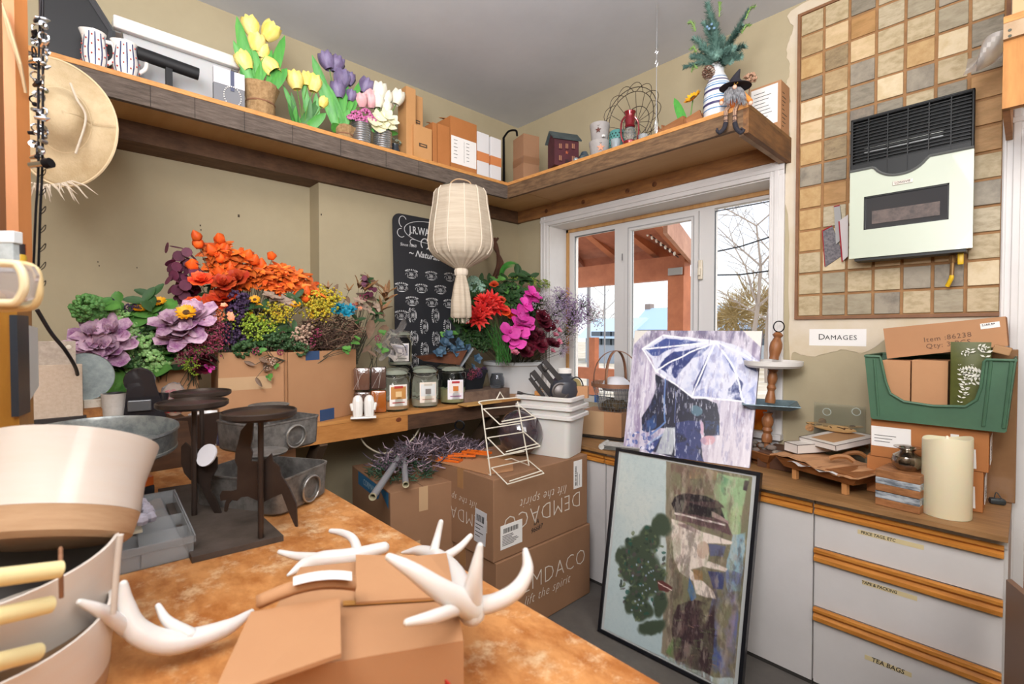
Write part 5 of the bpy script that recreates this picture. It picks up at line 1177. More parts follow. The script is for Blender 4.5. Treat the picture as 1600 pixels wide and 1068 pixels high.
for(cx,cz) in((-.045,.12),(0,.125),(.045,.13),(-.045,.045),(.045,.05)):
 wv=MB().box((cx,-D-.002,cz),(.017,.003,.032)).obj('window',m_win,hs);MB().box((cx,-D-.0045,cz),(.003,.002,.032)).obj('muntin',m_red,wv);MB().box((cx,-D-.005,cz-.018),(.022,.005,.003)).obj('sill',m_red,wv)
MB().box((0,-D-.002,.02),(.02,.003,.04)).obj('door',mat('door_dark','2a1216',.6),hs)
def star(mb,c,r,th,M=None,n=5,rin=.42,mi=0):
 pts=[(r*(1 if k%2==0 else rin)*math.sin(PI*k/n),r*(1 if k%2==0 else rin)*math.cos(PI*k/n)) for k in range(2*n)]
 MM=M if M is not None else Matrix.Identity(4);F=[MM@Vector((a,b,0)) for a,b in pts];C0=MM@Vector((0,0,th));mb.add(F+[C0,MM@Vector((0,0,-.001))],[(i,(i+1)%(2*n),2*n) for i in range(2*n)]+[((i+1)%(2*n),i,2*n+1) for i in range(2*n)],mi)
b=MB();star(b,None,.014,.003,plane_M((0,-D-.002,.085),(1,0,0),(0,0,1)));b.obj('star',mat('star_rust','b05a38',.5),hs)
for k,(px,dy,r,c_) in enumerate(((900,2.40,.018,'9aa0a0'),(910,2.42,.022,'58666a'))):
 MB().sph((0,0,0),r,14).obj('glass_ball',mat('ball_'+c_,c_,.08,.3,coat=.8),None,smooth=True,loc=onB(px,dy)+Vector((0,0,r)));o=bpy.data.objects[-1] if False else None
for o,lab in zip([q for q in COL.objects if q.name.startswith('glass_ball')],('small pale glass ball beside the red house','small dark glass ball beside the grey crocks')):tag(o,lab,'ball')
bg_=thing('dark_glass_float','dark blue grey glass float behind the grey star crocks','glass',onB(913,2.55));MB().lathe([(0,0),(.035,0),(.05,.04),(.05,.07),(.03,.10),(.02,.12),(0,.12)],20).obj('float_body',mat('smoke_blue','45525c',.1,coat=.5),bg_,smooth=True)
m_crock=mat('grey_wax','a8a39f',.7,col2='979290',scale=12,bump=.2)
cpos=onB(937,2.46)
for k,(lab,sc_,z) in enumerate((('lower grey rustic crock with a pale tan tin star',.062,0),('upper grey rustic crock with a dark rust star, stacked on the other',.058,.108))):
 t=thing('star_crock',lab,'crock',cpos+Vector((0,0,z)),0,'stacked grey star crocks');hh=.105
 MB().lathe([(0,0),(sc_*.82,0),(sc_*.9,.02),(sc_,hh*.75),(sc_*1.05,hh*.82),(sc_*1.05,hh),(sc_*.9,hh),(sc_*.85,hh*.8),(0,hh*.3)],32).obj('crock_body',m_crock,t,smooth=True)
 d=Vector((-cpos.x,-cpos.y,0)).normalized();d=Matrix.Rotation(-.15 if k else .1,3,'Z')@d;b=MB()
 star(b,None,.026 if k==0 else .02,.006,plane_M(d*(sc_+.003)+Vector((0,0,hh*.5)),Vector((-d.y,d.x,0)),(0,0,1)));b.obj('tin_star',mat('star_pale','e0a184',.5) if k==0 else mat('star_dark','6b3f38',.6),t)
 MB().tube([d*(sc_*1.06)+Vector((0,0,hh*.5+.025))+Vector((-d.y,d.x,0))*q-d*abs(q)*.5+Vector((0,0,abs(q)*.7)) for q in(-.02,-.01,0,.01,.02)],.0012,5).obj('hanger_wire',m_jb,t)
 if k:MB().box(d*(sc_*1.02)+Vector((-d.y,d.x,0))*.032*1+Vector((0,0,.012)),(.014,.014,.012)).obj('price_tag',m_paper,t)
wbk_=thing('wire_basket','round petal-rimmed dark wire basket standing on edge behind the red lantern','wire basket',(0,0,0))
y=2.51;cc=by(985,180,y);R0=(by(1026,178,y).x-by(985,178,y).x)*1.14;cc.z=ZH+R0*1.04;m_w=mat('rust_wire','3e342e',.5,.6)
for rr_,off in((R0*.78,0),(R0*.45,.06),(R0*.9,.0)):
 MB().tube([(cc.x+rr_*math.cos(a*PI/20),cc.y+off,cc.z+rr_*math.sin(a*PI/20)) for a in range(40)],.0022,6,closed=True).obj('hoop',m_w,wbk_,smooth=True)
for k in range(14):
 a0=2*PI*k/14;pts=[]
 for q in range(9):
  f=(q/8-.5);a=a0+f*.75;rr_=R0*(.78+.25*math.cos(f*PI));pts.append((cc.x+rr_*math.cos(a),cc.y-.005,cc.z+rr_*math.sin(a)))
 MB().tube(pts,.0018,5).obj('petal_loop',m_w,wbk_,smooth=True)
 MB().tube([(cc.x+R0*.78*math.cos(a0),cc.y,cc.z+R0*.78*math.sin(a0)),(cc.x+R0*.45*math.cos(a0+.2),cc.y+.06,cc.z+R0*.45*math.sin(a0+.2)),(cc.x,cc.y+.07,cc.z)],.0016,5).obj('spoke',m_w,wbk_,smooth=True)
rl=thing('red_lantern','small dark red hurricane lantern with wire-guarded glass globe on the high shelf','lantern',onB(984,2.42),0)
m_lred=mat('lantern_red','7d1a24',.25,.4,coat=.6);k_=1.0
MB().lathe([(0,0),(.038,0),(.042,.008),(.042,.028),(.03,.036),(.012,.04),(0,.04)],28).obj('base_tank',m_lred,rl,smooth=True)
MB().lathe([(.018,.038),(.034,.055),(.036,.075),(.028,.10),(.02,.112)],24).obj('glass_globe',mat('globe_glass','dfe3e6',.03,trans=.9,ior=1.2),rl,smooth=True)
MB().lathe([(.024,.110),(.03,.118),(.026,.13),(.03,.15),(.026,.165),(.028,.185),(.034,.195),(.034,.20),(0,.205)],24).obj('chimney',m_lred,rl,smooth=True)
d=Vector((-FW.y,FW.x,0));d=Vector((RI.x,RI.y,0)).normalized()
for s_ in(-1,1):MB().tube(crv([d*s_*.038+Vector((0,0,.03)),d*s_*.050+Vector((0,0,.07)),d*s_*.048+Vector((0,0,.14)),d*s_*.028+Vector((0,0,.175))],5),.0055,8).obj('side_tube',m_lred,rl,smooth=True)
for k in range(3):rr_=.039;MB().tube([(rr_*math.cos(a*PI/10),rr_*math.sin(a*PI/10),.058+k*.018) for a in range(20)],.0012,5,closed=True).obj('guard_ring',m_wire,rl,smooth=True)
MB().tube([(0.055*math.cos(a*PI/12)*d.x,.055*math.cos(a*PI/12)*d.y,.16-.055*math.sin(a*PI/12)*1.6) for a in range(13)],.0014,5).obj('bail',m_wire,rl,smooth=True)
tp_=thing('teal_pot','teal perforated metal pot behind the red lantern','pot',onB(965,2.50))
MB().lathe([(0,0),(.04,0),(.05,.03),(.052,.13),(.047,.15),(.044,.15),(.048,.12),(0,.01)],28).obj('pot_body',mat('teal_metal','4f8a85',.5),tp_,smooth=True)
b=MB()
for i in range(7):
 for k in range(16):a=2*PI*(k+.5*(i%2))/16;b.lathe([(0,.0012),(.0055,.001)],6,(.0515*math.cos(a),.0515*math.sin(a),.03+i*.016),axis=(math.cos(a),math.sin(a),0))
tag(b.obj('hole',mat('hole_teal','1f3534',.8),tp_),None,None,kind='stuff')
for px,yy,lab in((1005,2.46,'clear glass votive cup right of the red lantern'),(962,2.40,'clear glass votive cup left of the red lantern')):
 t=thing('votive_glass',lab,'glass',onB(px,yy));MB().lathe([(0,0),(.022,0),(.03,.06),(.028,.06),(.02,.008),(0,.008)],20).obj('cup',mat('votive_clear','d5dbe0',.05,trans=.7,ior=1.2),t,smooth=True)
m_wd=mat('raw_wood','a06c44',.7,col2='85552f',scale=8,stretch=(1,6,6));
for k,(px0,px1,py,rot,lab) in enumerate(((1040,1075,186,-.12,'overturned small wooden tray with grey inside, left of the striped vase'),(1078,1100,172,-.3,'small wooden crate lying tilted against the striped vase'),(1030,1048,193,.1,'reddish slatted wooden box end near the hanging wire'))):
 yy=2.42+.02*k;p=onB((px0+px1)/2,yy);w=abs(at(px1,190,y=yy).x-at(px0,190,y=yy).x)
 t=thing('wooden_tray',lab,'tray',p+Vector((0,0,[.004,.018,.002][k])),0,rot=(0,rot,math.radians(15*k-10)))
 for j in range(3):MB().b2((-w/2,-.03+j*.022,.0),(w/2,-.012+j*.022,.045 if j in(0,2) else .03)).obj('slat',m_wd,t)
 MB().b2((-w/2-.006,-.035,-.0),(-w/2,.04,.06),bev=.002).obj('end_piece',mat('wood_end','8c5a38',.7),t)
sf=thing('shelf_sunflower','single small yellow sunflower with a green leaf behind the wooden trays','flower',(0,0,0))
m_yel=mat('sunflower_yellow','efb820',.5,col2='d99012',scale=40)
def daisy(name,m_,r,n,wd,layers=2,cup=.2,tipw=.15):
 b=MB();r2=random.Random(n)
 for l in range(layers):
  for k in range(n):
   a=2*PI*(k+.5*l)/n+r2.uniform(-.08,.08);rr_=r*(1-.14*l)*r2.uniform(.9,1.05);c_=cup*(1+.8*l)+r2.uniform(-.1,.1)
   def f(u,v,a=a,rr_=rr_,c_=c_):
    ww=wd*r*(math.sin(PI*min(1,.1+v*.85))*(1-tipw*v));q=r*.25+v*(rr_-r*.25)
    return(q*math.cos(a)-(u-.5)*ww*math.sin(a),q*math.sin(a)+(u-.5)*ww*math.cos(a),c_*q*v-.15*ww*(1-abs(u-.5)*2))
   b.sheet(f,2,4)
 return b.mesh(name,m_,smooth=True,angle=80)
SUN_ME=daisy('petals',m_yel,.045,14,.42);SUNC=MB().sph((0,0,.002),.014,12,sc=(1,1,.5)).mesh('flower_center',mat('sun_center','3a2417',.9,col2='6b4a20',scale=120,bump=.5))
p=by(1083,153,2.47);put(SUN_ME,'petals',sf,p,(-.2,-1,.9),1.15);put(SUNC,'flower_center',sf,p,(-.2,-1,.9),1.1)
b=MB();q=onB(1075,2.48);leaf_strip(b,q,by(1052,147,2.48)-q,(by(1052,147,2.48)-q).length,.045,bend=.1);b.obj('leaf',m_leafg,sf,smooth=True);MB().tube([q,p],.003,6).obj('stem',m_stem,sf)
vs_=thing('striped_vase','white jug vase with blue and purple stripes, holding fir branches and a pine cone','vase',onB(1121,2.46))
Hv=by(1125,100,2.46).z-ZH;rv_=.070
prv=[(0,0),(rv_*.78,0),(rv_*.95,.02),(rv_,Hv*.3),(rv_*.9,Hv*.6),(rv_*.55,Hv*.78),(rv_*.42,Hv*.84),(rv_*.42,Hv*.97),(rv_*.48,Hv),(rv_*.42,Hv),(rv_*.36,Hv*.9),(0,Hv*.5)]
MB().lathe(prv,40).obj('vase_body',mat('vase_white','dfe0e2',.3,coat=.4),vs_,smooth=True)
rf_=lambda z:float(np.interp(z,[p_[1] for p_ in prv[:8]],[p_[0] for p_ in prv[:8]]))
for k,(z,c_,hh) in enumerate(((.16,'3a78ae',.005),(.24,'3f3a66',.012),(.34,'3a78ae',.005),(.38,'4f95c2',.004),(.47,'3f3a66',.011),(.56,'3a78ae',.005),(.60,'4f95c2',.004),(.66,'3f3a66',.007),(.73,'3a78ae',.004))):
 z*=Hv;MB().lathe([(rf_(z)+.0012,z),(rf_(z+hh)+.0012,z+hh)],40).obj('stripe',mat('vstripe_'+c_,c_,.4),vs_,smooth=True)
vtop=vs_.location+Vector((0,0,Hv-.01))
fir_m=[mat('fir_blue_green','3f6358',.7,col2='7a9c90',scale=60),mat('fir_light','86a85e',.7)]
def fir(base,tip,r,par,m_,name='fir_branch',dens=420,sag=.02):
 b=MB();base=Vector(base);tip=Vector(tip);P_=crv([base,(base+tip)/2+Vector((0,0,sag)),tip],6);b.tube(P_,.0028,5)
 n=len(P_)
 for k in range(dens):
  t_=(k/dens)**.9;i=min(int(t_*(n-1)),n-2);c=P_[i].lerp(P_[i+1],t_*(n-1)-i);d=(P_[i+1]-P_[i]).normalized();A,B,D=frame(d);a=rnd.uniform(0,6.28)
  L_=r*(1-.45*t_)*rnd.uniform(.8,1.1);e=c+(A*math.cos(a)+B*math.sin(a))*L_*.95+d*L_*.62
  s_=d.cross(e-c).normalized()*.0032
  b.add([c-s_,c+s_,e],[(0,1,2)])
 return tag(b.obj(name,m_,par),None,None)
fb_=thing('fir_bouquet','blue-green fir branches with a snowy tint standing in the striped vase','branches',(0,0,0))
for(px,py,r,mi,yy) in((1106,5,.038,0,2.46),(1118,40,.036,0,2.44),(1170,15,.026,0,2.44),(1152,50,.034,0,2.42),(1163,72,.034,0,2.46),(1068,105,.030,0,2.40),(1085,60,.034,0,2.44),(1128,60,.036,0,2.50),(1142,95,.03,0,2.40),(1080,88,.03,0,2.5),(1100,35,.03,0,2.48),(1112,25,.036,0,2.43),(1095,75,.034,0,2.42),(1145,75,.034,0,2.38),(1120,85,.036,0,2.36),(1160,40,.03,0,2.42),(1158,88,.03,0,2.40)):
 fir(vtop,by(px,py,yy),r*1.25,fb_,fir_m[mi])
for(px,py) in((1180,10),(1172,40),(1125,5),(1076,35),(1078,78),(1080,112)):fir(by(px-(px-1120)*.25,py+(90-py)*.25,2.42),by(px,py,2.42),.022,fb_,fir_m[1],name='pale_sprig',dens=50)
for(px,py) in((1105,42),(1112,38),(1108,45),(1116,44)):MB().sph(by(px,py,2.40),.007,10).obj('berry',mat('berry_blue','6f8fa8',.5),fb_,smooth=True)
m_cone=mat('pine_cone','6a4a3a',.7,col2='c8b8a8',scale=50,contrast=(.5,.6))
pc=thing('pine_cone','frosted brown pine cone hanging on the left of the striped vase','pine cone',by(1107,114,2.41));b=MB()
for i in range(8):
 n_=9;zz=.03-i*.008;rr_=.026*math.sin(PI*(i+1.5)/10)
 for k in range(n_):a=2*PI*(k+.5*(i%2))/n_;b.sph((rr_*math.cos(a),rr_*math.sin(a),zz),.0075,6,sc=(1,1,.45))
b.obj('scale',m_cone,pc,smooth=True);pc['note']=''
tag([o for o in pc.children][0] if pc.children else bpy.data.objects[pc.name],None,None)
gn=thing('witch_gnome','seated gnome doll with black witch hat, grey beard and dangling legs','doll',(0,0,0));y=2.335
gp=lambda px,py,yy=y:by(px,py,yy)
gc_=gp(1149,158,2.37)
MB().sph((gc_.x,2.375,ZH+.045),.045,16,sc=(1,.8,1.05)).obj('body',mat('gnome_orange','c46a2c',.8),gn,smooth=True)
bdm=MB()
for k in range(150):
 a=rnd.uniform(-1,1);s0_=gp(1149+a*9,137,2.335)+Vector((0,rnd.uniform(-.01,.01),0));e_=gp(1149+a*19+rnd.uniform(-2,2),158+rnd.uniform(-8,8),2.325-rnd.uniform(0,.012));m_=(s0_+e_)/2+Vector((a*.006,-.012,0))
 bdm.tube([s0_,m_,e_],[.002,.0022,.0006],4)
bdm.obj('beard',mat('beard_grey','9a9a9c',.8,col2='5c5c60',scale=80),gn,smooth=True)
MB().sph(gp(1148,136,2.318),.0105,12).obj('nose',mat('nose_skin','d9b09a',.6),gn,smooth=True)
hc=gp(1149,133,2.35)
MB().lathe([(0,.012),(.028,.01),(.060,-.004),(.066,-.010),(.060,-.010),(.02,.0),(0,.0)],28,hc,wob=lambda t,z:1+.1*math.sin(2*t)).obj('hat_brim',mat('witch_black','26242c',.8),gn,smooth=True)
MB().tube(crv([hc+Vector((0,0,.004)),hc+Vector((.002,0,.03)),gp(1156,108,2.35)],4),[.034,.031,.028,.025,.020,.016,.012,.008,.003],14).obj('hat_cone',MATS['witch_black'],gn,smooth=True)
bk=gp(1150,129,2.312);b=MB()
for(a0,a1) in(((-.009,-.008),(.009,-.006)),((-.009,.006),(.009,.008))):b.b2((bk.x+a0[0],bk.y-.001,bk.z+a0[1]),(bk.x+a1[0],bk.y+.001,bk.z+a1[1]+.0))
for s_ in(-1,1):b.b2((bk.x+s_*.0075-.0015,bk.y-.001,bk.z-.008),(bk.x+s_*.0075+.0015,bk.y+.001,bk.z+.008))
b.obj('buckle',mat('buckle_gold','c99a3a',.4,.6),gn)
for(px,kx) in((1133,-1),(1147,1)):
 kn_=gp(px+1,173,2.325);ft=gp(px+1,194,2.325);MB().tube([Vector((kn_.x,2.36,ZH+.014)),kn_,ft],.0095,10).obj('leg',mat('gnome_leg','a98a72',.8,col2='7d5f4e',kind='wave',scale=40),gn,smooth=True)
 for q in(182,189):s2=gp(px+1,q,2.325);MB().lathe([(.0100,-.003),(.0100,.003)],12,s2).obj('sock_stripe',mat('sock_dark','4b3a38',.8),gn)
 b=MB();e=[gp(px+1,192,2.325),gp(px+1+(3 if kx>0 else-3),201,2.315),gp(px+(11 if kx>0 else-9),207,2.31),gp(px+(15 if kx>0 else-13),203,2.31),gp(px+(11 if kx>0 else-12),200,2.31)]
 b.tube(crv(e,4),[.011]*5+[.010]*4+[.007]*4+[.004]*4,10);b.obj('boot',MATS['witch_black'],gn,smooth=True)
for s_,px in((-1,1127),(1,1173)):
 MB().tube([gc_+Vector((s_*.035,-.01,.02)),gp(px,158,2.33)],[.013,.010],10).obj('sleeve',mat('gnome_sleeve','d98a3f',.8),gn,smooth=True);MB().sph(gp(px,161,2.325),.010,10).obj('hand',MATS['nose_skin'],gn,smooth=True)
bn=thing('dried_bundle','pinkish dried flower bundle behind the witch hat','dried flowers',by(1172,122,2.5));put(cluster_mesh('dried_head',mat('dried_pink','b08a70',.8),.03,60,.006,5,half=False),'dried_head',bn,(0,0,0),(0,0,1),1.0);MB().tube([(0,0,0),(-.01,0,ZH+.001-bn.location.z)],.003,6).obj('stem',m_twine,bn)
t=thing('carton','brown carton with a white printed sheet standing at the open end of the high shelf','carton',(0,0,0));
yk=2.80;xa_=at(1172,200,y=yk).x;xr=-.912;zk_=by(1220,124,yk).z
MB().b2((xa_,yk,ZH+.001),(xr,2.93,zk_),bev=.002).obj('body',m_card,t)
MB().b2((xa_+.005,yk-.002,ZH+.05),(xa_+.14,yk-.0005,zk_-.012)).obj('sheet',m_paper,t)
b=MB()
for i in range(9):b.b2((xa_+.02,yk-.0032,zk_-.04-i*.019),(xa_+.02+rnd.uniform(.05,.10),yk-.0022,zk_-.0375-i*.019))
tag(b.obj('print',m_black,t),None,None,kind='stuff')
b=MB()
for i in range(9):b.b2((xr,yk+.02,ZH+.03+i*.022),(xr+.0006,yk+.04+rnd.uniform(0,.05),ZH+.034+i*.022))
tag(b.obj('print',m_black,t),None,None,kind='stuff')
fm=MB().sheet(lambda u,v:at(1512+u*60-v*8+6*math.sin(9*u),92-u*52+v*(30+20*u)+5*math.sin(7*u+4*v),y=2.55+.06*math.sin(6*u+3*v)),18,8)
tag(fm.obj('plastic_film',mat('plastic_film','c9c4bf',.2,trans=.45,ior=1.15,bump=.6,bscale=20),None,smooth=True),'crumpled clear plastic film hanging from the door shelf over the tiles','plastic film')
# ============================================================ HANGING LANTERN
y_l=1.876;lc=Vector((-2.395,1.815,0));tl=(lc-CAM).dot(FW)
zT,zB=at(720,299,t=tl).z,at(720,415,t=tl).z;sc_=tl/757
hl=thing('fabric_lantern','hanging cream gauze lantern with tied tassel bottom and rope handle','lantern',(lc.x,lc.y,0))
m_gz=mat('gauze','cfc1ac',.85,col2='bfae98',scale=4,stretch=(1,1,18),bump=.5,bscale=140,contrast=(.35,.65))
rL=lambda r:r*sc_
prL=[(0,zT+.012),(rL(22),zT+.008),(rL(36),zT-.006),(rL(40),zT-.03),(rL(42),zT-.1),(rL(47),zT-.22),(rL(49.5),zT-.32),(rL(48),at(700,392,t=tl).z),(rL(42),at(700,401,t=tl).z),(rL(30),at(700,409,t=tl).z),(rL(18),at(700,416,t=tl).z),(rL(9),at(700,421,t=tl).z)]
wbL=lambda t,z:1+.012*math.cos(12*t)+(.05*math.sin(24*t) if z<at(700,398,t=tl).z else 0)
MB().lathe(prL,96,wob=wbL).obj('gauze_shade',m_gz,hl,smooth=True,angle=60)
for k in range(12):
 a=2*PI*k/12;MB().tube([(1.006*p_[0]*wbL(a,p_[1])*math.cos(a),1.006*p_[0]*wbL(a,p_[1])*math.sin(a),p_[1]) for p_ in prL[2:9]],.0035,5).obj('rib',mat('gauze_rib','d9cbb8',.85),hl,smooth=True)
zk=at(700,424,t=tl).z;ln=RI*0.0
MB().lathe([(rL(9),zk+.012),(rL(10.5),zk),(rL(10),zk-.022),(rL(8.5),zk-.03)],24,wob=lambda t,z:1+.06*math.sin(9*t)).obj('knot_band',MATS['gauze_rib'],hl,smooth=True)
zt_=zk-.028;zl=at(700,497,t=tl).z
MB().lathe([(rL(8),zt_),(rL(11),zt_-.06),(rL(14),zt_-(zt_-zl)*.6),(rL(14.5),zl+.01),(rL(12),zl),(rL(4),zl+.05)],40,wob=lambda t,z:1+.16*math.sin(6*t+z*6)*min(1,(zt_-z)*12)).obj('tassel_skirt',m_gz,hl,smooth=True,angle=70)
b=MB()
for k in range(50):a=rnd.uniform(0,6.28);r_=rL(12)*rnd.uniform(.3,1);b.tube([(r_*math.cos(a),r_*math.sin(a),zl+.02),(r_*1.05*math.cos(a+.1),r_*1.05*math.sin(a+.1),zl-rnd.uniform(.005,.035))],.0009,4)
tag(b.obj('fringe',MATS['gauze_rib'],hl),None,None,kind='stuff')
MB().tube(crv([RI*-rL(17)+Vector((0,0,zT)),RI*-rL(15)+Vector((0,0,zT+.04)),RI*rL(-4)+Vector((0,0,zT+.062)),RI*rL(13)+Vector((0,0,zT+.045)),RI*rL(18)+Vector((0,0,zT-.002))],6),.0042,8).obj('rope_handle',mat('rope','b59572',.9),hl,smooth=True)
p_=Vector((SX+.0,lc.y+.03,zT+.075));tag(MB().tube([(SX-.01,lc.y-.01,zT+.064),(lc.x-.02,lc.y-.015,zT+.060)],.003,8).obj('nail_hook',m_wire,None),'long nail hook in the shelf fascia holding the gauze lantern','hook')
# ============================================================ WALL HEATER AND SIGN
htr=thing('wall_heater','cream gas wall heater with black louvred top grille and dark glass window','heater',(0,0,0))
HX0,HX1,HZ0,HZ1,HY=-.597,-.166,1.902,2.562,2.78
zs=2.313
m_hc=mat('heater_cream','c0c8b6',.3,coat=.3);m_hb=mat('heater_black','1b1c1c',.45,.3)
MB().b2((HX0+.01,HY+.03,HZ0+.012),(HX1-.01,WALLB-.012,HZ1-.01),bev=.004).obj('back_box',m_hb,htr)
def dip(u):
 x=HX0+u*(HX1-HX0);d=max(0,1-abs((u-.44)/.22)**2.2) if abs(u-.44)<.22 else 0
 return x,zs-.055*(d**.75)
pts=[(HX0,HZ0),(HX1,HZ0)]+[dip(1-k/30) for k in range(31)]
wx0,wx1,wz0,wz1=-.541,-.241,2.032,2.187
fz_=MB()
def strip(poly):fz_.prism(poly,-.028,.004,M=plane_M((0,HY+.004,0),(1,0,0),(0,0,1)))
strip([(HX0,HZ0),(HX1,HZ0),(HX1,wz0),(HX0,wz0)]);strip([(HX0,wz0),(wx0,wz0),(wx0,wz1),(HX0,wz1)]);strip([(wx1,wz0),(HX1,wz0),(HX1,wz1),(wx1,wz1)])
strip([(HX0,wz1),(HX1,wz1)]+[dip(1-k/30) for k in range(31)])
fz_.obj('front_cover',m_hc,htr)
gm=MB();gm.tube([(x_,HY-.002,z+.004) for x_,z in[dip(k/40) for k in range(41)]],.006,6);gm.obj('grille_lip',mat('grey_lip','5f615f',.4),htr,smooth=True)
MB().b2((wx0,HY+.012,wz0),(wx1,HY+.014,wz1)).obj('window_glass',mat('heater_glass','34363b',.06,coat=.8),htr)
MB().b2((wx0,HY+.006,wz0),(wx0+.006,HY+.012,wz1)).b2((wx1-.006,HY+.006,wz0),(wx1,HY+.012,wz1)).b2((wx0,HY+.006,wz1-.006),(wx1,HY+.012,wz1)).b2((wx0,HY+.006,wz0),(wx1,HY+.012,wz0+.006)).obj('window_gasket',m_hb,htr)
MB().b2((wx0+.03,HY+.0095,wz0+.025),(wx1-.03,HY+.0115,wz0+.085)).obj('burner_plate',mat('burner_brown','6e5f58',.6,col2='4a4240',scale=30),htr)
MB().b2((HX0,HY+.002,zs-.06),(HX1,HY+.02,zs+.03)).obj('grille_backing',m_hb,htr)
MB().b2((HX0+.004,HY+.035,zs-.06),(HX1-.004,HY+.05,HZ1-.006)).obj('heat_chamber',mat('chamber_dark','0e0f10',.6),htr)
nsl=21
for k in range(nsl):
 z=zs-.055+k*(HZ1-zs+.045)/(nsl-1)
 MB().box(((HX0+HX1)/2,HY+.010,z),(HX1-HX0-.012,.014,.0042)).obj('grille_slat',m_hb,htr)
for k in range(5):
 x=HX0+.07+k*.072;MB().b2((x-.002,HY+.002,zs-.05),(x+.002,HY+.016,HZ1-.01)).obj('grille_bar',m_hb,htr)
g_=MB();g_.b2((HX0,HY,zs-.002),(HX0+.010,HY+.03,HZ1),bev=.003).b2((HX1-.010,HY,zs-.002),(HX1,HY+.03,HZ1),bev=.003).b2((HX0,HY,HZ1-.010),(HX1,HY+.03,HZ1),bev=.003);g_.obj('grille_frame',m_hb,htr)
MB().b2((HX0+.05,HY+.028,2.42),(HX1-.1,HY+.034,2.425)).obj('chrome_strip',mat('strip_chrome','c9c9c5',.3,.8),htr);MB().b2((HX0+.05,HY+.028,2.40),(HX1-.1,HY+.034,2.404)).obj('chrome_strip',MATS['strip_chrome'],htr)
bdg=MB().b2((-.434,HY-.004,2.216),(-.362,HY,2.234),bev=.001).obj('badge',mat('badge_silver','b9aea4',.3,.6),htr)
text('LONGVIE',.0135,htr,m_black,plane_M((-.398,HY-.0045,2.225),(1,0,0),(0,0,1)),'badge_lettering',bold=.0002)
MB().b2((HX0+.02,HY+.01,HZ0-.012),(HX1-.02,HY+.1,HZ0+.002)).obj('base_plate',m_hb,htr)
gv=thing('gas_valve','brass gas valve with yellow lever and yellow tubing under the heater','valve',(0,0,0))
m_brs=mat('brass','9a7a52',.35,.8);m_yl=mat('valve_yellow','d8b020',.4)
p0=at(1489,397,y=2.86);p1=at(1487,430,y=2.86);p2=at(1480,447,y=2.87)
MB().tube([p0,p1],.008,10).obj('pipe',m_brs,gv,smooth=True);c=p0.lerp(p1,.25);MB().tube([c+Vector((0,0,.018)),c-Vector((0,0,.014))],.014,6).obj('nut',m_brs,gv)
MB().tube(crv([p1,p1+Vector((-.002,0,-.015)),p2],5),.0085,10).obj('yellow_tube',m_yl,gv,smooth=True);q=at(1501,404,y=2.84)
MB().box((0,0,0),(.02,.012,.05),M=Matrix.Translation(q),bev=.004).obj('lever',m_yl,gv,smooth=True);MB().tube([c,(q.x,q.y,c.z)],.005,8).obj('spindle',m_brs,gv)
for k,(pts_,lab,c_) in enumerate(((((1285,360),(1300,352),(1317,398),(1289,417)),'dark printed leaflet with a red border tucked beside the heater, leftmost','4d4a50'),(((1303,322),(1312,320),(1318,370),(1306,382)),'pale leaflet with a red top edge tucked beside the heater','9b9a98'),(((1311,345),(1325,335),(1325,400),(1316,408)),'white and red folded leaflet nearest the heater side','c0b8b6'))):
 t=thing('leaflet',lab,'leaflet',(0,0,0));yy=WALLB-.03-.012*k
 P_=[at(a,b,y=yy) for a,b in pts_];MB().add(P_+[v+Vector((0,.008,0)) for v in P_],[(0,1,2,3),(7,6,5,4)]+[(i,(i+1)%4,4+(i+1)%4,4+i) for i in range(4)]).obj('paper',mat('leaflet_%d'%k,c_,.5,col2='7b7578' if k==0 else None,scale=90),t)
 a,b=(P_[0],P_[1]) if k<2 else(P_[0],P_[3]);MB().tube([a+Vector((0,-.001,-.002)),b+Vector((0,-.001,-.002))],.003,4).obj('red_edge',mat('red_edge','a82a38',.5),t)
 if k==0:MB().tube([P_[3]+Vector((0,-.001,.004)),P_[0]+Vector((0,-.001,0))],.002,4).obj('red_edge',MATS['red_edge'],t)
sg=thing('damages_sign','white paper sign reading DAMAGES in small capitals taped to the wall','sign',(0,0,0))
MB().b2((-.807,WALLB-.004,1.480),(-.555,WALLB-.0033,1.567)).obj('paper',m_paper,sg)
text('D',.043,sg,m_black,plane_M((-.7655,WALLB-.0046,1.5245),(1,0,0),(0,0,1)),sx=1.05,align='LEFT');text('AMAGES',.034,sg,m_black,plane_M((-.734,WALLB-.0046,1.522),(1,0,0),(0,0,1)),sx=1.02,spacing=1.1,align='LEFT')
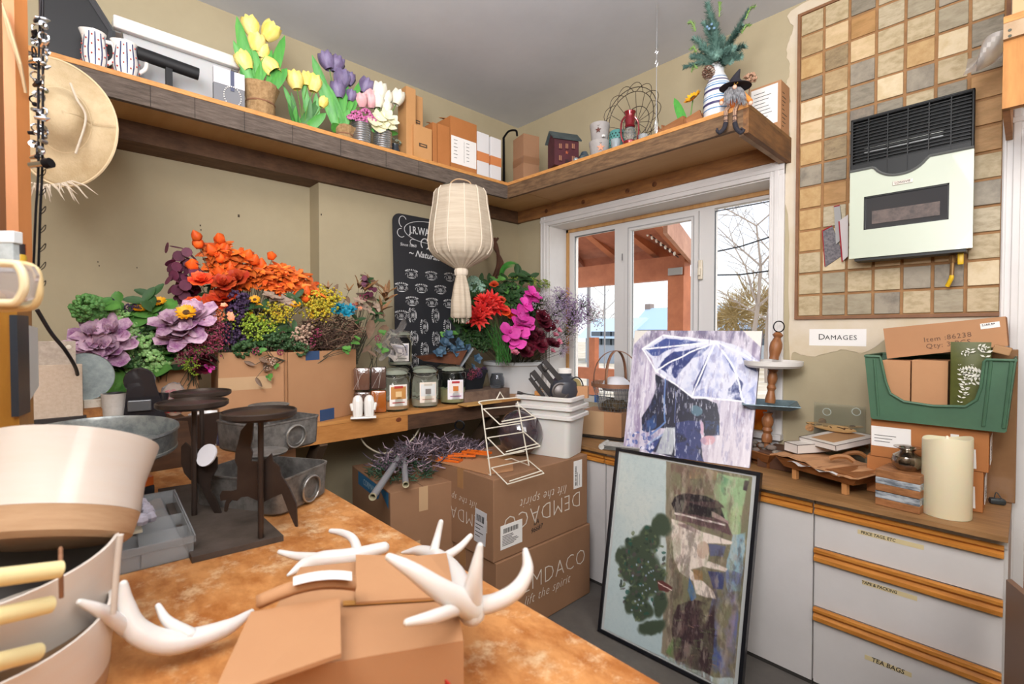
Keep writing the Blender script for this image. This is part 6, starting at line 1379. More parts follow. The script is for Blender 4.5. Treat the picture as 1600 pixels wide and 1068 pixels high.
# ============================================================ PAINTINGS
def fbm(h,w,seed,base=4,octv=5,pers=.55,ax=1,ay=1):
 r=np.random.RandomState(seed);out=np.zeros((h,w));amp=1.0;tot=0
 for o in range(octv):
  ny,nx=max(2,int(base*2**o*ay)),max(2,int(base*2**o*ax));g=r.rand(ny+1,nx+1)
  yy=np.linspace(0,ny-1e-6,h);xx=np.linspace(0,nx-1e-6,w);y0=yy.astype(int);x0=xx.astype(int);fy=(yy-y0)[:,None];fx=(xx-x0)[None]
  fy=fy*fy*(3-2*fy);fx=fx*fx*(3-2*fx)
  out+=amp*((g[y0][:,x0]*(1-fx)+g[y0][:,x0+1]*fx)*(1-fy)+(g[y0+1][:,x0]*(1-fx)+g[y0+1][:,x0+1]*fx)*fy);tot+=amp;amp*=pers
 return out/tot
class Paint:
 def __init__(s,cpx,W_,H_,seed):
  u=np.linspace(0,1,W_)[None];v=np.linspace(0,1,H_)[:,None];(TL,TR,BR,BL)=[np.array(c_,float) for c_ in cpx]
  f=lambda i:TL[i]*(1-u)*(1-v)+TR[i]*u*(1-v)+BR[i]*u*v+BL[i]*(1-u)*v
  s.X,s.Y=f(0),f(1);s.H,s.W=H_,W_;s.img=np.zeros((H_,W_,3));s.seed=seed
  s.wx=(fbm(H_,W_,seed,10,4)-.5);s.wy=(fbm(H_,W_,seed+1,10,4)-.5)
 def n(s,seed,**k):return fbm(s.H,s.W,s.seed*100+seed,**k)
 def blend(s,m_,c_):c_=np.array(c_)/255.;s.img=s.img*(1-m_[...,None])+c_*m_[...,None]
 def poly(s,pts,col,soft=1.5,warp=6,al=1.0,tex=None):
  X=s.X+s.wx*warp;Y=s.Y+s.wy*warp;ins=np.zeros(X.shape,bool);d=np.full(X.shape,1e9);n=len(pts)
  for i in range(n):
   (x1,y1),(x2,y2)=pts[i],pts[(i+1)%n]
   if y1!=y2:c_=((Y<y1)!=(Y<y2))&(X<(x2-x1)*(Y-y1)/(y2-y1)+x1);ins^=c_
   L2=(x2-x1)**2+(y2-y1)**2+1e-9;t=np.clip(((X-x1)*(x2-x1)+(Y-y1)*(y2-y1))/L2,0,1);d=np.minimum(d,np.hypot(X-x1-t*(x2-x1),Y-y1-t*(y2-y1)))
  m_=np.clip(.5+np.where(ins,d,-d)/soft,0,1)*al
  if tex is not None:m_=m_*tex
  s.blend(m_,col)
 def line(s,pts,w,col,warp=3,al=1.0,soft=.8,tex=None):
  X=s.X+s.wx*warp;Y=s.Y+s.wy*warp;d=np.full(X.shape,1e9)
  for(x1,y1),(x2,y2) in zip(pts[:-1],pts[1:]):
   L2=(x2-x1)**2+(y2-y1)**2+1e-9;t=np.clip(((X-x1)*(x2-x1)+(Y-y1)*(y2-y1))/L2,0,1);d=np.minimum(d,np.hypot(X-x1-t*(x2-x1),Y-y1-t*(y2-y1)))
  m_=np.clip((w/2-d)/soft+.5,0,1)*al
  if tex is not None:m_=m_*tex
  s.blend(m_,col)
 def ell(s,cx,cy,rx,ry,col,al=1.0,warp=6,soft=.15,tex=None):
  X=s.X+s.wx*warp;Y=s.Y+s.wy*warp;m_=np.clip((1-np.hypot((X-cx)/rx,(Y-cy)/ry))/soft+.5,0,1)*al
  if tex is not None:m_=m_*tex
  s.blend(m_,col)
 def to_mesh(s,name,corners,par,rough=.5):
  TL,TR,BR,BL=[Vector(c_) for c_ in corners];H_,W_=s.H,s.W
  u=np.linspace(0,1,W_)[None,:,None];v=np.linspace(0,1,H_)[:,None,None];A_=[np.array(c_)[None,None] for c_ in(TL,TR,BR,BL)]
  co=(A_[0]*(1-u)*(1-v)+A_[1]*u*(1-v)+A_[2]*u*v+A_[3]*(1-u)*v).reshape(-1,3)
  idx=np.arange(H_*W_).reshape(H_,W_);F=np.stack([idx[:-1,:-1],idx[1:,:-1],idx[1:,1:],idx[:-1,1:]],-1).reshape(-1,4)
  me=bpy.data.meshes.new(name);me.vertices.add(len(co));me.vertices.foreach_set('co',co.ravel());me.loops.add(F.size);me.loops.foreach_set('vertex_index',F.ravel().astype(np.int32))
  me.polygons.add(len(F));me.polygons.foreach_set('loop_start',np.arange(0,F.size,4,dtype=np.int32));me.update(calc_edges=True)
  c_=np.clip(s.img,0,1);L_=np.where(c_<=.04045,c_/12.92,((c_+.055)/1.055)**2.4);col=np.concatenate([L_,np.ones((H_,W_,1))],-1).reshape(-1,4).astype(np.float32)
  at_=me.color_attributes.new('paint','FLOAT_COLOR','POINT');at_.data.foreach_set('color',col.ravel())
  M_=bpy.data.materials.new(name+'_paint');M_.use_nodes=True;nt_=M_.node_tree;b_=nt_.nodes['Principled BSDF'];b_.inputs['Roughness'].default_value=rough
  an=nt_.nodes.new('ShaderNodeVertexColor');an.layer_name='paint';nt_.links.new(an.outputs[0],b_.inputs['Base Color'])
  tn_=nt_.nodes.new('ShaderNodeTexNoise');tn_.inputs['Scale'].default_value=120;tc_2=nt_.nodes.new('ShaderNodeTexCoord');nt_.links.new(tc_2.outputs['Object'],tn_.inputs[0]);bp2_=nt_.nodes.new('ShaderNodeBump');bp2_.inputs['Strength'].default_value=.25;bp2_.inputs['Distance'].default_value=.002
  nt_.links.new(tn_.outputs['Fac'],bp2_.inputs['Height']);nt_.links.new(bp2_.outputs[0],b_.inputs['Normal']);me.materials.append(M_)
  return link(name,me,par)
def thick(corners,th,name,mm,par,grow=0.0):
 P_=[Vector(c_) for c_ in corners];nrm=(P_[1]-P_[0]).cross(P_[3]-P_[0]).normalized()
 if nrm.dot(CAM-P_[0])>0:nrm=-nrm
 return MB().add([v+nrm*.0012 for v in P_]+[v+nrm*th for v in P_],[(0,1,2,3),(7,6,5,4)]+[(i,(i+1)%4,4+(i+1)%4,4+i) for i in range(4)]).obj(name,mm,par),nrm
CU=[(992,516),(1191,517),(1175,733),(974,704)]
P=Paint(CU,216,236,5);z7=lambda L:[(880+a/3.813,480+b/3.813) for a,b in L]
P.img[:]=np.array((203,196,210))/255.
vst=P.n(1,base=3,octv=6,ax=7,ay=.8,pers=.7);P.blend(np.clip((vst-.52)*6,0,1)*.75,(128,112,142));P.blend(np.clip((.44-vst)*7,0,1)*.8,(232,228,236))
top=np.clip((575-P.Y)/50,0,1);P.blend(top*np.clip((P.n(2,base=10,ax=4)-.35)*3,0,1)*.75,(96,88,116));P.blend(np.clip((P.Y-660)/30,0,1)*.5*(P.X>1105),(222,214,220))
P.blend(np.clip((P.n(12,base=8,ax=5,ay=.7)-.55)*6,0,1)*np.clip((1075-P.X)/60,0,1)*.6,(150,132,168))
wht=(216,218,234);bl=(62,78,142);dbl=(38,50,110);nz=P.n(3,base=14);nz2=P.n(4,base=9,ax=2,ay=1)
P.poly(z7([(480,255),(540,205),(620,168),(760,180),(900,195),(1020,225),(1100,265),(1182,345),(1165,470),(1150,620),(1110,610),(1085,575),(1000,565),(900,560),(800,553),(700,470),(572,395),(540,320)]),wht,warp=5)
tx=np.clip((nz-.36)*5,0,1)
P.poly(z7([(480,255),(620,168),(900,195),(1182,345),(1150,620),(800,553),(572,395)]),(150,158,204),al=.6,tex=np.clip((P.n(20,base=7,ax=1.5)-.5)*6,0,1));P.poly(z7([(498,258),(640,190),(840,212),(760,235),(640,262),(590,300),(540,298)]),bl,tex=np.clip((nz-.3)*6,0,1));P.poly(z7([(585,378),(620,320),(680,272),(790,262),(870,240),(790,330),(740,380),(700,440)]),dbl,tex=np.clip((nz2-.28)*7,0,1))
P.poly(z7([(680,275),(900,235),(850,300),(770,330)]),bl,al=.6,tex=tx)
P.poly(z7([(900,290),(880,380),(850,470),(803,548),(812,480),(850,390)]),dbl);P.poly(z7([(960,250),(1010,330),(1050,420),(1020,380)]),bl,al=.8,warp=3);P.poly(z7([(1010,500),(1060,430),(1080,470),(1082,578),(1000,560)]),dbl,tex=np.clip((nz-.3)*5,0,1))
P.poly(z7([(830,520),(950,470),(1000,560),(810,550)]),(120,130,190),al=.6,tex=tx);P.poly(z7([(1080,310),(1150,360),(1160,400),(1100,370)]),bl,al=.9,warp=3);P.poly(z7([(1085,560),(1140,480),(1150,610),(1110,630)]),(120,132,190),al=.7,tex=tx)
P.poly(z7([(700,480),(760,440),(800,360),(830,400),(800,520)]),(176,184,216),al=.6,tex=tx)
P.poly(z7([(1080,280),(1180,345),(1180,600),(1090,580),(1075,440),(1020,330)]),(158,166,212),al=.45,tex=np.clip((nz2-.4)*6,0,1))
for L_ in([(930,212),(700,238),(485,256)],[(925,215),(800,300),(690,420)] if 0 else[(930,215),(760,290),(640,350),(572,396)],[(930,215),(870,370),(798,552)],[(935,215),(1040,380),(1088,575)],[(935,212),(1080,290),(1178,350)],[(620,170),(930,208)]):P.line(z7(L_),2.6,(246,246,250),warp=3)
P.line(z7([(480,255),(572,396),(690,470),(798,553),(1088,578)]),2.4,(246,246,250),warp=3);P.line(z7([(480,255),(620,168),(930,210)]),3.0,(240,240,246))
navy=(24,26,48)
P.poly(z7([(572,415),(650,450),(720,500),(800,562),(880,566),(942,590),(958,680),(960,780),(872,782),(862,700),(850,760),(862,860),(872,935),(700,905),(640,890),(500,850),(560,800),(690,730),(600,735),(520,752),(482,740),(482,670),(540,590),(575,500)]),navy,warp=4)
P.poly(z7([(490,745),(486,680),(540,600),(570,560),(585,640),(575,720),(540,752)]),(44,74,128),tex=tx);P.poly(z7([(700,700),(850,690),(860,900),(880,940),(700,905)]),(44,54,110),al=.9,warp=5,tex=np.clip((nz-.25)*5,0,1));P.poly(z7([(870,690),(950,700),(958,780),(880,778)]),(54,84,140),tex=tx)
P.line(z7([(632,440),(628,560),(634,700),(600,730),(540,770)]),2.6,(98,130,186));P.line(z7([(700,520),(690,700)]),1.2,(90,100,150));P.line(z7([(690,735),(560,800),(500,850)]),3,(150,170,205))
P.poly(z7([(640,728),(698,728),(700,800),(680,888),(572,880),(600,800)]),(176,182,188),warp=4);P.line(z7([(690,740),(700,890)]),1.5,(220,224,232));P.poly(z7([(500,850),(600,780),(560,860),(540,880)]),(48,66,130),al=.9)
P.ell(880+895/3.813,480+805/3.813,11,7,(206,160,170),warp=4);P.poly(z7([(845,680),(862,700),(870,780),(850,760)]),(205,170,190));P.ell(880+825/3.813,480+630/3.813,9,8,(104,146,160),al=.7,tex=tx)
r_=random.Random(3)
for k in range(34):P.ell(880+r_.uniform(390,560)/3.813,480+r_.uniform(755,850)/3.813,r_.uniform(1.2,4.0),r_.uniform(1.2,3.5),r_.choice([(70,88,150),(222,220,234),(150,150,190),(190,190,216),(98,110,170)]),al=.9,warp=3)
for k in range(46):
 x_,y_=r_.uniform(590,940),r_.uniform(480,620);P.line(z7([(x_,y_),(x_+r_.uniform(-4,4),y_+r_.uniform(15,50))]),r_.uniform(.5,1.1),(222,222,236),warp=0,al=.85)
P.blend(np.clip((P.n(8,base=26,ax=2.5,ay=.6)-.64)*12,0,1)*.5,(236,236,244));P.blend(np.clip((P.n(21,base=20,ax=2,ay=.7)-.6)*8,0,1)*.35,(110,104,150))
for tri in([(992,516),(1015,516),(991,539)],[(1162,516),(1192,516),(1190,545)]):P.poly([(tri[0][0]-(2 if tri is not None and tri[0][0]<1100 else-0),tri[0][1]-2),tri[1],tri[2]],(226,222,214),warp=0)
cv_c=[(-1.655,2.69,1.553),(-1.005,2.84,1.556),(-.975,2.589,.852),(-1.632,2.43,.852)]
fx_=lambda px,py,ref:at(px,py,y=ref)
cv_c=[fx_(992,516,2.68),fx_(1191,517,2.84),(-.975,2.589,.852),(-1.632,2.43,.852)]
cv_=thing('umbrella_canvas','blue and lilac canvas painting of figures walking under a large umbrella','painting',(0,0,0))
P.to_mesh('painted_front',cv_c,cv_,.35);thick(cv_c,.035,'canvas_block',mat('canvas_side','c9c2cf',.6,col2='a59cb4',scale=30),cv_)
CCW=[(968,706),(1182,743),(1150,1090),(941,981)]
P=Paint(CCW,200,250,9);z8=lambda L:[(920+a/2.753,680+b/2.753) for a,b in L]
P.img[:]=np.array((186,198,196))/255.;P.blend(np.clip((P.n(1,base=4)-.45)*4,0,1)*.5,(206,208,200));P.blend(np.clip((P.n(2,base=60,octv=2)-.5)*4,0,1)*.25,(160,176,178));P.blend(np.clip((P.Y-820)/160,0,1)*.5,(168,192,200))
br=np.clip((P.n(3,base=10)-.3)*3,0,1)
P.poly(z8([(362,100),(720,165),(715,260),(660,1068),(560,1068),(345,960),(365,500)]),(122,116,92),warp=4)
P.poly(z8([(362,100),(400,110),(390,500),(395,700),(380,985),(340,960),(362,500)]),(140,128,110),warp=6,tex=br)
P.poly(z8([(380,120),(600,150),(570,270),(400,270)]),(112,92,80),tex=np.clip((P.n(4,base=12,ax=2)-.35)*5,0,1));P.poly(z8([(470,130),(600,160),(580,200),(470,190)]),(192,150,110),al=.6,tex=br)
P.poly(z8([(585,160),(705,185),(690,300),(670,450),(620,440),(600,340),(570,260)]),(150,178,134),warp=7);P.poly(z8([(600,170),(650,200),(620,290),(600,250)]),(90,132,100),al=.8,tex=br);P.poly(z8([(640,300),(690,320),(660,450),(620,420)]),(186,194,140),al=.7,tex=br)
P.poly(z8([(690,190),(708,195),(700,240),(685,235)]),(70,56,60));P.poly(z8([(640,445),(690,440),(660,700),(620,700),(615,560)]),(140,172,186),warp=7);P.poly(z8([(620,600),(665,620),(640,1068),(560,1068),(540,800),(560,700)]),(106,110,150),warp=8,tex=br);P.poly(z8([(610,680),(655,700),(630,940),(590,940)]),(170,150,190),al=.7,tex=br)
P.poly(z8([(540,880),(600,900),(590,1068),(545,1060)]),(60,80,150),al=.8,tex=br)
P.poly(z8([(398,280),(440,262),(540,275),(590,300),(612,375),(560,378),(400,352),(386,310)]),(36,30,34),warp=5);P.poly(z8([(400,350),(620,385),(640,450),(470,400),(400,385)]),(96,70,74),warp=5)
P.poly(z8([(440,300),(590,300),(612,330),(560,330)]),(70,54,56));P.poly(z8([(560,345),(625,385),(630,400),(560,372)]),(170,140,140));P.line(z8([(400,355),(500,380),(610,405)]),3,(222,208,204));P.poly(z8([(386,380),(440,400),(520,440),(640,480),(632,492),(540,492),(546,540),(540,570),(620,600),(612,615),(520,596),(470,612),(560,700),(572,735),(530,730),(486,715),(478,660),(420,620),(396,560),(384,460)]),(228,214,202),warp=4)
P.poly(z8([(400,400),(620,430),(600,455),(480,440)]),(120,96,100),al=.8,tex=br);P.ell(920+522/2.753,680+520/2.753,9,14,(188,160,140),al=.8);P.poly(z8([(545,495),(612,500),(600,550),(550,550)]),(96,100,132),al=.9);P.poly(z8([(480,610),(520,615),(520,660),(485,655)]),(150,112,70),al=.8)
P.poly(z8([(460,640),(478,690),(490,730),(470,750),(455,700)]),(70,108,160));P.poly(z8([(540,615),(612,620),(600,690),(560,690)]),(66,72,112));P.poly(z8([(420,760),(480,740),(560,760),(560,900),(545,1060),(400,1000),(385,900),(400,800)]),(62,46,50),warp=10,tex=np.clip((P.n(5,base=9)-.22)*5,0,1))
for k in range(40):x_,y_=r_.uniform(400,560),r_.uniform(780,1040);P.line(z8([(x_,y_),(x_+r_.uniform(10,40),y_+r_.uniform(-4,14))]),1.0,r_.choice([(146,112,96),(90,110,70),(108,84,100),(40,30,40)]),warp=2,al=.8)
P.poly(z8([(390,900),(430,905),(400,985),(360,960)]),(86,130,66),al=.7,tex=br)
rg_=np.clip((P.X-1056+(P.Y-720)*.04)/8,0,1)
for sd,c_,am in((31,(206,196,176),.40),(32,(60,48,46),.42),(33,(120,128,96),.35),(34,(150,120,110),.3)):P.blend(rg_*np.clip((P.n(sd,base=11,ax=2.2,ay=1,octv=5,pers=.7)-.52)*7,0,1)*am,c_)
for(cx,cy,rx,ry) in((340,410,45,50),(285,470,55,55),(215,500,50,45),(150,545,42,45),(185,600,55,55),(250,590,75,75),(300,640,55,80),(235,700,55,60),(190,745,35,45),(250,780,45,40),(330,760,35,55),(300,850,60,30),(130,530,25,25)):
 P.ell(920+cx/2.753,680+cy/2.753,rx/2.753,ry/2.753,(66,78,62),warp=14,soft=.3)
for k in range(260):
 a,b=r_.uniform(110,370),r_.uniform(400,820);c_=r_.choice([(48,58,50),(92,104,72),(84,74,76),(110,120,90),(40,84,72)])
 if(abs(a-250)/120)**2+(abs(b-620)/200)**2<1:P.ell(920+a/2.753,680+b/2.753,r_.uniform(1,4.5),r_.uniform(1,4),c_,al=.75,warp=8)
for k in range(22):P.ell(920+r_.uniform(190,320)/2.753,680+r_.uniform(540,790)/2.753,1.5,1.5,(170,184,206),al=.8,warp=3)
P.poly(z8([(318,655),(345,655),(390,690),(370,710),(330,700)]),(96,52,50));P.line(z8([(325,665),(385,700)]),1.5,(226,200,190))
FTL,FTR=at(963,699,y=2.315),at(1189,738,y=2.315);FBL=at(934,985,z=.006);FBR=at(1157,1098,z=.006)
cw=thing('framed_cow_print','black framed print of cows in a meadow turned on its side, leaning against the cabinets','framed print',(0,0,0))
def bl4(C_,u,v):return C_[0]*(1-u)*(1-v)+C_[1]*u*(1-v)+C_[2]*u*v+C_[3]*(1-u)*v
FC=[FTL,FTR,FBR,FBL];nrm=(FTR-FTL).cross(FBL-FTL).normalized();nrm=nrm if nrm.dot(CAM-FTL)>0 else-nrm
e_u,e_v=.022,.017;inn=[bl4(FC,e_u,e_v),bl4(FC,1-e_u,e_v),bl4(FC,1-e_u,1-e_v),bl4(FC,e_u,1-e_v)]
m_frm=mat('frame_black','15161c',.3,coat=.3)
for i in range(4):
 j=(i+1)%4;b=MB();V_=[FC[i]+nrm*.004,FC[j]+nrm*.004,inn[j]+nrm*.004,inn[i]+nrm*.004];V_+=[v-nrm*.028 for v in V_]
 b.add(V_,[(0,1,2,3),(7,6,5,4),(0,1,5,4),(1,2,6,5),(2,3,7,6),(3,0,4,7)]);b.obj('frame_bar',m_frm,cw)
mu=[bl4(FC,.018,.014),bl4(FC,.982,.014),bl4(FC,.982,.986),bl4(FC,.018,.986)]
MB().add([v-nrm*.006 for v in mu]+[v-nrm*.02 for v in mu],[(0,1,2,3),(7,6,5,4)]+[(i,(i+1)%4,4+(i+1)%4,4+i) for i in range(4)]).obj('mat_board',mat('mat_grey','b9bcba',.5),cw)
pi=[bl4(FC,.045,.026)-nrm*.003,bl4(FC,.955,.026)-nrm*.003,bl4(FC,.955,.974)-nrm*.003,bl4(FC,.045,.974)-nrm*.003]
P.to_mesh('print_sheet',pi,cw,.45)
# ============================================================ THINGS ON THE COUNTER
ZQ=.851
FY=2.60
def cbox(label,x0,x1,y0,y1,z0,z1,m_,name='carton',cat='carton',**k):
 t=thing(name,label,cat,((x0+x1)/2,(y0+y1)/2,z0));MB().b2((x0-(x0+x1)/2,y0-(y0+y1)/2,0),(x1-(x0+x1)/2,y1-(y0+y1)/2,z1-z0),bev=.002).obj('body',m_,t);return t
zm_=at(1540,738,y=FY).z;zt2=at(1562,672,y=FY).z
c1_=cbox('orange-brown carton with torn white labels, lower one under the green bin',-.481,-.112,FY,2.915,ZQ,zm_,m_cardo)
c2_=cbox('orange-brown carton with white labels, upper one under the green bin',-.468,-.098,FY-.005,2.915,zm_+.001,zt2,m_cardo)
for par,(lx,lz,lw,lh,ln_) in((c2_,(-.115,.09,.135,.085,3)),(c2_,(.105,.045,.09,.075,9)),(c1_,(.125,.055,.075,.085,3))):
 label_block(par,plane_M((lx,-(2.915-FY)/2-.004,lz),(1,0,.0),(0,0,1))@Matrix.Rotation(rnd.uniform(-.04,.04),4,'Z'),lw,lh,bars=False,lines=ln_)
MB().b2((.075,-(2.915-FY)/2-.0045,.118),(.10,-(2.915-FY)/2-.003,.134)).obj('price_sticker',m_paper,c2_)
for par in(c1_,c2_):label_block(par,plane_M((.1868,-.04,.075),(0,1,0),(0,0,1)),.12,.11,bars=False,lines=5)
m_grn=mat('bin_green','4b6f55',.5,col2='43624c',scale=4,bump=.05)
gbz=zt2+.002;ytop=at(1585,556,y=2.545).z;BXL=at(1352,600,y=2.545).x;BXR=at(1585,600,y=2.545).x;GY=2.545;GD=.34;GH=at(1353,556,y=2.545).z-gbz
gb_=thing('green_bin','green plastic stacking bin with a cut-away front on top of the orange-brown cartons','bin',((BXL+BXR)/2,GY+GD/2,gbz))
W2=(BXR-BXL)/2;tp=.022
def fr_(x,z):return(x,-GD/2+.018*(1-z/GH),z)
out_=[(-W2+tp,0),(W2-tp,0),(W2,GH),(W2-.075,GH),(W2-.08,GH*.97),(W2-.088,GH*.6),(W2-.10,GH*.42),(W2-.13,GH*.31),(0,GH*.28),(-W2+.13,GH*.31),(-W2+.085,GH*.42),(-W2+.07,GH*.6),(-W2+.052,GH*.97),(-W2+.05,GH),(-W2,GH)]
b=MB();F0=[Vector(fr_(a,z)) for a,z in out_];n=len(F0);B0_=[v+Vector((0,.006,0)) for v in F0]
def fpiece(idx):b.add([F0[i] for i in idx]+[B0_[i] for i in idx],[tuple(range(len(idx))),tuple(range(len(idx),2*len(idx)))[::-1]]+[(k,(k+1)%len(idx),len(idx)+(k+1)%len(idx),len(idx)+k) for k in range(len(idx))])
fpiece([1,2,3,4,5,6,7]);fpiece([0,9,10,11,12,13,14][::1]);fpiece([0,1,7,8,9])
b.add([(-W2+tp,-GD/2+.018,0),(W2-tp,-GD/2+.018,0),(W2-tp,GD/2-.018,0),(-W2+tp,GD/2-.018,0)],[(0,1,2,3)])
for s_ in(-1,1):b.add([(s_*(W2-tp),-GD/2+.018,0),(s_*(W2-tp),GD/2-.018,0),(s_*W2,GD/2,GH),(s_*W2,-GD/2,GH)],[(0,1,2,3)])
b.add([(-W2+tp,GD/2-.018,0),(W2-tp,GD/2-.018,0),(W2,GD/2,GH),(-W2,GD/2,GH)],[(0,1,2,3)])
go_=b.obj('bin_body',m_grn,gb_);s_=go_.modifiers.new('s','SOLIDIFY');s_.thickness=.004
b=MB();b.tube([Vector(fr_(a,z))+Vector((0,-.003,0)) for a,z in out_[2:]],.0055,8);b.tube([(W2,-GD/2,GH),(W2,GD/2,GH),(-W2,GD/2,GH),(-W2,-GD/2,GH)],.007,8);b.obj('rim',m_grn,gb_,smooth=True)
for xx in(W2-.062,W2-.008-tp*.0):MB().tube([fr_(xx-.0,GH*.98),fr_(xx-tp*.8,GH*.05)],.006,8).obj('stiffener',m_grn,gb_,smooth=True)
MB().tube([fr_(-W2+.03,GH*.95),fr_(-W2+.045,GH*.05)],.005,8).obj('stiffener',m_grn,gb_,smooth=True)
zi=gbz+.006
def inb(px0,px1,pyt,y,D,label,m_,name='carton',cat='carton',rot=None):
 x0,x1=at(px0,600,y=y).x,at(px1,600,y=y).x;z1=at((px0+px1)/2,pyt,y=y).z;return cbox(label,x0,x1,y,y+D,zi,z1,m_,name,cat)
inb(1378,1422,563,2.60,.2,'plain brown box inside the green bin, left one',m_card);inb(1424,1481,563,2.60,.2,'plain brown box inside the green bin, right one',m_card)
m_olv=mat('olive_bag','565a26',.45,col2='4b4f22',scale=20)
x0,x1=at(1484,600,y=2.575).x,at(1548,600,y=2.575).x;z1=at(1510,534,y=2.575).z
ob=thing('leaf_print_bag','olive green bag printed with white fern leaves standing in the green bin','bag',((x0+x1)/2,2.575,zi))
w=(x1-x0)/2;h=z1-zi
MB().sheet(lambda u,v:((-w+2*w*u)*(1-.06*math.sin(v*PI)),-.012*math.sin(u*PI)*math.sin(v*PI),h*v),10,10).obj('bag_front',m_olv,ob,smooth=True);MB().b2((-w,.004,0),(w,.09,h-.02),bev=.004).obj('bag_body',m_olv,ob)
m_wl=mat('leaf_white','d8d6c8',.6);b=MB()
def fern(c_,a,L,n,wd,asym=1):
 ca,sa=math.cos(a),math.sin(a)
 for i in range(n):
  t_=(i+.5)/n;l=wd*math.sin(PI*(.15+.8*t_))
  for s_ in(-1,1):
   bx,bz=c_[0]+L*t_*ca,c_[1]+L*t_*sa;aa=a+s_*1.1;ex,ez=bx+l*math.cos(aa),bz+l*math.sin(aa);nx,nz_=-math.sin(aa)*l*.22,math.cos(aa)*l*.22;mx_,mz_=(bx+ex)/2,(bz+ez)/2
   b.add([(bx,-.0145,bz),(mx_+nx,-.0145,mz_+nz_),(ex,-.0145,ez),(mx_-nx,-.0145,mz_-nz_)],[(0,1,2,3)])
fern((-w*.5,h*.25),1.35,h*.52,9,.018);fern((-w*.1,h*.34),1.75,h*.42,7,.018);fern((w*.75,h*.62),2.9,w*1.3,8,.026);fern((w*.1,h*.10),1.2,h*.24,5,.026);fern((w*.5,h*.3),1.0,h*.16,3,.026);fern((w*.0,h*.52),.4,w*.6,3,.022);fern((w*.72,h*.8),1.5,h*.16,3,.022);fern((-.0,h*.86),1.5,h*.06,2,.02);fern((w*.3,h*.95),-.2,w*.5,3,.018);fern((-w*.5,h*.88),-.3,w*.5,3,.013)
tag(b.obj('fern_print',m_wl,ob),None,None,kind='stuff')
bt_=MB().box((0,0,0),(.05,.07,.03),M=Matrix.Translation((w+.028,.04,h-.03))@Matrix.Rotation(.3,4,'Y'),bev=.004).obj('folded_top',mat('fold_brown','a9825a',.7),ob)
y=2.66;a,b_,c_,d_=at(1380,513,y=y),at(1571,494,y=y),at(1575,540,y=y),at(1386,560,y=y)
lc_=thing('carton','long brown carton stamped with an item number lying tilted on top of the green bin','carton',(0,0,0));P_=[d_,c_,b_,a]
MB().add(P_+[v+Vector((0,.22,0)) for v in P_],[(0,1,2,3),(7,6,5,4)]+[(i,(i+1)%4,4+(i+1)%4,4+i) for i in range(4)]).obj('body',m_card,lc_)
M=plane_M(d_.lerp(b_,.5),(c_-d_),(a-d_))@Matrix.Translation((.015,.0,.001));text('Item :86238\nQty: 3 PCS',.028,lc_,mat('stamp_brown','6f5240',.8),M@Matrix.Translation((.0,-.010,0)),'stamp_lettering',spacing=1.1);M2=plane_M(d_.lerp(b_,.5),(c_-d_),(a-d_))@Matrix.Translation((.145,.03,.0005));label_block(lc_,M2,.055,.022,bars=True,lines=1)
pcn=thing('pillar_candle','large cream pillar candle with a sloping top standing at the counter front','candle',at(1478,803,z=ZQ));r=.0745;hc_=.292
m_wax=mat('candle_wax','ddd2b2',.45,sss=.35)
b=MB();n=48;V_=[]
for(rr_,zf) in((r*.985,0),(r,.006),(r,1),(r*.985,1.012),(r*.9,1.0),(r*.8,.965),(r*.4,.935),(0.001,.93)):
 for k in range(n):
  t_=2*PI*k/n;z=zf if zf<.1 else hc_*zf+.009*math.sin(t_*1+1.9)*(rr_/r)+.004*math.sin(3*t_);V_.append((rr_*math.cos(t_),rr_*math.sin(t_),z))
b.add(V_,[(i*n+k,i*n+(k+1)%n,(i+1)*n+(k+1)%n,(i+1)*n+k) for i in range(7) for k in range(n)]);b.obj('wax_body',m_wax,pcn,smooth=True,angle=60)
MB().lathe([(.006,0),(.007,.02),(.004,.03),(0,.032)],12,(0,0,hc_*.93)).obj('flame_tip',mat('led_flame','f3e3cc',.4,sss=.5),pcn,smooth=True)
x0,x1=at(1366,780,y=2.47).x,at(1430,800,y=2.47).x
mb_=thing('marbled_box','small wooden box with grey marbled resin stripes, silver votive on top','box',(0,0,0));xa_,xb2=at(1367,775,z=ZQ).x,at(1440,795,z=ZQ).x;ya_=at(1367,786,z=ZQ).y
m_mg=mat('mango_wood','a9744a',.5,col2='7f5230',scale=9,stretch=(1.5,6,6));m_res=mat('grey_resin','b9c0c6',.2,col2='6a7078',scale=9,stretch=(1,4,4),coat=.6,contrast=(.42,.58))
p0=at(1437,804,z=ZQ);p1=at(1367,787,z=ZQ);rzb=math.atan2((p0-p1).y,(p0-p1).x);wB=(p0-p1).length;mb_.location=(p0+p1)/2;mb_.rotation_euler=(0,0,rzb);hB=at(1367,731,t=(p1-CAM).dot(FW)).z-ZQ
lv=[0,.2,.40,.60,.78,1.0]
for k in range(5):MB().b2((-wB/2,0,lv[k]*hB+.0005),(wB/2,.155,lv[k+1]*hB),bev=.002).obj('resin_band' if k in(1,3) else 'wood_band',m_res if k in(1,3) else m_mg,mb_)
MB().b2((-wB/2+.004,-.001,.4*hB),(wB/2-.004,.001,.41*hB)).obj('drawer_gap',mat('gap_dark','2a1d14',.9),mb_)
sv=thing('silver_votive','round mercury silver votive bowl on the marbled box','bowl',mb_.location+Vector((math.cos(rzb)*.01-math.sin(rzb)*.075,math.sin(rzb)*.01+math.cos(rzb)*.075,hB)))
MB().lathe([(0,0),(.03,0),(.047,.018),(.052,.038),(.046,.058),(.026,.072),(.022,.078),(.03,.086),(.044,.092),(.044,.094),(.028,.092),(.016,.08),(0,.07)],36).obj('bowl',mat('mercury_silver','b5aca2',.18,1.0,col2='8f8478',scale=14),sv,smooth=True)
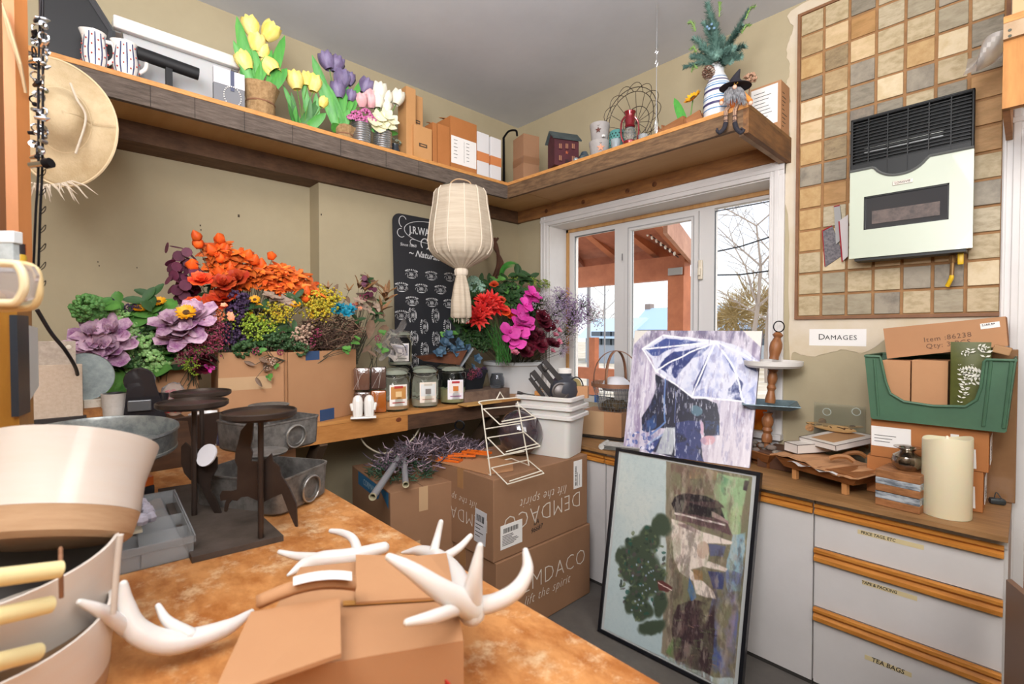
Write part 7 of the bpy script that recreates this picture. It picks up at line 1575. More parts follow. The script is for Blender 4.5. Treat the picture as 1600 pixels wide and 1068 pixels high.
x0,x1=at(1556,680,y=2.86).x,.035
sw_=thing('wrapped_carton','flat brown carton in crinkled shrink wrap leaning upright at the counter end','carton',(0,0,0));MB().b2((-.15,2.84,ZQ),(-.028,2.90,at(1575,545,y=2.86).z),bev=.003).obj('carton_body',mat('wrapped_brown','94704f',.18,col2='876446',scale=4,bump=.7,bscale=14,coat=.8),sw_)
bk_=thing('binder_clip','small dark metal clip on the counter behind the candle','clip',at(1558,787,z=ZQ),.3);MB().box((0,0,.012),(.05,.03,.024),bev=.008).obj('clip_body',mat('dark_clip','3f4446',.4,.4),bk_,smooth=True);MB().tube(crv([(-.01,0,.02),(.0,.01,.045),(.015,0,.02)],4),.002,6).obj('loop',MATS['dark_clip'],bk_)
p0,p1=at(1240,748,z=ZQ),at(1318,772,z=ZQ)
ang=math.atan2((p1-p0).y,(p1-p0).x);wt_=thing('footed_tray','small wooden footed tray with torn cardboard and white frames piled on it','tray',(p0+p1)/2,ang);L_=(p1-p0).length/2+.045
m_acc=mat('acacia','9a6236',.5,col2='75451f',scale=6,stretch=(1.5,7,7));hz_=.052
b=MB();b.add([(-L_,-.01,hz_),(L_,-.01,hz_),(L_,.2,hz_),(-L_,.2,hz_),(-L_-.03,-.03,hz_+.045),(L_+.03,-.03,hz_+.045),(L_+.03,.22,hz_+.045),(-L_-.03,.22,hz_+.045)],[(0,1,2,3),(0,1,5,4),(1,2,6,5),(2,3,7,6),(3,0,4,7),(4,5,6,7)]);b.obj('tray_body',m_acc,wt_)
for sx_ in(-1,1):
 for yy in(.012,.18):MB().box((sx_*(L_-.045),yy,hz_/2),(.022,.02,hz_),bev=.001).obj('leg',mat('leg_pine','c98f58',.6),wt_)
cp_=MB().sheet(lambda u,v:(-L_-.05+(2*L_+.09)*u,-.045+.27*v+.006*math.sin(20*u),hz_+.050+.012*math.sin(u*6)*(1-v)+.004*math.sin(31*u+3*v)),16,6);q=cp_.obj('torn_cardboard',m_card,None);s_=q.modifiers.new('s','SOLIDIFY');s_.thickness=.004;q.location=wt_.location;q.rotation_euler=wt_.rotation_euler;tag(q,'torn piece of corrugated cardboard lying on the footed tray','cardboard')
pw=MB().sheet(lambda u,v:(-L_*.7+(1.5*L_)*u,-.052+.06*v+.006*math.sin(15*u),hz_+.038+.006*math.sin(17*u)),12,2);q=pw.obj('crumpled_paper',mat('paper_white','d9d8d6',.6),None,smooth=True);q.location=wt_.location;q.rotation_euler=wt_.rotation_euler;tag(q,'crumpled white paper peeking from under the torn cardboard','paper')
zt3=ZQ+hz_+.062
def lbox(name,label,cat,px,py,z,dims,rz,m_,edge=None,rx=0,ry=0):
 p=at(px,py,z=z);t=thing(name,label,cat,(p.x,p.y,z),0,rot=(rx,ry,rz));MB().box((0,0,dims[2]/2),dims,bev=.0015).obj('body',m_,t)
 if edge:
  b=MB();x,y_,zz=dims[0]/2,dims[1]/2,dims[2]
  for(A_,B_) in(((-x,-y_,0),(x,-y_,0)),((-x,-y_,zz),(x,-y_,zz)),((-x,-y_,0),(-x,-y_,zz)),((x,-y_,0),(x,-y_,zz)),((x,-y_,zz),(x,y_,zz)),((x,-y_,0),(x,y_,0)),((-x,-y_,zz),(-x,y_,zz)),((x,y_,zz),(-x,y_,zz))):b.tube([A_,B_],.0016,4)
  b.obj('dark_edge',edge,t)
 return t
m_wf=mat('white_frame_paint','ddd6cf',.5);m_de=mat('dark_edge_line','4a3a30',.7)
f1=lbox('white_block_frame','narrow white framed block with dark edges under the larger frame','frame',1262,704,zt3,(.082,.20,.042),ang-.15,m_wf,m_de)
f2=lbox('white_box_frame','large shallow white box frame with dark edges tilted on the pile','frame',1310,690,zt3+.047,(.20,.27,.026),ang-.10,m_wf,m_de,rx=.10)
MB().b2((-.06,-.10,.0265),(.06,.10,.028)).obj('kraft_panel',mat('kraft_panel','b58a60',.7),f2)
m_cut=mat('laser_cut_wood','d2aa74',.6,col2='c09660',scale=12);m_bn=mat('burnt_slot','5f4020',.8)
def cutout(label,px,py,z,L,W_,rz,kk,red=False):
 p=at(px,py,z=z);t=thing('cut_wood_ornament',label,'ornament',(p.x,p.y,z),rz,rot=(.4,0,rz),group=None);b=MB();r2=random.Random(kk)
 pts=[(L/2*math.cos(2*PI*i/18)*r2.uniform(.85,1.1),W_/2*math.sin(2*PI*i/18)*r2.uniform(.85,1.1)) for i in range(18)]
 b.prism(pts,0,.006).obj('plate',mat('cut_red','a8463c',.6) if red else m_cut,t);b=MB()
 for i in range(9):b.box((r2.uniform(-.38,.38)*L,r2.uniform(-.3,.3)*W_,.0065),(L*r2.uniform(.05,.12),.006,.001),rz=r2.uniform(-.6,.6))
 tag(b.obj('slot',m_bn,t),None,None,kind='stuff')
zt4=zt3+.095
cutout('laser-cut wooden ornament plate, lowest on the white box frame',1298,668,zt4,.26,.06,ang-.05,1);cutout('laser-cut wooden ornament plate, middle of the little pile',1308,661,zt4+.012,.24,.06,ang+.06,2);cutout('laser-cut wooden ornament plate, top of the little pile',1305,653,zt4+.024,.18,.05,ang-.1,3);cutout('thin reddish cut wooden strip on top of the ornament pile',1322,652,zt4+.032,.14,.03,ang-.15,4,True)
for k,(px,py,lab) in enumerate(((1265,668,'small round wood slice on the left of the ornament pile'),(1285,658,'small wood roll end behind the cut ornaments'))):
 t=thing('wood_slice',lab,'wood',at(px,py,z=zt4+.02));MB().lathe([(0,-.008),(.017,-.008),(.017,.008),(0,.008)],16,axis=(-.3,-1,.4)).obj('slice',mat('slice_wood','b98a5a',.7,col2='7f5a38',scale=60),t)
for k,(px,py,rz_,lab) in enumerate(((1335,712,.4,'curved wooden rocker piece leaning right of the footed tray'),(1345,700,1.0,'angled wooden block piece beside the orange cartons'),(1315,718,.2,'flat wooden strip under the white frames'))):
 t=thing('wooden_piece',lab,'wood',at(px,py,z=zt3+.005*k),rz_);MB().tube(crv([(-.045,0,.0),(-.015,0,.014),(.02,0,.016),(.045,0,.0)],5),.011,6).obj('piece',mat('piece_wood','a87444',.6,col2='8a5a30',scale=8),t,smooth=False)
db=cbox('dark brown wooden board on the counter behind the stone tray',at(1205,690,y=2.86).x,at(1258,690,y=2.86).x,2.66,2.92,ZQ,.93,mat('dark_board','5a3a28',.6),'dark_board','board')
p0=at(1196,735,z=ZQ);st_=thing('stone_tray','shallow wooden tray of grey stones behind the umbrella canvas','tray',at(1188,728,z=ZQ)+Vector((-.02,.08,0)),ang-.05)
b=MB();b.add([(-.13,-.07,.03),(.10,-.07,.03),(.10,.08,.03),(-.13,.08,.03),(-.16,-.09,.075),(.13,-.09,.075),(.13,.10,.075),(-.16,.10,.075)],[(0,1,2,3),(0,1,5,4),(1,2,6,5),(2,3,7,6),(3,0,4,7)]);q=b.obj('tray_body',m_acc,st_);s_=q.modifiers.new('s','SOLIDIFY');s_.thickness=.006
for sx_ in(-.10,.09):MB().box((sx_,-.05,.016),(.018,.018,.032)).obj('leg',m_acc,st_)
for k in range(16):
 p=st_.location+Vector((rnd.uniform(-.10,.09),rnd.uniform(-.05,.07),.068+.02*(k>9)+rnd.uniform(0,.01)));t=MB().sph((0,0,0),rnd.uniform(.015,.024),8,sc=(1.2,.9,.7),R=Matrix.Rotation(rnd.uniform(0,3),3,'Z'))
 tag(t.obj('stone',mat('stone_%d'%(k%3),['7d6f66','8f8478','62584f'][k%3],.8,bump=.4,bscale=40),None,loc=p),'small grey-brown stone lying in the tray behind the umbrella canvas','stone','stones in the shallow tray')
cd_=thing('pale_stick','pale wood shim sticking out under the stone tray','wood',at(1195,724,z=ZQ),ang+.1);MB().box((0,0,.004),(.10,.022,.006)).obj('shim',mat('shim_wood','e0b57c',.6),cd_)
p=at(1209,690,z=ZQ+.082);ts_=thing('tiered_stand','turned wooden stand with a white round tray and a square metal tray beside the window','stand',(0,0,0));tt=2.60
m_turn=mat('turned_wood','a06a42',.45,col2='7f4e2c',scale=8,stretch=(5,5,1));A0=at(1217,541-15,t=tt);
def seg_(pxa,pya,pxb,pyb,rs):
 a=at(pxa,pya,t=tt);b_=at(pxb,pyb,t=tt);n=len(rs);MB().tube([a.lerp(b_,i/(n-1)) for i in range(n)],[r_*.0036 for r_ in rs],20).obj('turned_post',m_turn,ts_,smooth=True)
seg_(1216,519,1209,561,[4,7.5,4.5,6,8,8.5,8.5,8,7,6.2,6.5]);seg_(1208,577,1203,629,[7,5,6.5,7,6,4.5,6.5,4.5,5.5,6.5,7.2,6.8]);seg_(1200,644,1198,690,[7,5,7.5,8,7.5,5.5,7,5,7,7.5,7])
rc=at(1217,510,t=tt);MB().tube([rc+(RI*math.cos(a*PI/12)+Vector((0,0,1))*math.sin(a*PI/12))*.029 for a in range(24)],.0032,8,closed=True).obj('ring',m_jb,ts_,smooth=True)
wc=at(1208,570,t=tt);b=MB().lathe([(0,-.012),(.125,-.012),(.14,0),(.142,.022),(.136,.024),(.132,.0),(0,-.004)],48,wc);b.obj('white_tray',mat('white_tray','dedad5',.5),ts_,smooth=True)
mc=at(1203,632,t=tt);S_=.112;b=MB();Rz_=Matrix.Rotation(.35,4,'Z');V_=[Rz_@Vector((x_,y_,z_)) for z_,s_ in((-.016,.8),(.010,1.2)) for x_,y_ in((-S_*s_,-S_*s_),(S_*s_,-S_*s_),(S_*s_,S_*s_),(-S_*s_,S_*s_))]
b.add([v+mc for v in V_],[(0,1,2,3),(0,1,5,4),(1,2,6,5),(2,3,7,6),(3,0,4,7)]);q=b.obj('metal_tray',mat('zinc_blue','7f939c',.5,.4,col2='60747c',scale=30),ts_);s_=q.modifiers.new('s','SOLIDIFY');s_.thickness=.004
MB().lathe([(0,0),(.07,0),(.075,.01),(.03,.025),(0,.025)],28,(at(1198,700,t=tt).x,at(1198,700,t=tt).y,ZQ+.0)).obj('foot',m_turn,ts_,smooth=True);q=at(1198,688,t=tt);MB().cyl((q.x,q.y,ZQ+.02),q,.014,12).obj('turned_post',m_turn,ts_)
ol=thing('amber_shade','amber glass shade beside the tiered stand, sunlight glow put into its orange colour','candle holder',(at(1188,690,t=2.88).x,at(1188,690,t=2.88).y,ZQ));MB().lathe([(0,0),(.05,0),(.055,.1),(.05,.28),(.046,.28),(.05,.1),(.046,.01),(0,.01)],28).obj('glass',mat('sun_amber','f0952e',.2,trans=.5,ior=1.2,sss=.2),ol,smooth=True)  # the sun's amber glow is put into the base colour
ac=thing('acrylic_holder','clear acrylic plate with two round holes leaning on the wall behind the wooden pile','acrylic holder',(0,0,0));a,b_=at(1272,628,y=2.90),at(1352,700,y=2.90)
MB().b2((a.x,2.90,ZQ),(b_.x,2.903,a.z),bev=.001).obj('plate',mat('acrylic_clear','e6ebe6',.05,trans=.95,ior=1.08),ac)
for px in(1292,1338):c_=at(px,643,y=2.898);MB().tube([(c_.x+.018*math.cos(i*PI/10),2.897,c_.z+.018*math.sin(i*PI/10)) for i in range(20)],.002,6,closed=True).obj('hole_ring',mat('acrylic_edge','c9d0c8',.2),ac,smooth=True)
# ---- left part of the counter: box, basket, papers
bs=thing('carton','small plain brown carton under the wire basket beside the nested crates','carton',(-1.93,2.70,ZQ+.014),math.radians(14));MB().b2((-.16,-.08,0),(.12,.12,.16),bev=.002).obj('body',m_card,bs);MB().b2((-.16,-.0812,.0),(-.0,-.0800,.16)).obj('tape',m_tapec,bs)
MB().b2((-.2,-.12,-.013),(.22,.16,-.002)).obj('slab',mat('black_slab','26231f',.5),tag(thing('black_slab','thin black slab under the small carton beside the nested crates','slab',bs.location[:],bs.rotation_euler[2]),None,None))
pp_=thing('newspaper','folded newspapers on the counter between the crates and the cow print','newspaper',at(962,704,z=ZQ)+Vector((-.0,.05,0)),.35)
for k in range(4):MB().sheet(lambda u,v,k=k:(-.10+.22*u,-.06+.13*v,.006+k*.007+.010*math.exp(-(u*6)**2)*math.sin(k)),8,2).obj('sheet',mat('newsprint','c9c6c0',.8,col2='a5a29c',scale=60),pp_,smooth=True)
MB().tube([(-.10,-.06,.018),(-.10,.07,.018)],.018,8).obj('fold',MATS['newsprint'],pp_,smooth=True)
bc=Vector((-1.90,2.745,ZQ+.18));bk=thing('wire_basket','round mesh basket with a wooden rim and two crossing wooden hoops near the window','basket',bc)
m_hoop=mat('bent_wood','9a6f52',.5,col2='7d5540',scale=10);rB=.16;rzB=at(935,627,t=3.2).z
hR=at(950,600,t=(bc-CAM).dot(FW)).z-bc.z
MB().lathe([(rB,hR-.012),(rB+.006,hR-.012),(rB+.006,hR+.014),(rB,hR+.014),(rB,hR-.012)],48).obj('wood_rim',m_hoop,bk,smooth=True)
top_=at(935,547,t=(bc-CAM).dot(FW)).z-bc.z
for a in(.35,1.75):
 d=Vector((math.cos(a),math.sin(a),0));s2=Vector((-d.y,d.x,0));b=MB();P_=[d*rB*math.cos(k*PI/16)+Vector((0,0,hR+(top_-hR)*math.sin(k*PI/16)**.8)) for k in range(17)]
 V_=[p_+s2*o_ for p_ in P_ for o_ in(-.009,.009)];b.add(V_,[(2*i,2*i+1,2*i+3,2*i+2) for i in range(16)]);q=b.obj('hoop',m_hoop,bk,smooth=True);s_=q.modifiers.new('s','SOLIDIFY');s_.thickness=.004
b=MB();
for i in range(6):z_=hR*(i/6);b.tube([((rB*(.72+.28*i/6))*math.cos(k*PI/16),(rB*(.72+.28*i/6))*math.sin(k*PI/16),z_) for k in range(32)],.0012,4,closed=True)
for k in range(36):a=k*PI/18;b.tube([(rB*.72*math.cos(a),rB*.72*math.sin(a),0),(rB*math.cos(a+.25),rB*math.sin(a+.25),hR)],.001,4);b.tube([(rB*.72*math.cos(a),rB*.72*math.sin(a),0),(rB*math.cos(a-.25),rB*math.sin(a-.25),hR)],.001,4)
tag(b.obj('wire_mesh',mat('mesh_grey','8f9498',.4,.7),bk),None,None,kind='stuff')
mo=MB()
for k in range(60):a=rnd.uniform(0,6.28);r_q=rB*.68*rnd.uniform(0,1)**.5;mo.sph((r_q*math.cos(a),r_q*math.sin(a),.02+rnd.uniform(0,.025)),rnd.uniform(.014,.024),6)
q=mo.obj('dried_moss',mat('dried_moss','6b5a42',.9,col2='3f3626',scale=30),None,loc=bc);tag(q,'brown dried moss filling the bottom of the mesh basket','moss',kind='stuff')
q=MB().lathe([(0,.075),(.05,.068),(.085,.04),(.10,0),(.09,-.02),(0,-.02)][::-1],32,(0,0,hR-.02)).obj('white_dome',mat('dome_white','e2e2e6',.4),None,smooth=True,loc=bc);tag(q,'white domed lid lying inside the mesh basket','lid')
MB().box((-.10,-.085,.07),(.028,.006,.05),rz=.7).obj('blue_label',mat('label_blue','2c5a9a',.5),bk)
# ---- metal ware in the top crate
m_iron=mat('dark_iron','34302f',.45,.5)
cc=Vector((-1.952,2.162,ZC));
def iron(name,label,cat,pts,r,mesh=None):t=thing(name,label,cat,(0,0,0));MB().tube(pts,r,8).obj('bar',m_iron,t,smooth=True);return t
tcr=(cc-CAM).dot(FW)
for k,(a,b_,hw_) in enumerate((((832,580),(862,618),9),((842,570),(875,612),8),((850,563),(892,612),8),((828,590),(850,620),6))):
 t=thing('metal_bracket',['wide dark iron wall bracket leaning in the top crate, leftmost','dark iron wall bracket, second from the left in the top crate','dark iron wall bracket, tallest one in the top crate','short dark iron wall bracket low in the top crate'][k],'bracket',(0,0,0));A_=at(*a,t=tcr-.02*k);B_=at(*b_,t=tcr-.02*k);d=(B_-A_).normalized();s2=d.cross(FW).normalized();w_b=hw_/757*tcr
 b=MB();P4=[A_-s2*w_b*.5,A_+s2*w_b*.5,B_+s2*w_b*.5,B_-s2*w_b*.5];b.add(P4+[v+FW*.012 for v in P4],[(0,1,2,3),(7,6,5,4)]+[(i,(i+1)%4,4+(i+1)%4,4+i) for i in range(4)]);b.obj('plate',m_iron,t)
 if k in(0,2):hk_=MB().tube(crv([A_+s2*w_b*-.4,A_+RI*-.012-UP*.03,A_+RI*.004-UP*.06,A_+RI*.03-UP*.045],5),.004,6);hk_.obj('hook',m_iron,t,smooth=True)
jr=thing('dark_bottle','round-shouldered dark ceramic bottle with a white collar in the top crate','bottle',at(882,622,t=tcr+.02));s_k=tcr/757
MB().lathe([(0,0),(20*s_k,0),(24*s_k,12*s_k),(21*s_k,27*s_k),(11*s_k,36*s_k),(11*s_k,46*s_k),(10*s_k,46*s_k),(0,44*s_k)],32).obj('bottle_body',mat('slate_ceramic','3c3e46',.35),jr,smooth=True);MB().lathe([(11.5*s_k,40*s_k),(12*s_k,46*s_k),(10*s_k,47*s_k),(8*s_k,42*s_k)],28).obj('white_collar',m_cer,jr,smooth=True)
dk_=thing('metal_disc','round dark grey metal lid with a small highlight standing in the crate front','lid',at(876,611,t=tcr-.06));A_,B_,D_=frame(-FW)
MB().lathe([(0,2*s_k),(9*s_k,2*s_k),(10*s_k,1.4*s_k),(11.5*s_k,2.4*s_k),(13.5*s_k,1.6*s_k),(13.5*s_k,-1*s_k),(0,-1*s_k)],36,axis=-FW+Vector((0,0,.1))).obj('lid_body',mat('pewter','625c5a',.4,.6),dk_,smooth=True)
lt=thing('black_lantern_ring','black ring frame with a yellowish pane beside the metal lid','frame',at(900,605,t=tcr-.03));MB().tube([(RI*math.cos(k*PI/12)*11*s_k+Vector((0,0,1))*math.sin(k*PI/12)*16*s_k) for k in range(24)],.004,8,closed=True).obj('ring',m_iron,lt,smooth=True);MB().lathe([(0,0),(10*s_k,0)],20,axis=FW,sy=1.4,sx=.9).obj('pane',mat('pane_olive','9a8a58',.3,trans=.3),lt)
t=cbox('small tan card box at the right side of the top crate',0,0,0,0,0,0,m_card) if False else thing('card_box','small tan card box at the right side of the top crate','box',at(910,617,t=tcr-.02),.5);MB().box((0,0,.02),(.07,.05,.07),bev=.001).obj('body',m_card,t)
t=thing('black_spoon','black scoop lying on the left rim of the top crate','scoop',(0,0,0));MB().tube(crv([at(808,613,t=tcr-.02),at(822,615,t=tcr-.02),at(836,617,t=tcr-.02)],4),[.010,.010,.008,.004,.003,.003,.003,.003,.003],8).obj('scoop',m_iron,t,smooth=True)
t=thing('wood_wedge','tan wooden wedge on the rim of the top crate','wood',at(842,614,t=tcr-.03),.3);MB().box((0,0,0),(.05,.03,.03),bev=.008).obj('wedge',mat('wedge_tan','c98c4e',.6),t)
# ============================================================ ON THE PRINTED CARTON
z5=lambda a,b:(640+a/6.673,620+b/6.673)
wr=thing('wire_rack','cream coated wire display rack with three tilted shelves on the printed carton','rack',(0,0,0));m_cw=mat('cream_wire','e3dccb',.4)
def W5(a,b,t):return at(*z5(a,b),t=t)
LA,LB=W5(750,80,2.47),W5(845,815,2.43);RA,RB=W5(1125,45,2.66),W5(1245,712,2.615)
def wbar(pts,r=.0032,nm='wire'):MB().tube(pts,r,8).obj(nm,m_cw,wr,smooth=True)
wbar([LA,LB],.0036,'upright');wbar([RA,RB],.0036,'upright');wbar(crv([W5(750,80,2.47),W5(735,70,2.46),W5(755,42,2.48),W5(1120,5,2.66)],5),.0036,'top_bar');wbar([W5(905,25,2.56),W5(943,-52,2.57),W5(985,15,2.59)],nm='hanger')
for(l,r_e,fl_,frr) in(((770,125),(1145,88),(940,285),(1318,222)),((812,425),(1192,365),(985,600),(1360,512)),((852,738),(1235,655),(1020,908),(1400,795))):
 tl_,tr_=2.455,2.63;wbar([W5(*l,tl_),W5(*r_e,tr_)],nm='back_rail');A_,B_=W5(*fl_,2.32),W5(*frr,2.49);wbar([W5(*l,tl_),A_],nm='shelf_arm');wbar([W5(*r_e,tr_),B_],nm='shelf_arm');wbar([A_,B_],nm='front_rail');wbar([A_+Vector((0,0,.014))+RI*.01,B_+Vector((0,0,.014))-RI*.01],nm='front_lip')
for(a,b) in(((790,332),(1150,275)),((812,640),(1195,565))):wbar([W5(*a,2.44),W5(*b,2.62)],nm='back_rail')
wbar([W5(845,815,2.43),W5(665,720,2.60),W5(1062,640,2.76),W5(1245,712,2.615)],nm='base_loop')
gf=thing('smoked_vase','large smoky purple glass globe vase lying behind the wire rack','vase',(-2.06,1.80,.8325+.132),.0,rot=(math.radians(84),0,math.radians(62)))
pgf=at(812,678,t=2.86);gf.location=(pgf.x,pgf.y,.8325+.131)
MB().lathe([(0,.15),(.06,.142),(.105,.105),(.130,.04),(.128,-.03),(.105,-.095),(.075,-.13),(.06,-.16),(.06,-.20),(.055,-.20),(.055,-.16),(.07,-.125),(.10,-.09),(.123,-.03),(.125,.04),(.10,.1),(.056,.136),(0,.144)],48).obj('glass_body',mat('smoky_glass','4d4148',.05,coat=1,trans=.25,ior=1.35,spec=.8),gf,smooth=True)
for k,(a,b,L_,rz_,lab) in enumerate(((702,716,.11,.15,'orange plastic clip frame at the front of the carton top'),(722,712,.12,.5,'orange plastic clip frame in the middle of the pile'),(745,711,.13,.1,'orange plastic clip frame farthest along the pile'))):
 t=thing('orange_clip',lab,'clip',at(a,b,z=.85)+Vector((0,0,.0)),rz_+.3);t.location.z=.838+.012*k;m_or=mat('clip_orange','d9681f',.4)
 for yy in(-.022,.022):MB().box((0,yy,.006),(L_*1.3,.009,.012),bev=.001).obj('arm',m_or,t)
 for xx in(-.5,0,.5):MB().box((xx*L_*1.2,0,.006),(.009,.05,.012),bev=.001).obj('cross_bar',m_or,t)
 if k==0:MB().box((0,0,.003),(L_,.04,.003)).obj('dark_screen',mat('screen_slate','3a4450',.4),t)
gh=MB();m_gar=mat('garland_dark','3b3238',.7,col2='6f5f6c',scale=50)
gc0=Vector((-2.42,1.62,.79))
for k in range(700):
 a=rnd.uniform(0,6.28);r_q=rnd.uniform(0,1)**.5;p=gc0+Vector((.26*r_q*math.cos(a),.36*r_q*math.sin(a),.12*(1-r_q*r_q)*rnd.uniform(.2,1)+.01));d=Vector((rnd.uniform(-1,1),rnd.uniform(-1,1),rnd.uniform(-.2,.9)))*.04
 gh.tube([p,p+d+Vector((rnd.uniform(-.012,.012),)*3),p+d*1.6+Vector((rnd.uniform(-.02,.02),rnd.uniform(-.02,.02),.0))],[.0036,.003,.0015],4,mi=k%4==0,caps=False)
tag(gh.obj('garland_heap',[m_gar,mat('garland_glint','a8929c',.5)],None),'heap of tangled dark purple tinsel garland behind the orange clips','garland',kind='stuff')  # paler strands carry the tinsel's glints as colour
gh=MB()
for k in range(380):
 a=rnd.uniform(0,6.28);r_q=rnd.uniform(0,1)**.5;p=Vector((-2.40,1.40,.77))+Vector((.2*r_q*math.cos(a),.18*r_q*math.sin(a),.10*(1-r_q)*rnd.uniform(.2,1)));d=Vector((rnd.uniform(-1,1),rnd.uniform(-1,1),rnd.uniform(-.2,.7)))*.03
 gh.tube([p,p+d,p+d*1.7],[.0032,.0028,.001],4,caps=False)
tag(gh.obj('green_garland',mat('garland_green','24402e',.7,col2='3f5a40',scale=50),None),'dark green garland strands at the left of the tangled heap','garland',kind='stuff')
hs_=thing('garland_support','open brown carton beneath the garland heap, behind the printed cartons','carton',(-2.62,1.55,.002),0);MB().b2((-.2,.10,0),(.25,.50,.765),bev=.002).obj('body',m_cardd,hs_)
ey=thing('black_spool','small black wire ring standing in the garland heap','ring',at(718,664,t=3.0));MB().tube([RI*.028*math.cos(k*PI/10)+Vector((0,0,.028*math.sin(k*PI/10))) for k in range(20)],.005,8,closed=True).obj('ring',m_jb,ey,smooth=True)
p0,p1=at(1572,905,t=1.62),at(1630,955,t=1.25)
rb_=thing('brown_board','brown board leaning at the lower right edge of the floor','board',(0,0,0));P_=[Vector((p0.x,p0.y,.002)),Vector((p1.x,p1.y,.002)),Vector((p1.x,p1.y,p1.z)),Vector((p0.x,p0.y,p0.z))];MB().add(P_+[v+Vector((.012,.02,0)) for v in P_],[(0,1,2,3),(7,6,5,4)]+[(i,(i+1)%4,4+(i+1)%4,4+i) for i in range(4)]).obj('board_body',mat('grey_brown','8a6c58',.6),rb_)
# ============================================================ ARTIFICIAL FLOWERS
R8=random.Random(11)
def petal(L,w,cup=.3,curl=.2,pt=.84):
 return lambda u,v:((v*L),(u-.5)*w*math.sin(PI*min(1,.12+v*pt))**.8,cup*L*v-curl*L*v*v+.5*abs(u-.5)*w*.6)
def bloom(name,m_,spec,seed=1,pt=.84):
 """spec: rings of (petals, length, width, tilt from axis, cup)"""
 b=MB();r2=random.Random(seed)
 for(n,L,w,tilt,cup) in spec:
  o=r2.uniform(0,6)
  for k in range(n):
   f=petal(L*r2.uniform(.9,1.1),w,cup,.2,pt);b.M=Matrix.Rotation(o+2*PI*k/n+r2.uniform(-.15,.15),4,'Z')@Matrix.Rotation(-tilt+r2.uniform(-.12,.12),4,'Y');b.sheet(f,2,4)
 b.M=None;return b.mesh(name,m_,smooth=True,angle=80)
fm_=lambda n,a,b=None,s=30,**k:tint_mat(n,a,.38 if n in('p_maple','p_husk','p_peony') else .2,rough=.6,col2=b,scale=s,sss=.08,**k)
ME={}
ME['magnolia']=bloom('magnolia_bloom',fm_('p_magnolia','d6b4c6','8a4f80',26,contrast=(.42,.66)),[(5,.085,.062,.1,.35),(5,.07,.055,.55,.6),(4,.05,.04,1.0,.7)],1,.68)
ME['peony']=bloom('peony_bloom',fm_('p_peony','c4281a','e0602a',20),[(7,.045,.04,.15,.5),(7,.04,.038,.55,.6),(6,.032,.03,.95,.6),(4,.025,.02,1.3,.5)],2,.66)
ME['burgundy']=bloom('burgundy_bloom',fm_('p_burg','6c1028','3c0a18',20),[(7,.05,.045,.1,.5),(7,.043,.04,.5,.6),(6,.034,.03,.9,.6),(4,.025,.022,1.3,.5)],3,.66)
ME['red']=bloom('spiky_red_bloom',fm_('p_red','c0101c','e23a2e',25),[(11,.062,.017,.05,.35),(10,.056,.017,.4,.4),(9,.05,.016,.75,.4),(8,.042,.014,1.1,.3)],4)
ME['orchid']=bloom('orchid_bloom',fm_('p_orchid','c4228c','e050b0',18),[(3,.045,.032,.1,.3),(2,.05,.05,.25,.25),(3,.018,.012,.9,.4)],5,.68)
ME['maple']=bloom('maple_leaf',fm_('p_maple','c43f14','e87a2a',25),[(5,.05,.022,.12,.2),(3,.038,.02,-.05,.2)],6)
ME['pink']=bloom('pink_bloom',fm_('p_pink','d9678a','efb0ba',22),[(6,.03,.024,.35,.5),(5,.025,.02,.8,.5)],7)
ME['teal']=bloom('teal_bloom',fm_('p_teal','1e8fa8','0f6a80',22),[(7,.03,.016,.3,.4),(6,.024,.014,.8,.4)],8)
ME['salmon']=bloom('salmon_blossom',fm_('p_salmon','ee8a5c','f2b090',30),[(5,.016,.014,.3,.4)],9)
ME['ivy']=bloom('green_leaf',fm_('p_ivy','5f9440','3f7330',16),[(1,.075,.065,.1,.1),(2,.045,.04,.05,.2)],10)
ME['dleaf']=bloom('dark_leaf',fm_('p_dleaf','35582f','27441f',16),[(3,.06,.03,.2,.2)],11)
ME['bleaf']=bloom('blue_leaf',fm_('p_bleaf','4d6a80','3d566c',16),[(5,.035,.03,.2,.3),(4,.028,.026,.7,.3)],12)
ME['brown']=bloom('brown_leaf',fm_('p_brown','7d6450','5a4334',12),[(1,.13,.05,.1,.15)],13)
ME['bract']=bloom('striped_lily',fm_('p_lily','9c7a4c','6f3a2c',20),[(4,.075,.018,.9,.2)],14)
ME['dusty']=bloom('dusty_leaf',fm_('p_dusty','b39a86','8f7a6a',15),[(5,.05,.03,.1,.2)],15)
ME['sun']=SUN_ME
b=MB();b.lathe([(0,0),(.014,.004),(.021,.016),(.019,.03),(.009,.044),(0,.054)],10,wob=lambda t,z:1+.12*math.cos(5*t));ME['lantern']=b.mesh('orange_husk',fm_('p_husk','ef6a1e','d94a14',25),smooth=True,angle=80)
b=MB()
for k in range(6):b.lathe([(0,.0008),(.017,.001),(.018,0),(.017,-.001),(0,-.0008)],10,(.014*math.cos(k*2.1),.014*math.sin(k*2.1),k*.016),axis=(math.cos(k*2.1),math.sin(k*2.1),.8))
ME['euca']=b.mesh('eucalyptus_sprig',fm_('p_euca','6a2f48','4c2236',16),smooth=True)
def dome(name,m_,R,n,pr,seed,half=True,sc=(1,1,.8)):return cluster_mesh(name,m_,R,n,pr,seed,sc,half)
ME['hydra']=dome('hydrangea_head',fm_('p_hydra','a9c98a','6f9f52',50),.045,110,.0072,21)
ME['hydrad']=dome('green_cone_head',fm_('p_hydrad','5f8f4a','456f38',50),.035,90,.0065,22,sc=(1,1,1.3))
ME['berry']=dome('purple_berry_head',fm_('p_berry','4c3458','2e2038',60),.034,60,.0062,23,False,(1,1,1.3))
ME['yellow']=dome('yellow_berry_head',fm_('p_yel','dcb428','c9961c',60),.034,34,.0068,24,False)
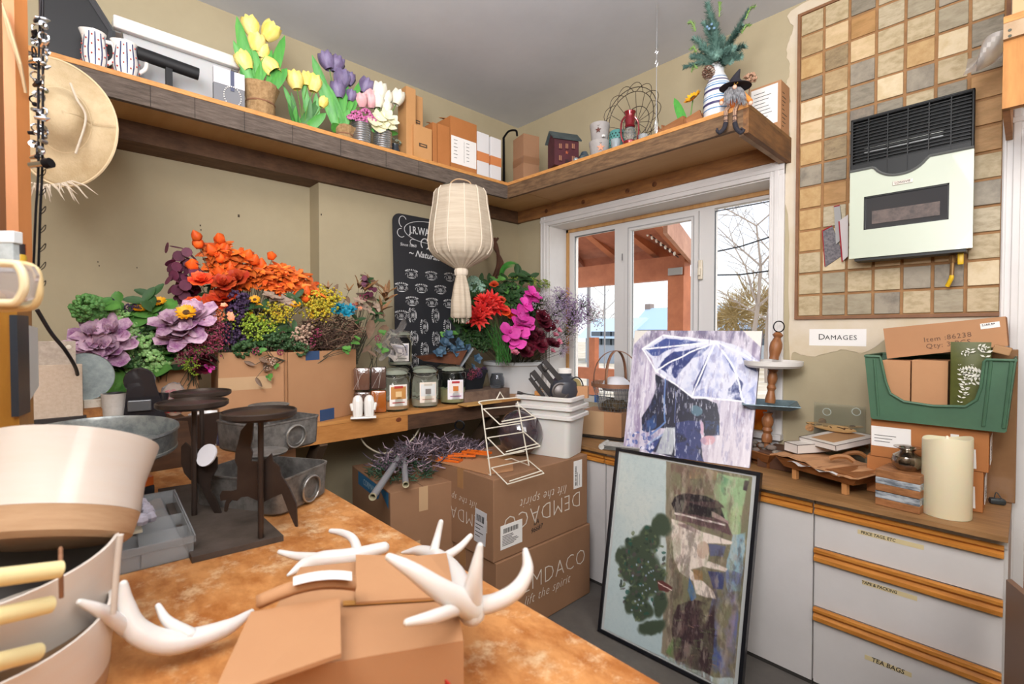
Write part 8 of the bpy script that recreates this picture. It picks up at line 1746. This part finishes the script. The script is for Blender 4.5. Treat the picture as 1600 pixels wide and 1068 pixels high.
ME['lime']=dome('lime_bud_head',fm_('p_lime','a6bf3a','7f9a2c',60),.036,28,.0062,25,False)
ME['cream']=dome('cream_berry_head',fm_('p_creamb','c4a690','8f6f5c',60),.034,40,.0062,26,False)
ME['pinkb']=dome('pink_bud_head',fm_('p_pinkb','a83a62','6a2a3c',60),.036,34,.0052,27,False)
ME['mint']=dome('mint_head',fm_('p_mint','a9c9b4','86aa98',50),.045,90,.008,28)
ME['orangeb']=dome('orange_bud_head',fm_('p_orb','e07a48','b85a30',60),.036,30,.0058,31,False)
ME['green']=dome('moss_head',fm_('p_moss','3f6034','2c4526',60),.045,60,.008,32,False)
def haze(name,m_,R,n,pr,seed,ms):
 """airy spray: thin stems ending in tiny florets (two materials)"""
 b=MB();r2=random.Random(seed)
 for k in range(n):
  th=r2.uniform(0,2*PI);ph=math.acos(r2.uniform(-.2,1));r_q=R*r2.uniform(.5,1);p=Vector((r_q*math.sin(ph)*math.cos(th),r_q*math.sin(ph)*math.sin(th),r_q*math.cos(ph)));b.sph(p,pr*r2.uniform(.7,1.4),4)
  if k%3==0:b.tube([(0,0,-.02),p*.6+Vector((0,0,.01)),p],[.0009,.0007,.0005],3,mi=1,caps=False)
 return b.mesh(name,[m_,ms],smooth=True)
m_stm=mat('dark_stem','4a4a3a',.7)
ME['gyp']=haze('lilac_spray',fm_('p_gyp','b9a3c4','8a739c',60),.085,170,.0034,41,m_stm);ME['gypw']=haze('white_spray',fm_('p_gypw','d9cfd2','b0a0b4',60),.085,130,.0034,42,m_stm)
ME['pinks']=haze('pink_bud_spray',fm_('p_pinks','a8405e','5f2434',60),.07,90,.0046,43,m_stm);ME['yels']=haze('yellow_bud_spray',fm_('p_yels','d9b42c','a5a838',60),.07,110,.0050,44,m_stm);ME['lims']=haze('lime_bud_spray',fm_('p_lims','a9bf3a','6f8a2c',60),.06,80,.0050,45,m_stm)
PN={'magnolia':'magnolia_bloom','sun':'sunflower_petals'}
def bunch(label,cat,base,rows,x,group=None,stems=True,name='flower_bunch',fill=None):
 t=thing(name,label,cat,base,0,group);bs=Vector(base);sm=MB()
 for(k,s_,pts_) in rows:
  for(px,py,*r_) in pts_:
   xx=x+(r_[0] if r_ else 0)+R8.uniform(-.02,.02);p=at(px,py,x=xx);q=p-bs
   d=Vector((R8.uniform(.5,1.1),R8.uniform(-.6,.1),R8.uniform(.1,.9)))+q.normalized()*.4
   o=put(ME[k],ME[k].name.split('.')[0],t,q,d,s_*R8.uniform(.88,1.14),R8.uniform(0,6))
   if k=='sun':put(SUNC,'flower_center',t,q,d,s_)
   if stems and len(sm.v)<9000:sm.tube([(R8.uniform(-.03,.03),R8.uniform(-.03,.03),0),q*.6+Vector((0,0,.02)),q],[.002,.0016,.0012],4,caps=False)
 if sm.v:tag(sm.obj('stems',m_stm,t),None,None,kind='stuff')
 return t
def scatter(cx,cy,rx,ry,n):
 out=[]
 for _ in range(n):a=R8.uniform(0,6.28);r_=R8.uniform(0,1)**.5;out.append((cx+rx*r_*math.cos(a),cy+ry*r_*math.sin(a)))
 return out
B1=at(262,610,x=-2.70)
bunch('two large pink-purple magnolia blooms with green leaves, left of the flower group','flowers',(-2.66,at(165,600,x=-2.66).y,ZR+.01),[('magnolia',1.0,[(146,528),(176,520),(158,545),(188,540),(170,552),(140,545)]),('hydrad',1.2,[(142,480),(150,492),(136,488)]),('ivy',1.0,[(163,478)])],-2.52)
bunch('pink-purple magnolia bloom beside the single sunflower','flowers',(-2.62,B1.y+.1,ZS+.2),[('magnolia',1.0,[(270,508),(300,505),(280,530),(290,520),(305,498)]),('sun',.95,[(291,488,.09)])],-2.47)
bunch('pale green hydrangea heads with lime ivy leaves above the small tan carton','flowers',(-2.68,B1.y-.02,ZS+.08),[('hydra',1.05,[(180,493),(206,520),(222,532),(250,570),(214,580),(238,553),(196,560)]),('ivy',1.2,[(206,488),(228,490),(246,492),(212,550),(240,545),(268,553),(232,582),(190,597),(186,474),(252,488),(200,505)]),('dleaf',1.1,[(198,556),(186,570),(240,512),(262,520),(222,506),(225,470),(238,462),(252,505),(200,580),(262,575)]),('sun',.62,[(218,482),(248,471)]),('berry',.5,[(172,472),(200,481),(212,481)]),('green',1.0,[(230,520),(210,565),(250,535),(268,540)])],-2.56)
bunch('burgundy eucalyptus sprigs at the left of the orange bouquet','foliage',(-2.62,.45,ZS+.25),[('euca',1.3,[(286,411),(296,418),(277,436),(284,445),(278,462),(292,450),(300,440),(305,455),(288,468)]),('burgundy',.8,[(298,446),(296,460)])],-2.64)
orb=[(310,376),(312,388),(300,420),(345,378),(346,392),(335,398),(345,410),(355,412),(344,432),(385,405),(395,412),(407,420),(425,404),(410,445),(420,445),(432,458),(463,462),(478,462),(475,470),(360,425),(440,456),(352,400)]
bunch('orange chinese lantern husks and maple leaves, tallest of the flower heap','flowers',(-2.64,.66,ZS+.25),[('lantern',1.15,orb),('maple',1.15,scatter(372,425,42,26,38)+scatter(340,402,18,18,10)+scatter(440,440,40,18,24)+[(375,396),(380,402),(463,430),(462,438),(486,445),(493,457),(438,420),(430,430),(344,385)]),('dleaf',.8,[(340,448),(328,460),(360,450),(338,470)])],-2.60)
bunch('red-orange peonies below the lantern husks','flowers',(-2.62,.6,ZS+.25),[('peony',1.15,[(315,442),(345,465),(338,475),(352,470),(304,480),(372,440),(350,448)])],-2.54)
bunch('dark purple berry clusters in the middle of the heap','berries',(-2.62,.7,ZS+.25),[('berry',1.0,[(370,468),(378,478),(368,488),(362,515),(352,522),(382,470),(366,500),(372,530),(356,534)])],-2.53)
bunch('magenta and salmon small blossoms spilling over the left carton edge','flowers',(-2.55,.6,ZS+.25),[('pinks',.9,[(305,530),(325,528),(340,520),(318,545),(335,540),(300,555),(330,515)]),('salmon',1.2,[(336,497),(345,500),(360,492),(362,498),(324,510),(342,492),(350,478),(340,530),(334,486)]),('orangeb',.7,[(340,490),(330,500)]),('pink',.6,[(298,532),(310,515),(336,515),(298,555)]),('lims',.6,[(300,570),(312,545)])],-2.47)
bunch('lime green buds and yellow daffodils across the carton tops','flowers',(-2.60,.8,ZS+.25),[('lims',1.0,[(385,500),(400,510),(415,515),(395,520),(375,505)]),('lime',.8,[(390,495),(405,515),(420,512),(395,525),(410,500)]),('sun',.6,[(402,478),(398,468),(440,482),(432,492),(462,476),(386,488)]),('yels',1.0,[(425,495),(440,490)]),('dleaf',1.0,[(395,482),(410,480),(462,465),(440,510),(450,522),(430,520),(460,515),(400,535),(380,540)]),('dusty',.9,[(430,468),(445,470),(422,462),(452,476)])],-2.53)
bunch('yellow berry branches beside the orange maple leaves','berries',(-2.68,1.05,ZS+.25),[('yels',1.2,[(490,478),(500,470),(510,480),(495,490),(515,470),(485,468)]),('yellow',.9,[(488,472),(498,482),(508,470),(515,482),(492,492),(505,490)]),('brown',.55,[(518,462),(540,463)]),('bract',.7,[(513,452),(545,455)])],-2.62)
bunch('turquoise artificial blooms above the twig nest','flowers',(-2.66,1.1,ZS+.25),[('teal',1.15,[(525,488),(532,482),(540,490),(545,492),(528,480),(548,485)])],-2.56)
bunch('dusty brown lily and feather leaves with dried twigs beside the black board','foliage',(-2.70,1.25,ZS+.28),[('brown',.95,[(592,448,-.04),(588,470),(600,495),(605,510),(580,500)]),('bract',1.1,[(570,455),(600,465),(606,458),(560,450),(596,486),(575,452),(602,470)]),('euca',.9,[(570,450),(575,462),(568,445)]),('dusty',.8,[(566,480),(575,485),(560,470),(590,480)]),('salmon',1.1,[(556,475),(562,483),(550,490)]),('dleaf',.8,[(585,490),(596,475),(574,438),(558,500),(590,500)]),('pinkb',.6,[(568,465),(552,480)])],-2.62)
tw=MB()
for k in range(620):
 a,r_=R8.uniform(0,6.28),R8.uniform(0,1)**.5;p=at(515+52*r_*math.cos(a),520+26*r_*math.sin(a),x=-2.58+R8.uniform(-.08,.05));d=Vector((R8.uniform(-1,1),R8.uniform(-1,1),R8.uniform(-.7,.7)))*.035
 tw.tube([p-d,p+Vector((R8.uniform(-.012,.012),R8.uniform(-.012,.012),.006)),p+d],[.0016,.0022,.001],4,mi=k%3==0,caps=False)
tag(tw.obj('twig_nest',[mat('twig_brown','4a342a',.8),mat('twig_pale','8a6c58',.8)],None),'tangled brown twig nest bulging over the larger carton','twigs',kind='stuff')
bunch('cream and plum berries at the front left of the twig nest','berries',(-2.56,.9,ZS+.25),[('cream',.9,[(468,520),(480,515),(462,530),(474,530)]),('pinkb',.8,[(485,535),(495,520)]),('green',.9,[(455,535),(440,535),(425,530),(470,545),(400,545),(380,545)]),('ivy',.45,[(545,545),(552,535),(560,530),(540,550)])],-2.50)
bunch('dried greenery hanging down in front of the left carton','foliage',(-2.47,.78,ZS+.33),[('brown',.35,[(405,560),(398,570),(415,580),(400,590)]),('cream',.5,[(412,562),(425,565),(418,575)]),('ivy',.35,[(420,590),(408,548),(430,572)]),('pinkb',.5,[(400,548),(438,550)])],-2.44)
bunch('lime leaves and pink buds under cellophane beside the stacked jar','foliage',(-2.66,1.36,ZS+.26),[('ivy',.45,[(600,520),(592,538),(598,548)]),('pinkb',.5,[(590,528)]),('brown',.5,[(580,540),(575,548)])],-2.56)
cf=MB().sheet(lambda u,v:at(590+u*40+6*math.sin(9*v),560-v*60*u-(1-u)*v*30+4*math.sin(12*u),x=-2.57+.02*math.sin(8*u+5*v)),12,8)
tag(cf.obj('cellophane',mat('cellophane','d9d2cc',.06,trans=.85,ior=1.1,bump=.8,bscale=15),None,smooth=True),'crinkled clear cellophane flaring up beside the stacked jar','cellophane')
TB=(-2.775,2.63,ZS+.12);XT=-2.62
bunch('fiery red spiky dahlias at the left of the white tub','flowers',TB,[('red',1.35,[(762,478),(752,488),(775,482),(768,470),(755,472),(745,498)]),('peony',.75,[(782,470),(790,488),(772,446),(798,495)])],-2.50)
bunch('tall magenta orchid stem leaning over the white tub','flowers',TB,[('orchid',1.5,[(828,468),(820,478),(812,492),(820,500),(806,508),(822,512),(812,522),(800,528),(808,535),(796,520),(832,462),(815,506)])],-2.45)
bunch('burgundy peonies low in the middle of the white tub','flowers',TB,[('burgundy',1.2,[(832,530),(826,545),(842,540),(848,505),(855,512),(818,552),(838,525),(861,540),(846,495)]),('pink',1.1,[(868,505),(866,525),(872,535),(862,550),(802,552),(872,518)])],-2.46)
bunch('pink tulip bud and purple sweet peas at the right rim of the tub','flowers',TB,[('pink',1.3,[(804,553)]),('gyp',.5,[(880,545),(876,552)])],-2.46)
bunch('lilac and white gypsophila haze spreading in front of the window','flowers',TB,[('gyp',1.25,[(880,480),(895,490),(910,478),(890,505),(875,465),(905,500),(868,490)]),('gypw',1.2,[(855,480),(862,498),(920,490),(885,520),(872,470),(845,472),(925,498),(880,535)])],-2.46)
bunch('mixed green foliage with mint hydrangea at the back of the tub','foliage',TB,[('mint',1.0,[(740,440),(748,448),(735,450)]),('dleaf',1.3,scatter(765,455,40,26,16)+scatter(812,450,30,22,14)+scatter(735,510,28,26,14)),('ivy',.7,scatter(790,455,55,26,16)+[(735,500),(720,505),(745,530),(738,520)]),('green',1.2,scatter(790,475,60,28,20)+scatter(745,520,24,24,8)),('lims',.8,[(830,440),(850,445),(800,435)])],-2.66)
wt2=thing('fern_wreath','small curled green fern ring standing above the flower tub','fern',at(800,432,x=-2.72));b=MB()
for k in range(44):
 a=PI*(-.15+1.35*k/43);c_=Vector((0,-math.cos(a)*.10,math.sin(a)*.085));b.M=Matrix.Translation(c_);b.sheet(lambda u,v:(0.01*math.sin(v*3)+(u-.5)*.008,(v-.3)*-.045*math.cos(a),(v-.3)*.045*math.sin(a)+(u-.5)*.008),1,2)
b.M=None;b.obj('fern_frond',m_leafg,wt2);
bunch('blue-green dusty leaves overflowing the dark wooden planter','foliage',(-2.72,1.90,ZS+.33),[('bleaf',1.15,[(694,535),(704,545),(690,548),(712,550),(700,524),(720,548),(730,545),(745,560),(738,575),(684,552),(716,538)]),('ivy',.5,[(700,518),(712,522),(726,515),(692,520)])],-2.64)
gr=MB()
for k in range(60):
 a=at(785+R8.uniform(-10,14),565+R8.uniform(-6,6),x=-2.52+R8.uniform(-.04,.04));e=at(752+R8.uniform(0,48),505+R8.uniform(-10,30),x=-2.5+R8.uniform(-.05,.05));gr.tube([a,a.lerp(e,.5)+Vector((0,0,.01)),e+Vector((0,0,-.005))],[.0022,.002,.0006],3,caps=False)
tag(gr.obj('grass_blades',m_leafd,None),'long dark green grass blades at the left rim of the white tub','grass',kind='stuff')
vn=MB()
for k in range(3):vn.tube(crv([at(762+k*5,452,x=-2.8),at(778+k*4,415,x=-2.82),at(776-k*2,385,x=-2.84),at(768+k*5,372,x=-2.86)],6),.014-.002*k,8)
vn.obj('vine_branch',mat('vine_brown','5f3d2c',.8,col2='4a2e20',scale=12,bump=.3),None,smooth=True);tag(COL.objects['vine_branch'],'thick twisted brown vine rising behind the gauze lantern','vine')
bunch('purple dried berries and glittery black twigs behind the black planter','twigs',(-2.7,2.05,ZS+.2),[('berry',.7,[(748,585),(755,578),(740,590)]),('pinks',.6,[(745,580),(735,585)])],-2.6)
bunch('burgundy dried flowers at the right of the small tan carton','flowers',(-2.6,.4,ZS+.2),[('burgundy',.8,[(322,565),(315,575)]),('orchid',.5,[(326,575)]),('lime',.6,[(298,572),(305,580)])],-2.53)
# ============================================================ OUTSIDE THE WINDOW
struct(MB().b2((-60,3.4,-.35),(40,120,-.3)).obj('ground',mat('snowy_yard','cfcac0',.9,col2='a89a80',scale=.6)))
m_cedar=mat('cedar','b9714c',.6,col2='9c5a3a',scale=3);m_cedd=mat('cedar_dark','8f5540',.7,col2='77452f',scale=3);m_met=mat('bracket_grey','9a9a98',.5)
pr=thing('porch','reddish cedar porch roof with rafters, beam and post seen outside the window','porch',(0,0,0))
def beam(a,b,w,h,nm,mm,par=pr):
 a,b=Vector(a),Vector(b);d=(b-a).normalized();s_=d.cross(Vector((0,0,1))).normalized()*w/2;u_=s_.cross(d).normalized()*h/2
 return MB().add([a-s_-u_,a+s_-u_,a+s_+u_,a-s_+u_,b-s_-u_,b+s_-u_,b+s_+u_,b-s_+u_],[(0,1,2,3),(7,6,5,4),(0,1,5,4),(1,2,6,5),(2,3,7,6),(3,0,4,7)]).obj(nm,mm,par)
Yb=5.2
P=lambda a,b,y=Yb:at(a,b,y=y)
bl_,br_=P(880,440),P(1074,420);beam((bl_.x-1.5,Yb,P(1040,420).z),(br_.x,Yb,P(1040,420).z),.14,abs(P(1040,402).z-P(1040,437).z),'beam',m_cedar)
pt=P(1063,432);MB().b2((pt.x-.095,Yb-.11,-.3),(pt.x+.095,Yb+.07,pt.z)).obj('post',m_cedar,pr);MB().box((pt.x,Yb-.12,pt.z+.05),(.17,.01,.08)).obj('steel_bracket',m_met,pr)
for k,((x0,y0),(x1,y1)) in enumerate((((840,330),(905,412)),((850,305),(965,405)),((890,290),(1030,402)),((985,300),(1072,402)))):
 a=at(x0,y0,y=3.9);c=P(x1,y1,Yb+.1);c.z+=.05;d=(c-a);beam(a+Vector((0,0,.04)),c+d*.12,.09,.15,'rafter',m_cedar if k else m_cedd)
a,b,c=at(760,240,y=3.7),at(975,285,y=3.7),P(1082,398,Yb+.25);dd=P(830,400,Yb+.25)
Q_=[a,b,c,Vector((dd.x-1.5,dd.y,c.z))];MB().add(Q_+[v+Vector((0,0,.06)) for v in Q_],[(0,1,2,3),(7,6,5,4)]+[(i,(i+1)%4,4+(i+1)%4,4+i) for i in range(4)]).obj('roof_boards',mat('porch_boards','a5644a',.7,col2='8a4f38',scale=5),pr)
fa,fb=at(1046,345,y=3.9),P(1086,402,Yb+.3);beam(at(1040,344,y=4.1),fb,.04,.24,'fascia',mat('cedar_pale','b98a72',.6,col2='9a6a54',scale=4))
lt_=thing('string_lights','strand of small white string lights under the porch roof','string lights',(0,0,0))
for k in range(7):p=P(1012+k*7,366+k*5.0,4.9);MB().sph(p,.016,8,sc=(1,1,1.5)).obj('bulb',mat('bulb_white','f2efe6',.3),lt_,smooth=True)
MB().tube([P(1005,358,4.9),P(1060,402,4.9)],.006,5).obj('cord',m_jb,lt_)
rl_=thing('porch_railing','low reddish deck railing outside the window','railing',(0,0,0));z=P(940,584,5.6).z
beam((P(860,584,5.6).x,5.6,z),(P(1075,584,5.6).x,5.6,z),.12,.16,'rail',m_cedar,rl_);q=P(928,545,5.6);MB().b2((q.x-.05,5.55,-.3),(q.x+.05,5.65,P(928,527,5.6).z)).obj('baluster_post',m_cedar,rl_)
for px in(920,945):q=P(px,480,6.2);tag(MB().cyl((q.x,6.2,-.3),(q.x,6.2,P(px,440,6.2).z),.03 if px==920 else .012,8).obj('pole',mat('pole_grey','9a9ca0',.5),None),'thicker grey pole in the yard seen through the left pane' if px==920 else 'thin grey rod hanging in the yard beyond the left pane','pole')
def house(label,px0,px1,pyr,pye,y,roofc,wallc,chim=None):
 t=thing('house',label,'house',(0,0,0));a,b=at(px0,pye,y=y),at(px1,pye,y=y);zr=at(px0,pyr,y=y+3).z;m_r=mat('roof_'+roofc,roofc,.7);m_w_=mat('hwall_'+wallc,wallc,.8)
 MB().b2((a.x,y,-.3),(b.x,y+6,a.z)).obj('wall',m_w_,t)
 MB().add([(a.x-.4,y-.4,a.z),(b.x+.4,y-.4,a.z),(b.x+.1,y+3,zr),(at(px0+14,pyr,y=y+3).x,y+3,zr),(a.x-.4,y+6.4,a.z),(b.x+.4,y+6.4,a.z)],[(0,1,2,3),(3,2,5,4),(0,3,4),(1,5,2)]).obj('roof',m_r,t)
 for k in range(3):xx=a.x+(b.x-a.x)*(.2+.3*k);MB().b2((xx,y-.05,.8),(xx+.8,y,1.6)).obj('window',mat('house_window','4f5a66',.3),t)
 if chim:q=at(chim[0],chim[1],y=y+3);MB().b2((q.x+.1,y+2.8,zr-1.0),(q.x+.5,y+3.3,q.z)).obj('chimney',mat('chimney_brick','8f7f78',.8),t)
house('distant house with a pale blue roof and brick chimney seen through the middle pane',996,1100,482,515,26,'a3c0dc','c9c6c0',(1008,475));house('distant low building with a pale blue snowy roof seen through the left pane',915,965,498,528,24,'b5cce0','98a2b0');house('dark roofed house behind the bare tree seen through the right pane',1125,1190,504,514,30,'7f94ac','8f98a2')
m_bark=mat('hazed_bark','a3968c',.9)  # bark colour lightened to carry the outdoor haze
def tree(label,px,pyb,pyt,y,seed,spread=1.0,mm=m_bark,lean=0,r0=.10,depth=6):
 r2=random.Random(seed);b=MB();base=at(px,pyb,y=y);top=at(px,pyt,y=y);H=top.z-base.z;t=thing('bare_tree',label,'tree',(base.x,y,-.3))
 def br(p,d,L,r,k):
  n_=4;q=p
  for i in range(n_):
   q2=q+(d+Vector((r2.uniform(-.14,.14),r2.uniform(-.1,.1),r2.uniform(-.02,.1)))).normalized()*L/n_;b.tube([q,q2],[r*(1-.2*i),r*(.8-.2*i)+r*.08],4,caps=False)
   if k>0 and(i>0 or k<depth):
    for s_ in((-1,1) if k>2 else(r2.choice((-1,1)),)):
     dn=(d*.7+Vector((s_*r2.uniform(.45,1.1)*spread,r2.uniform(-.5,.5),r2.uniform(-.1,.45)))).normalized();br(q2,dn,L*r2.uniform(.38,.62),r*.42*(1.2-.2*i),k-1)
   q=q2
 br(Vector((0,0,0)),Vector((lean,0,1)).normalized(),(base.z+.3)+H,r0,depth);b.obj('branches',mm,t);return t
tree('tall bare winter tree filling the right pane',1172,500,352,17,5,1.0,depth=4);tree('second bare tree at the right frame of the window',1200,500,400,19,8,1.2,depth=4);tree('low hazy bare tree beyond the left pane',945,500,462,30,12,1.5,mat('bark_haze','b5aaa2',.9),depth=4,r0=.1)
m_br=mat('dry_brush','b09a6c',.9,col2='8f7a50',scale=3)
for k,(px,py,r,y) in enumerate(((1150,492,1.2,22),(1180,478,1.9,24),(1215,488,1.6,23),(1135,500,1.0,25))):
 b=MB();r2=random.Random(k);c=at(px,py,y=y)
 for _ in range(420):d=Vector((r2.gauss(0,1),r2.gauss(0,.6),r2.gauss(0,.8)));d=d.normalized()*r*r2.uniform(.3,1);b.tube([c+d*.5,c+d+Vector((r2.uniform(-.2,.2),0,.1))],[.02,.008],3,caps=False)
 b.b2((c.x-.05,y-.05,-.3),(c.x+.05,y+.05,c.z));tag(b.obj('dry_bush',m_br,None),['small tan bush left of the bare tree','largest dry tan bush behind the bare tree','dry tan bush at the right window frame','low dry bush above the dark roof'][k],'bush')
for k in range(2):a,b_=at(1085,[432,402][1-k]-2+k*0,y=9),at(1240,[418,358][1-k],y=9);tag(MB().tube([a,(a+b_)/2-Vector((0,0,.05)),b_],.014,5).obj('power_line',m_jb,None),['upper dark power line crossing the right pane','lower dark power line crossing the right pane'][k],'power line')
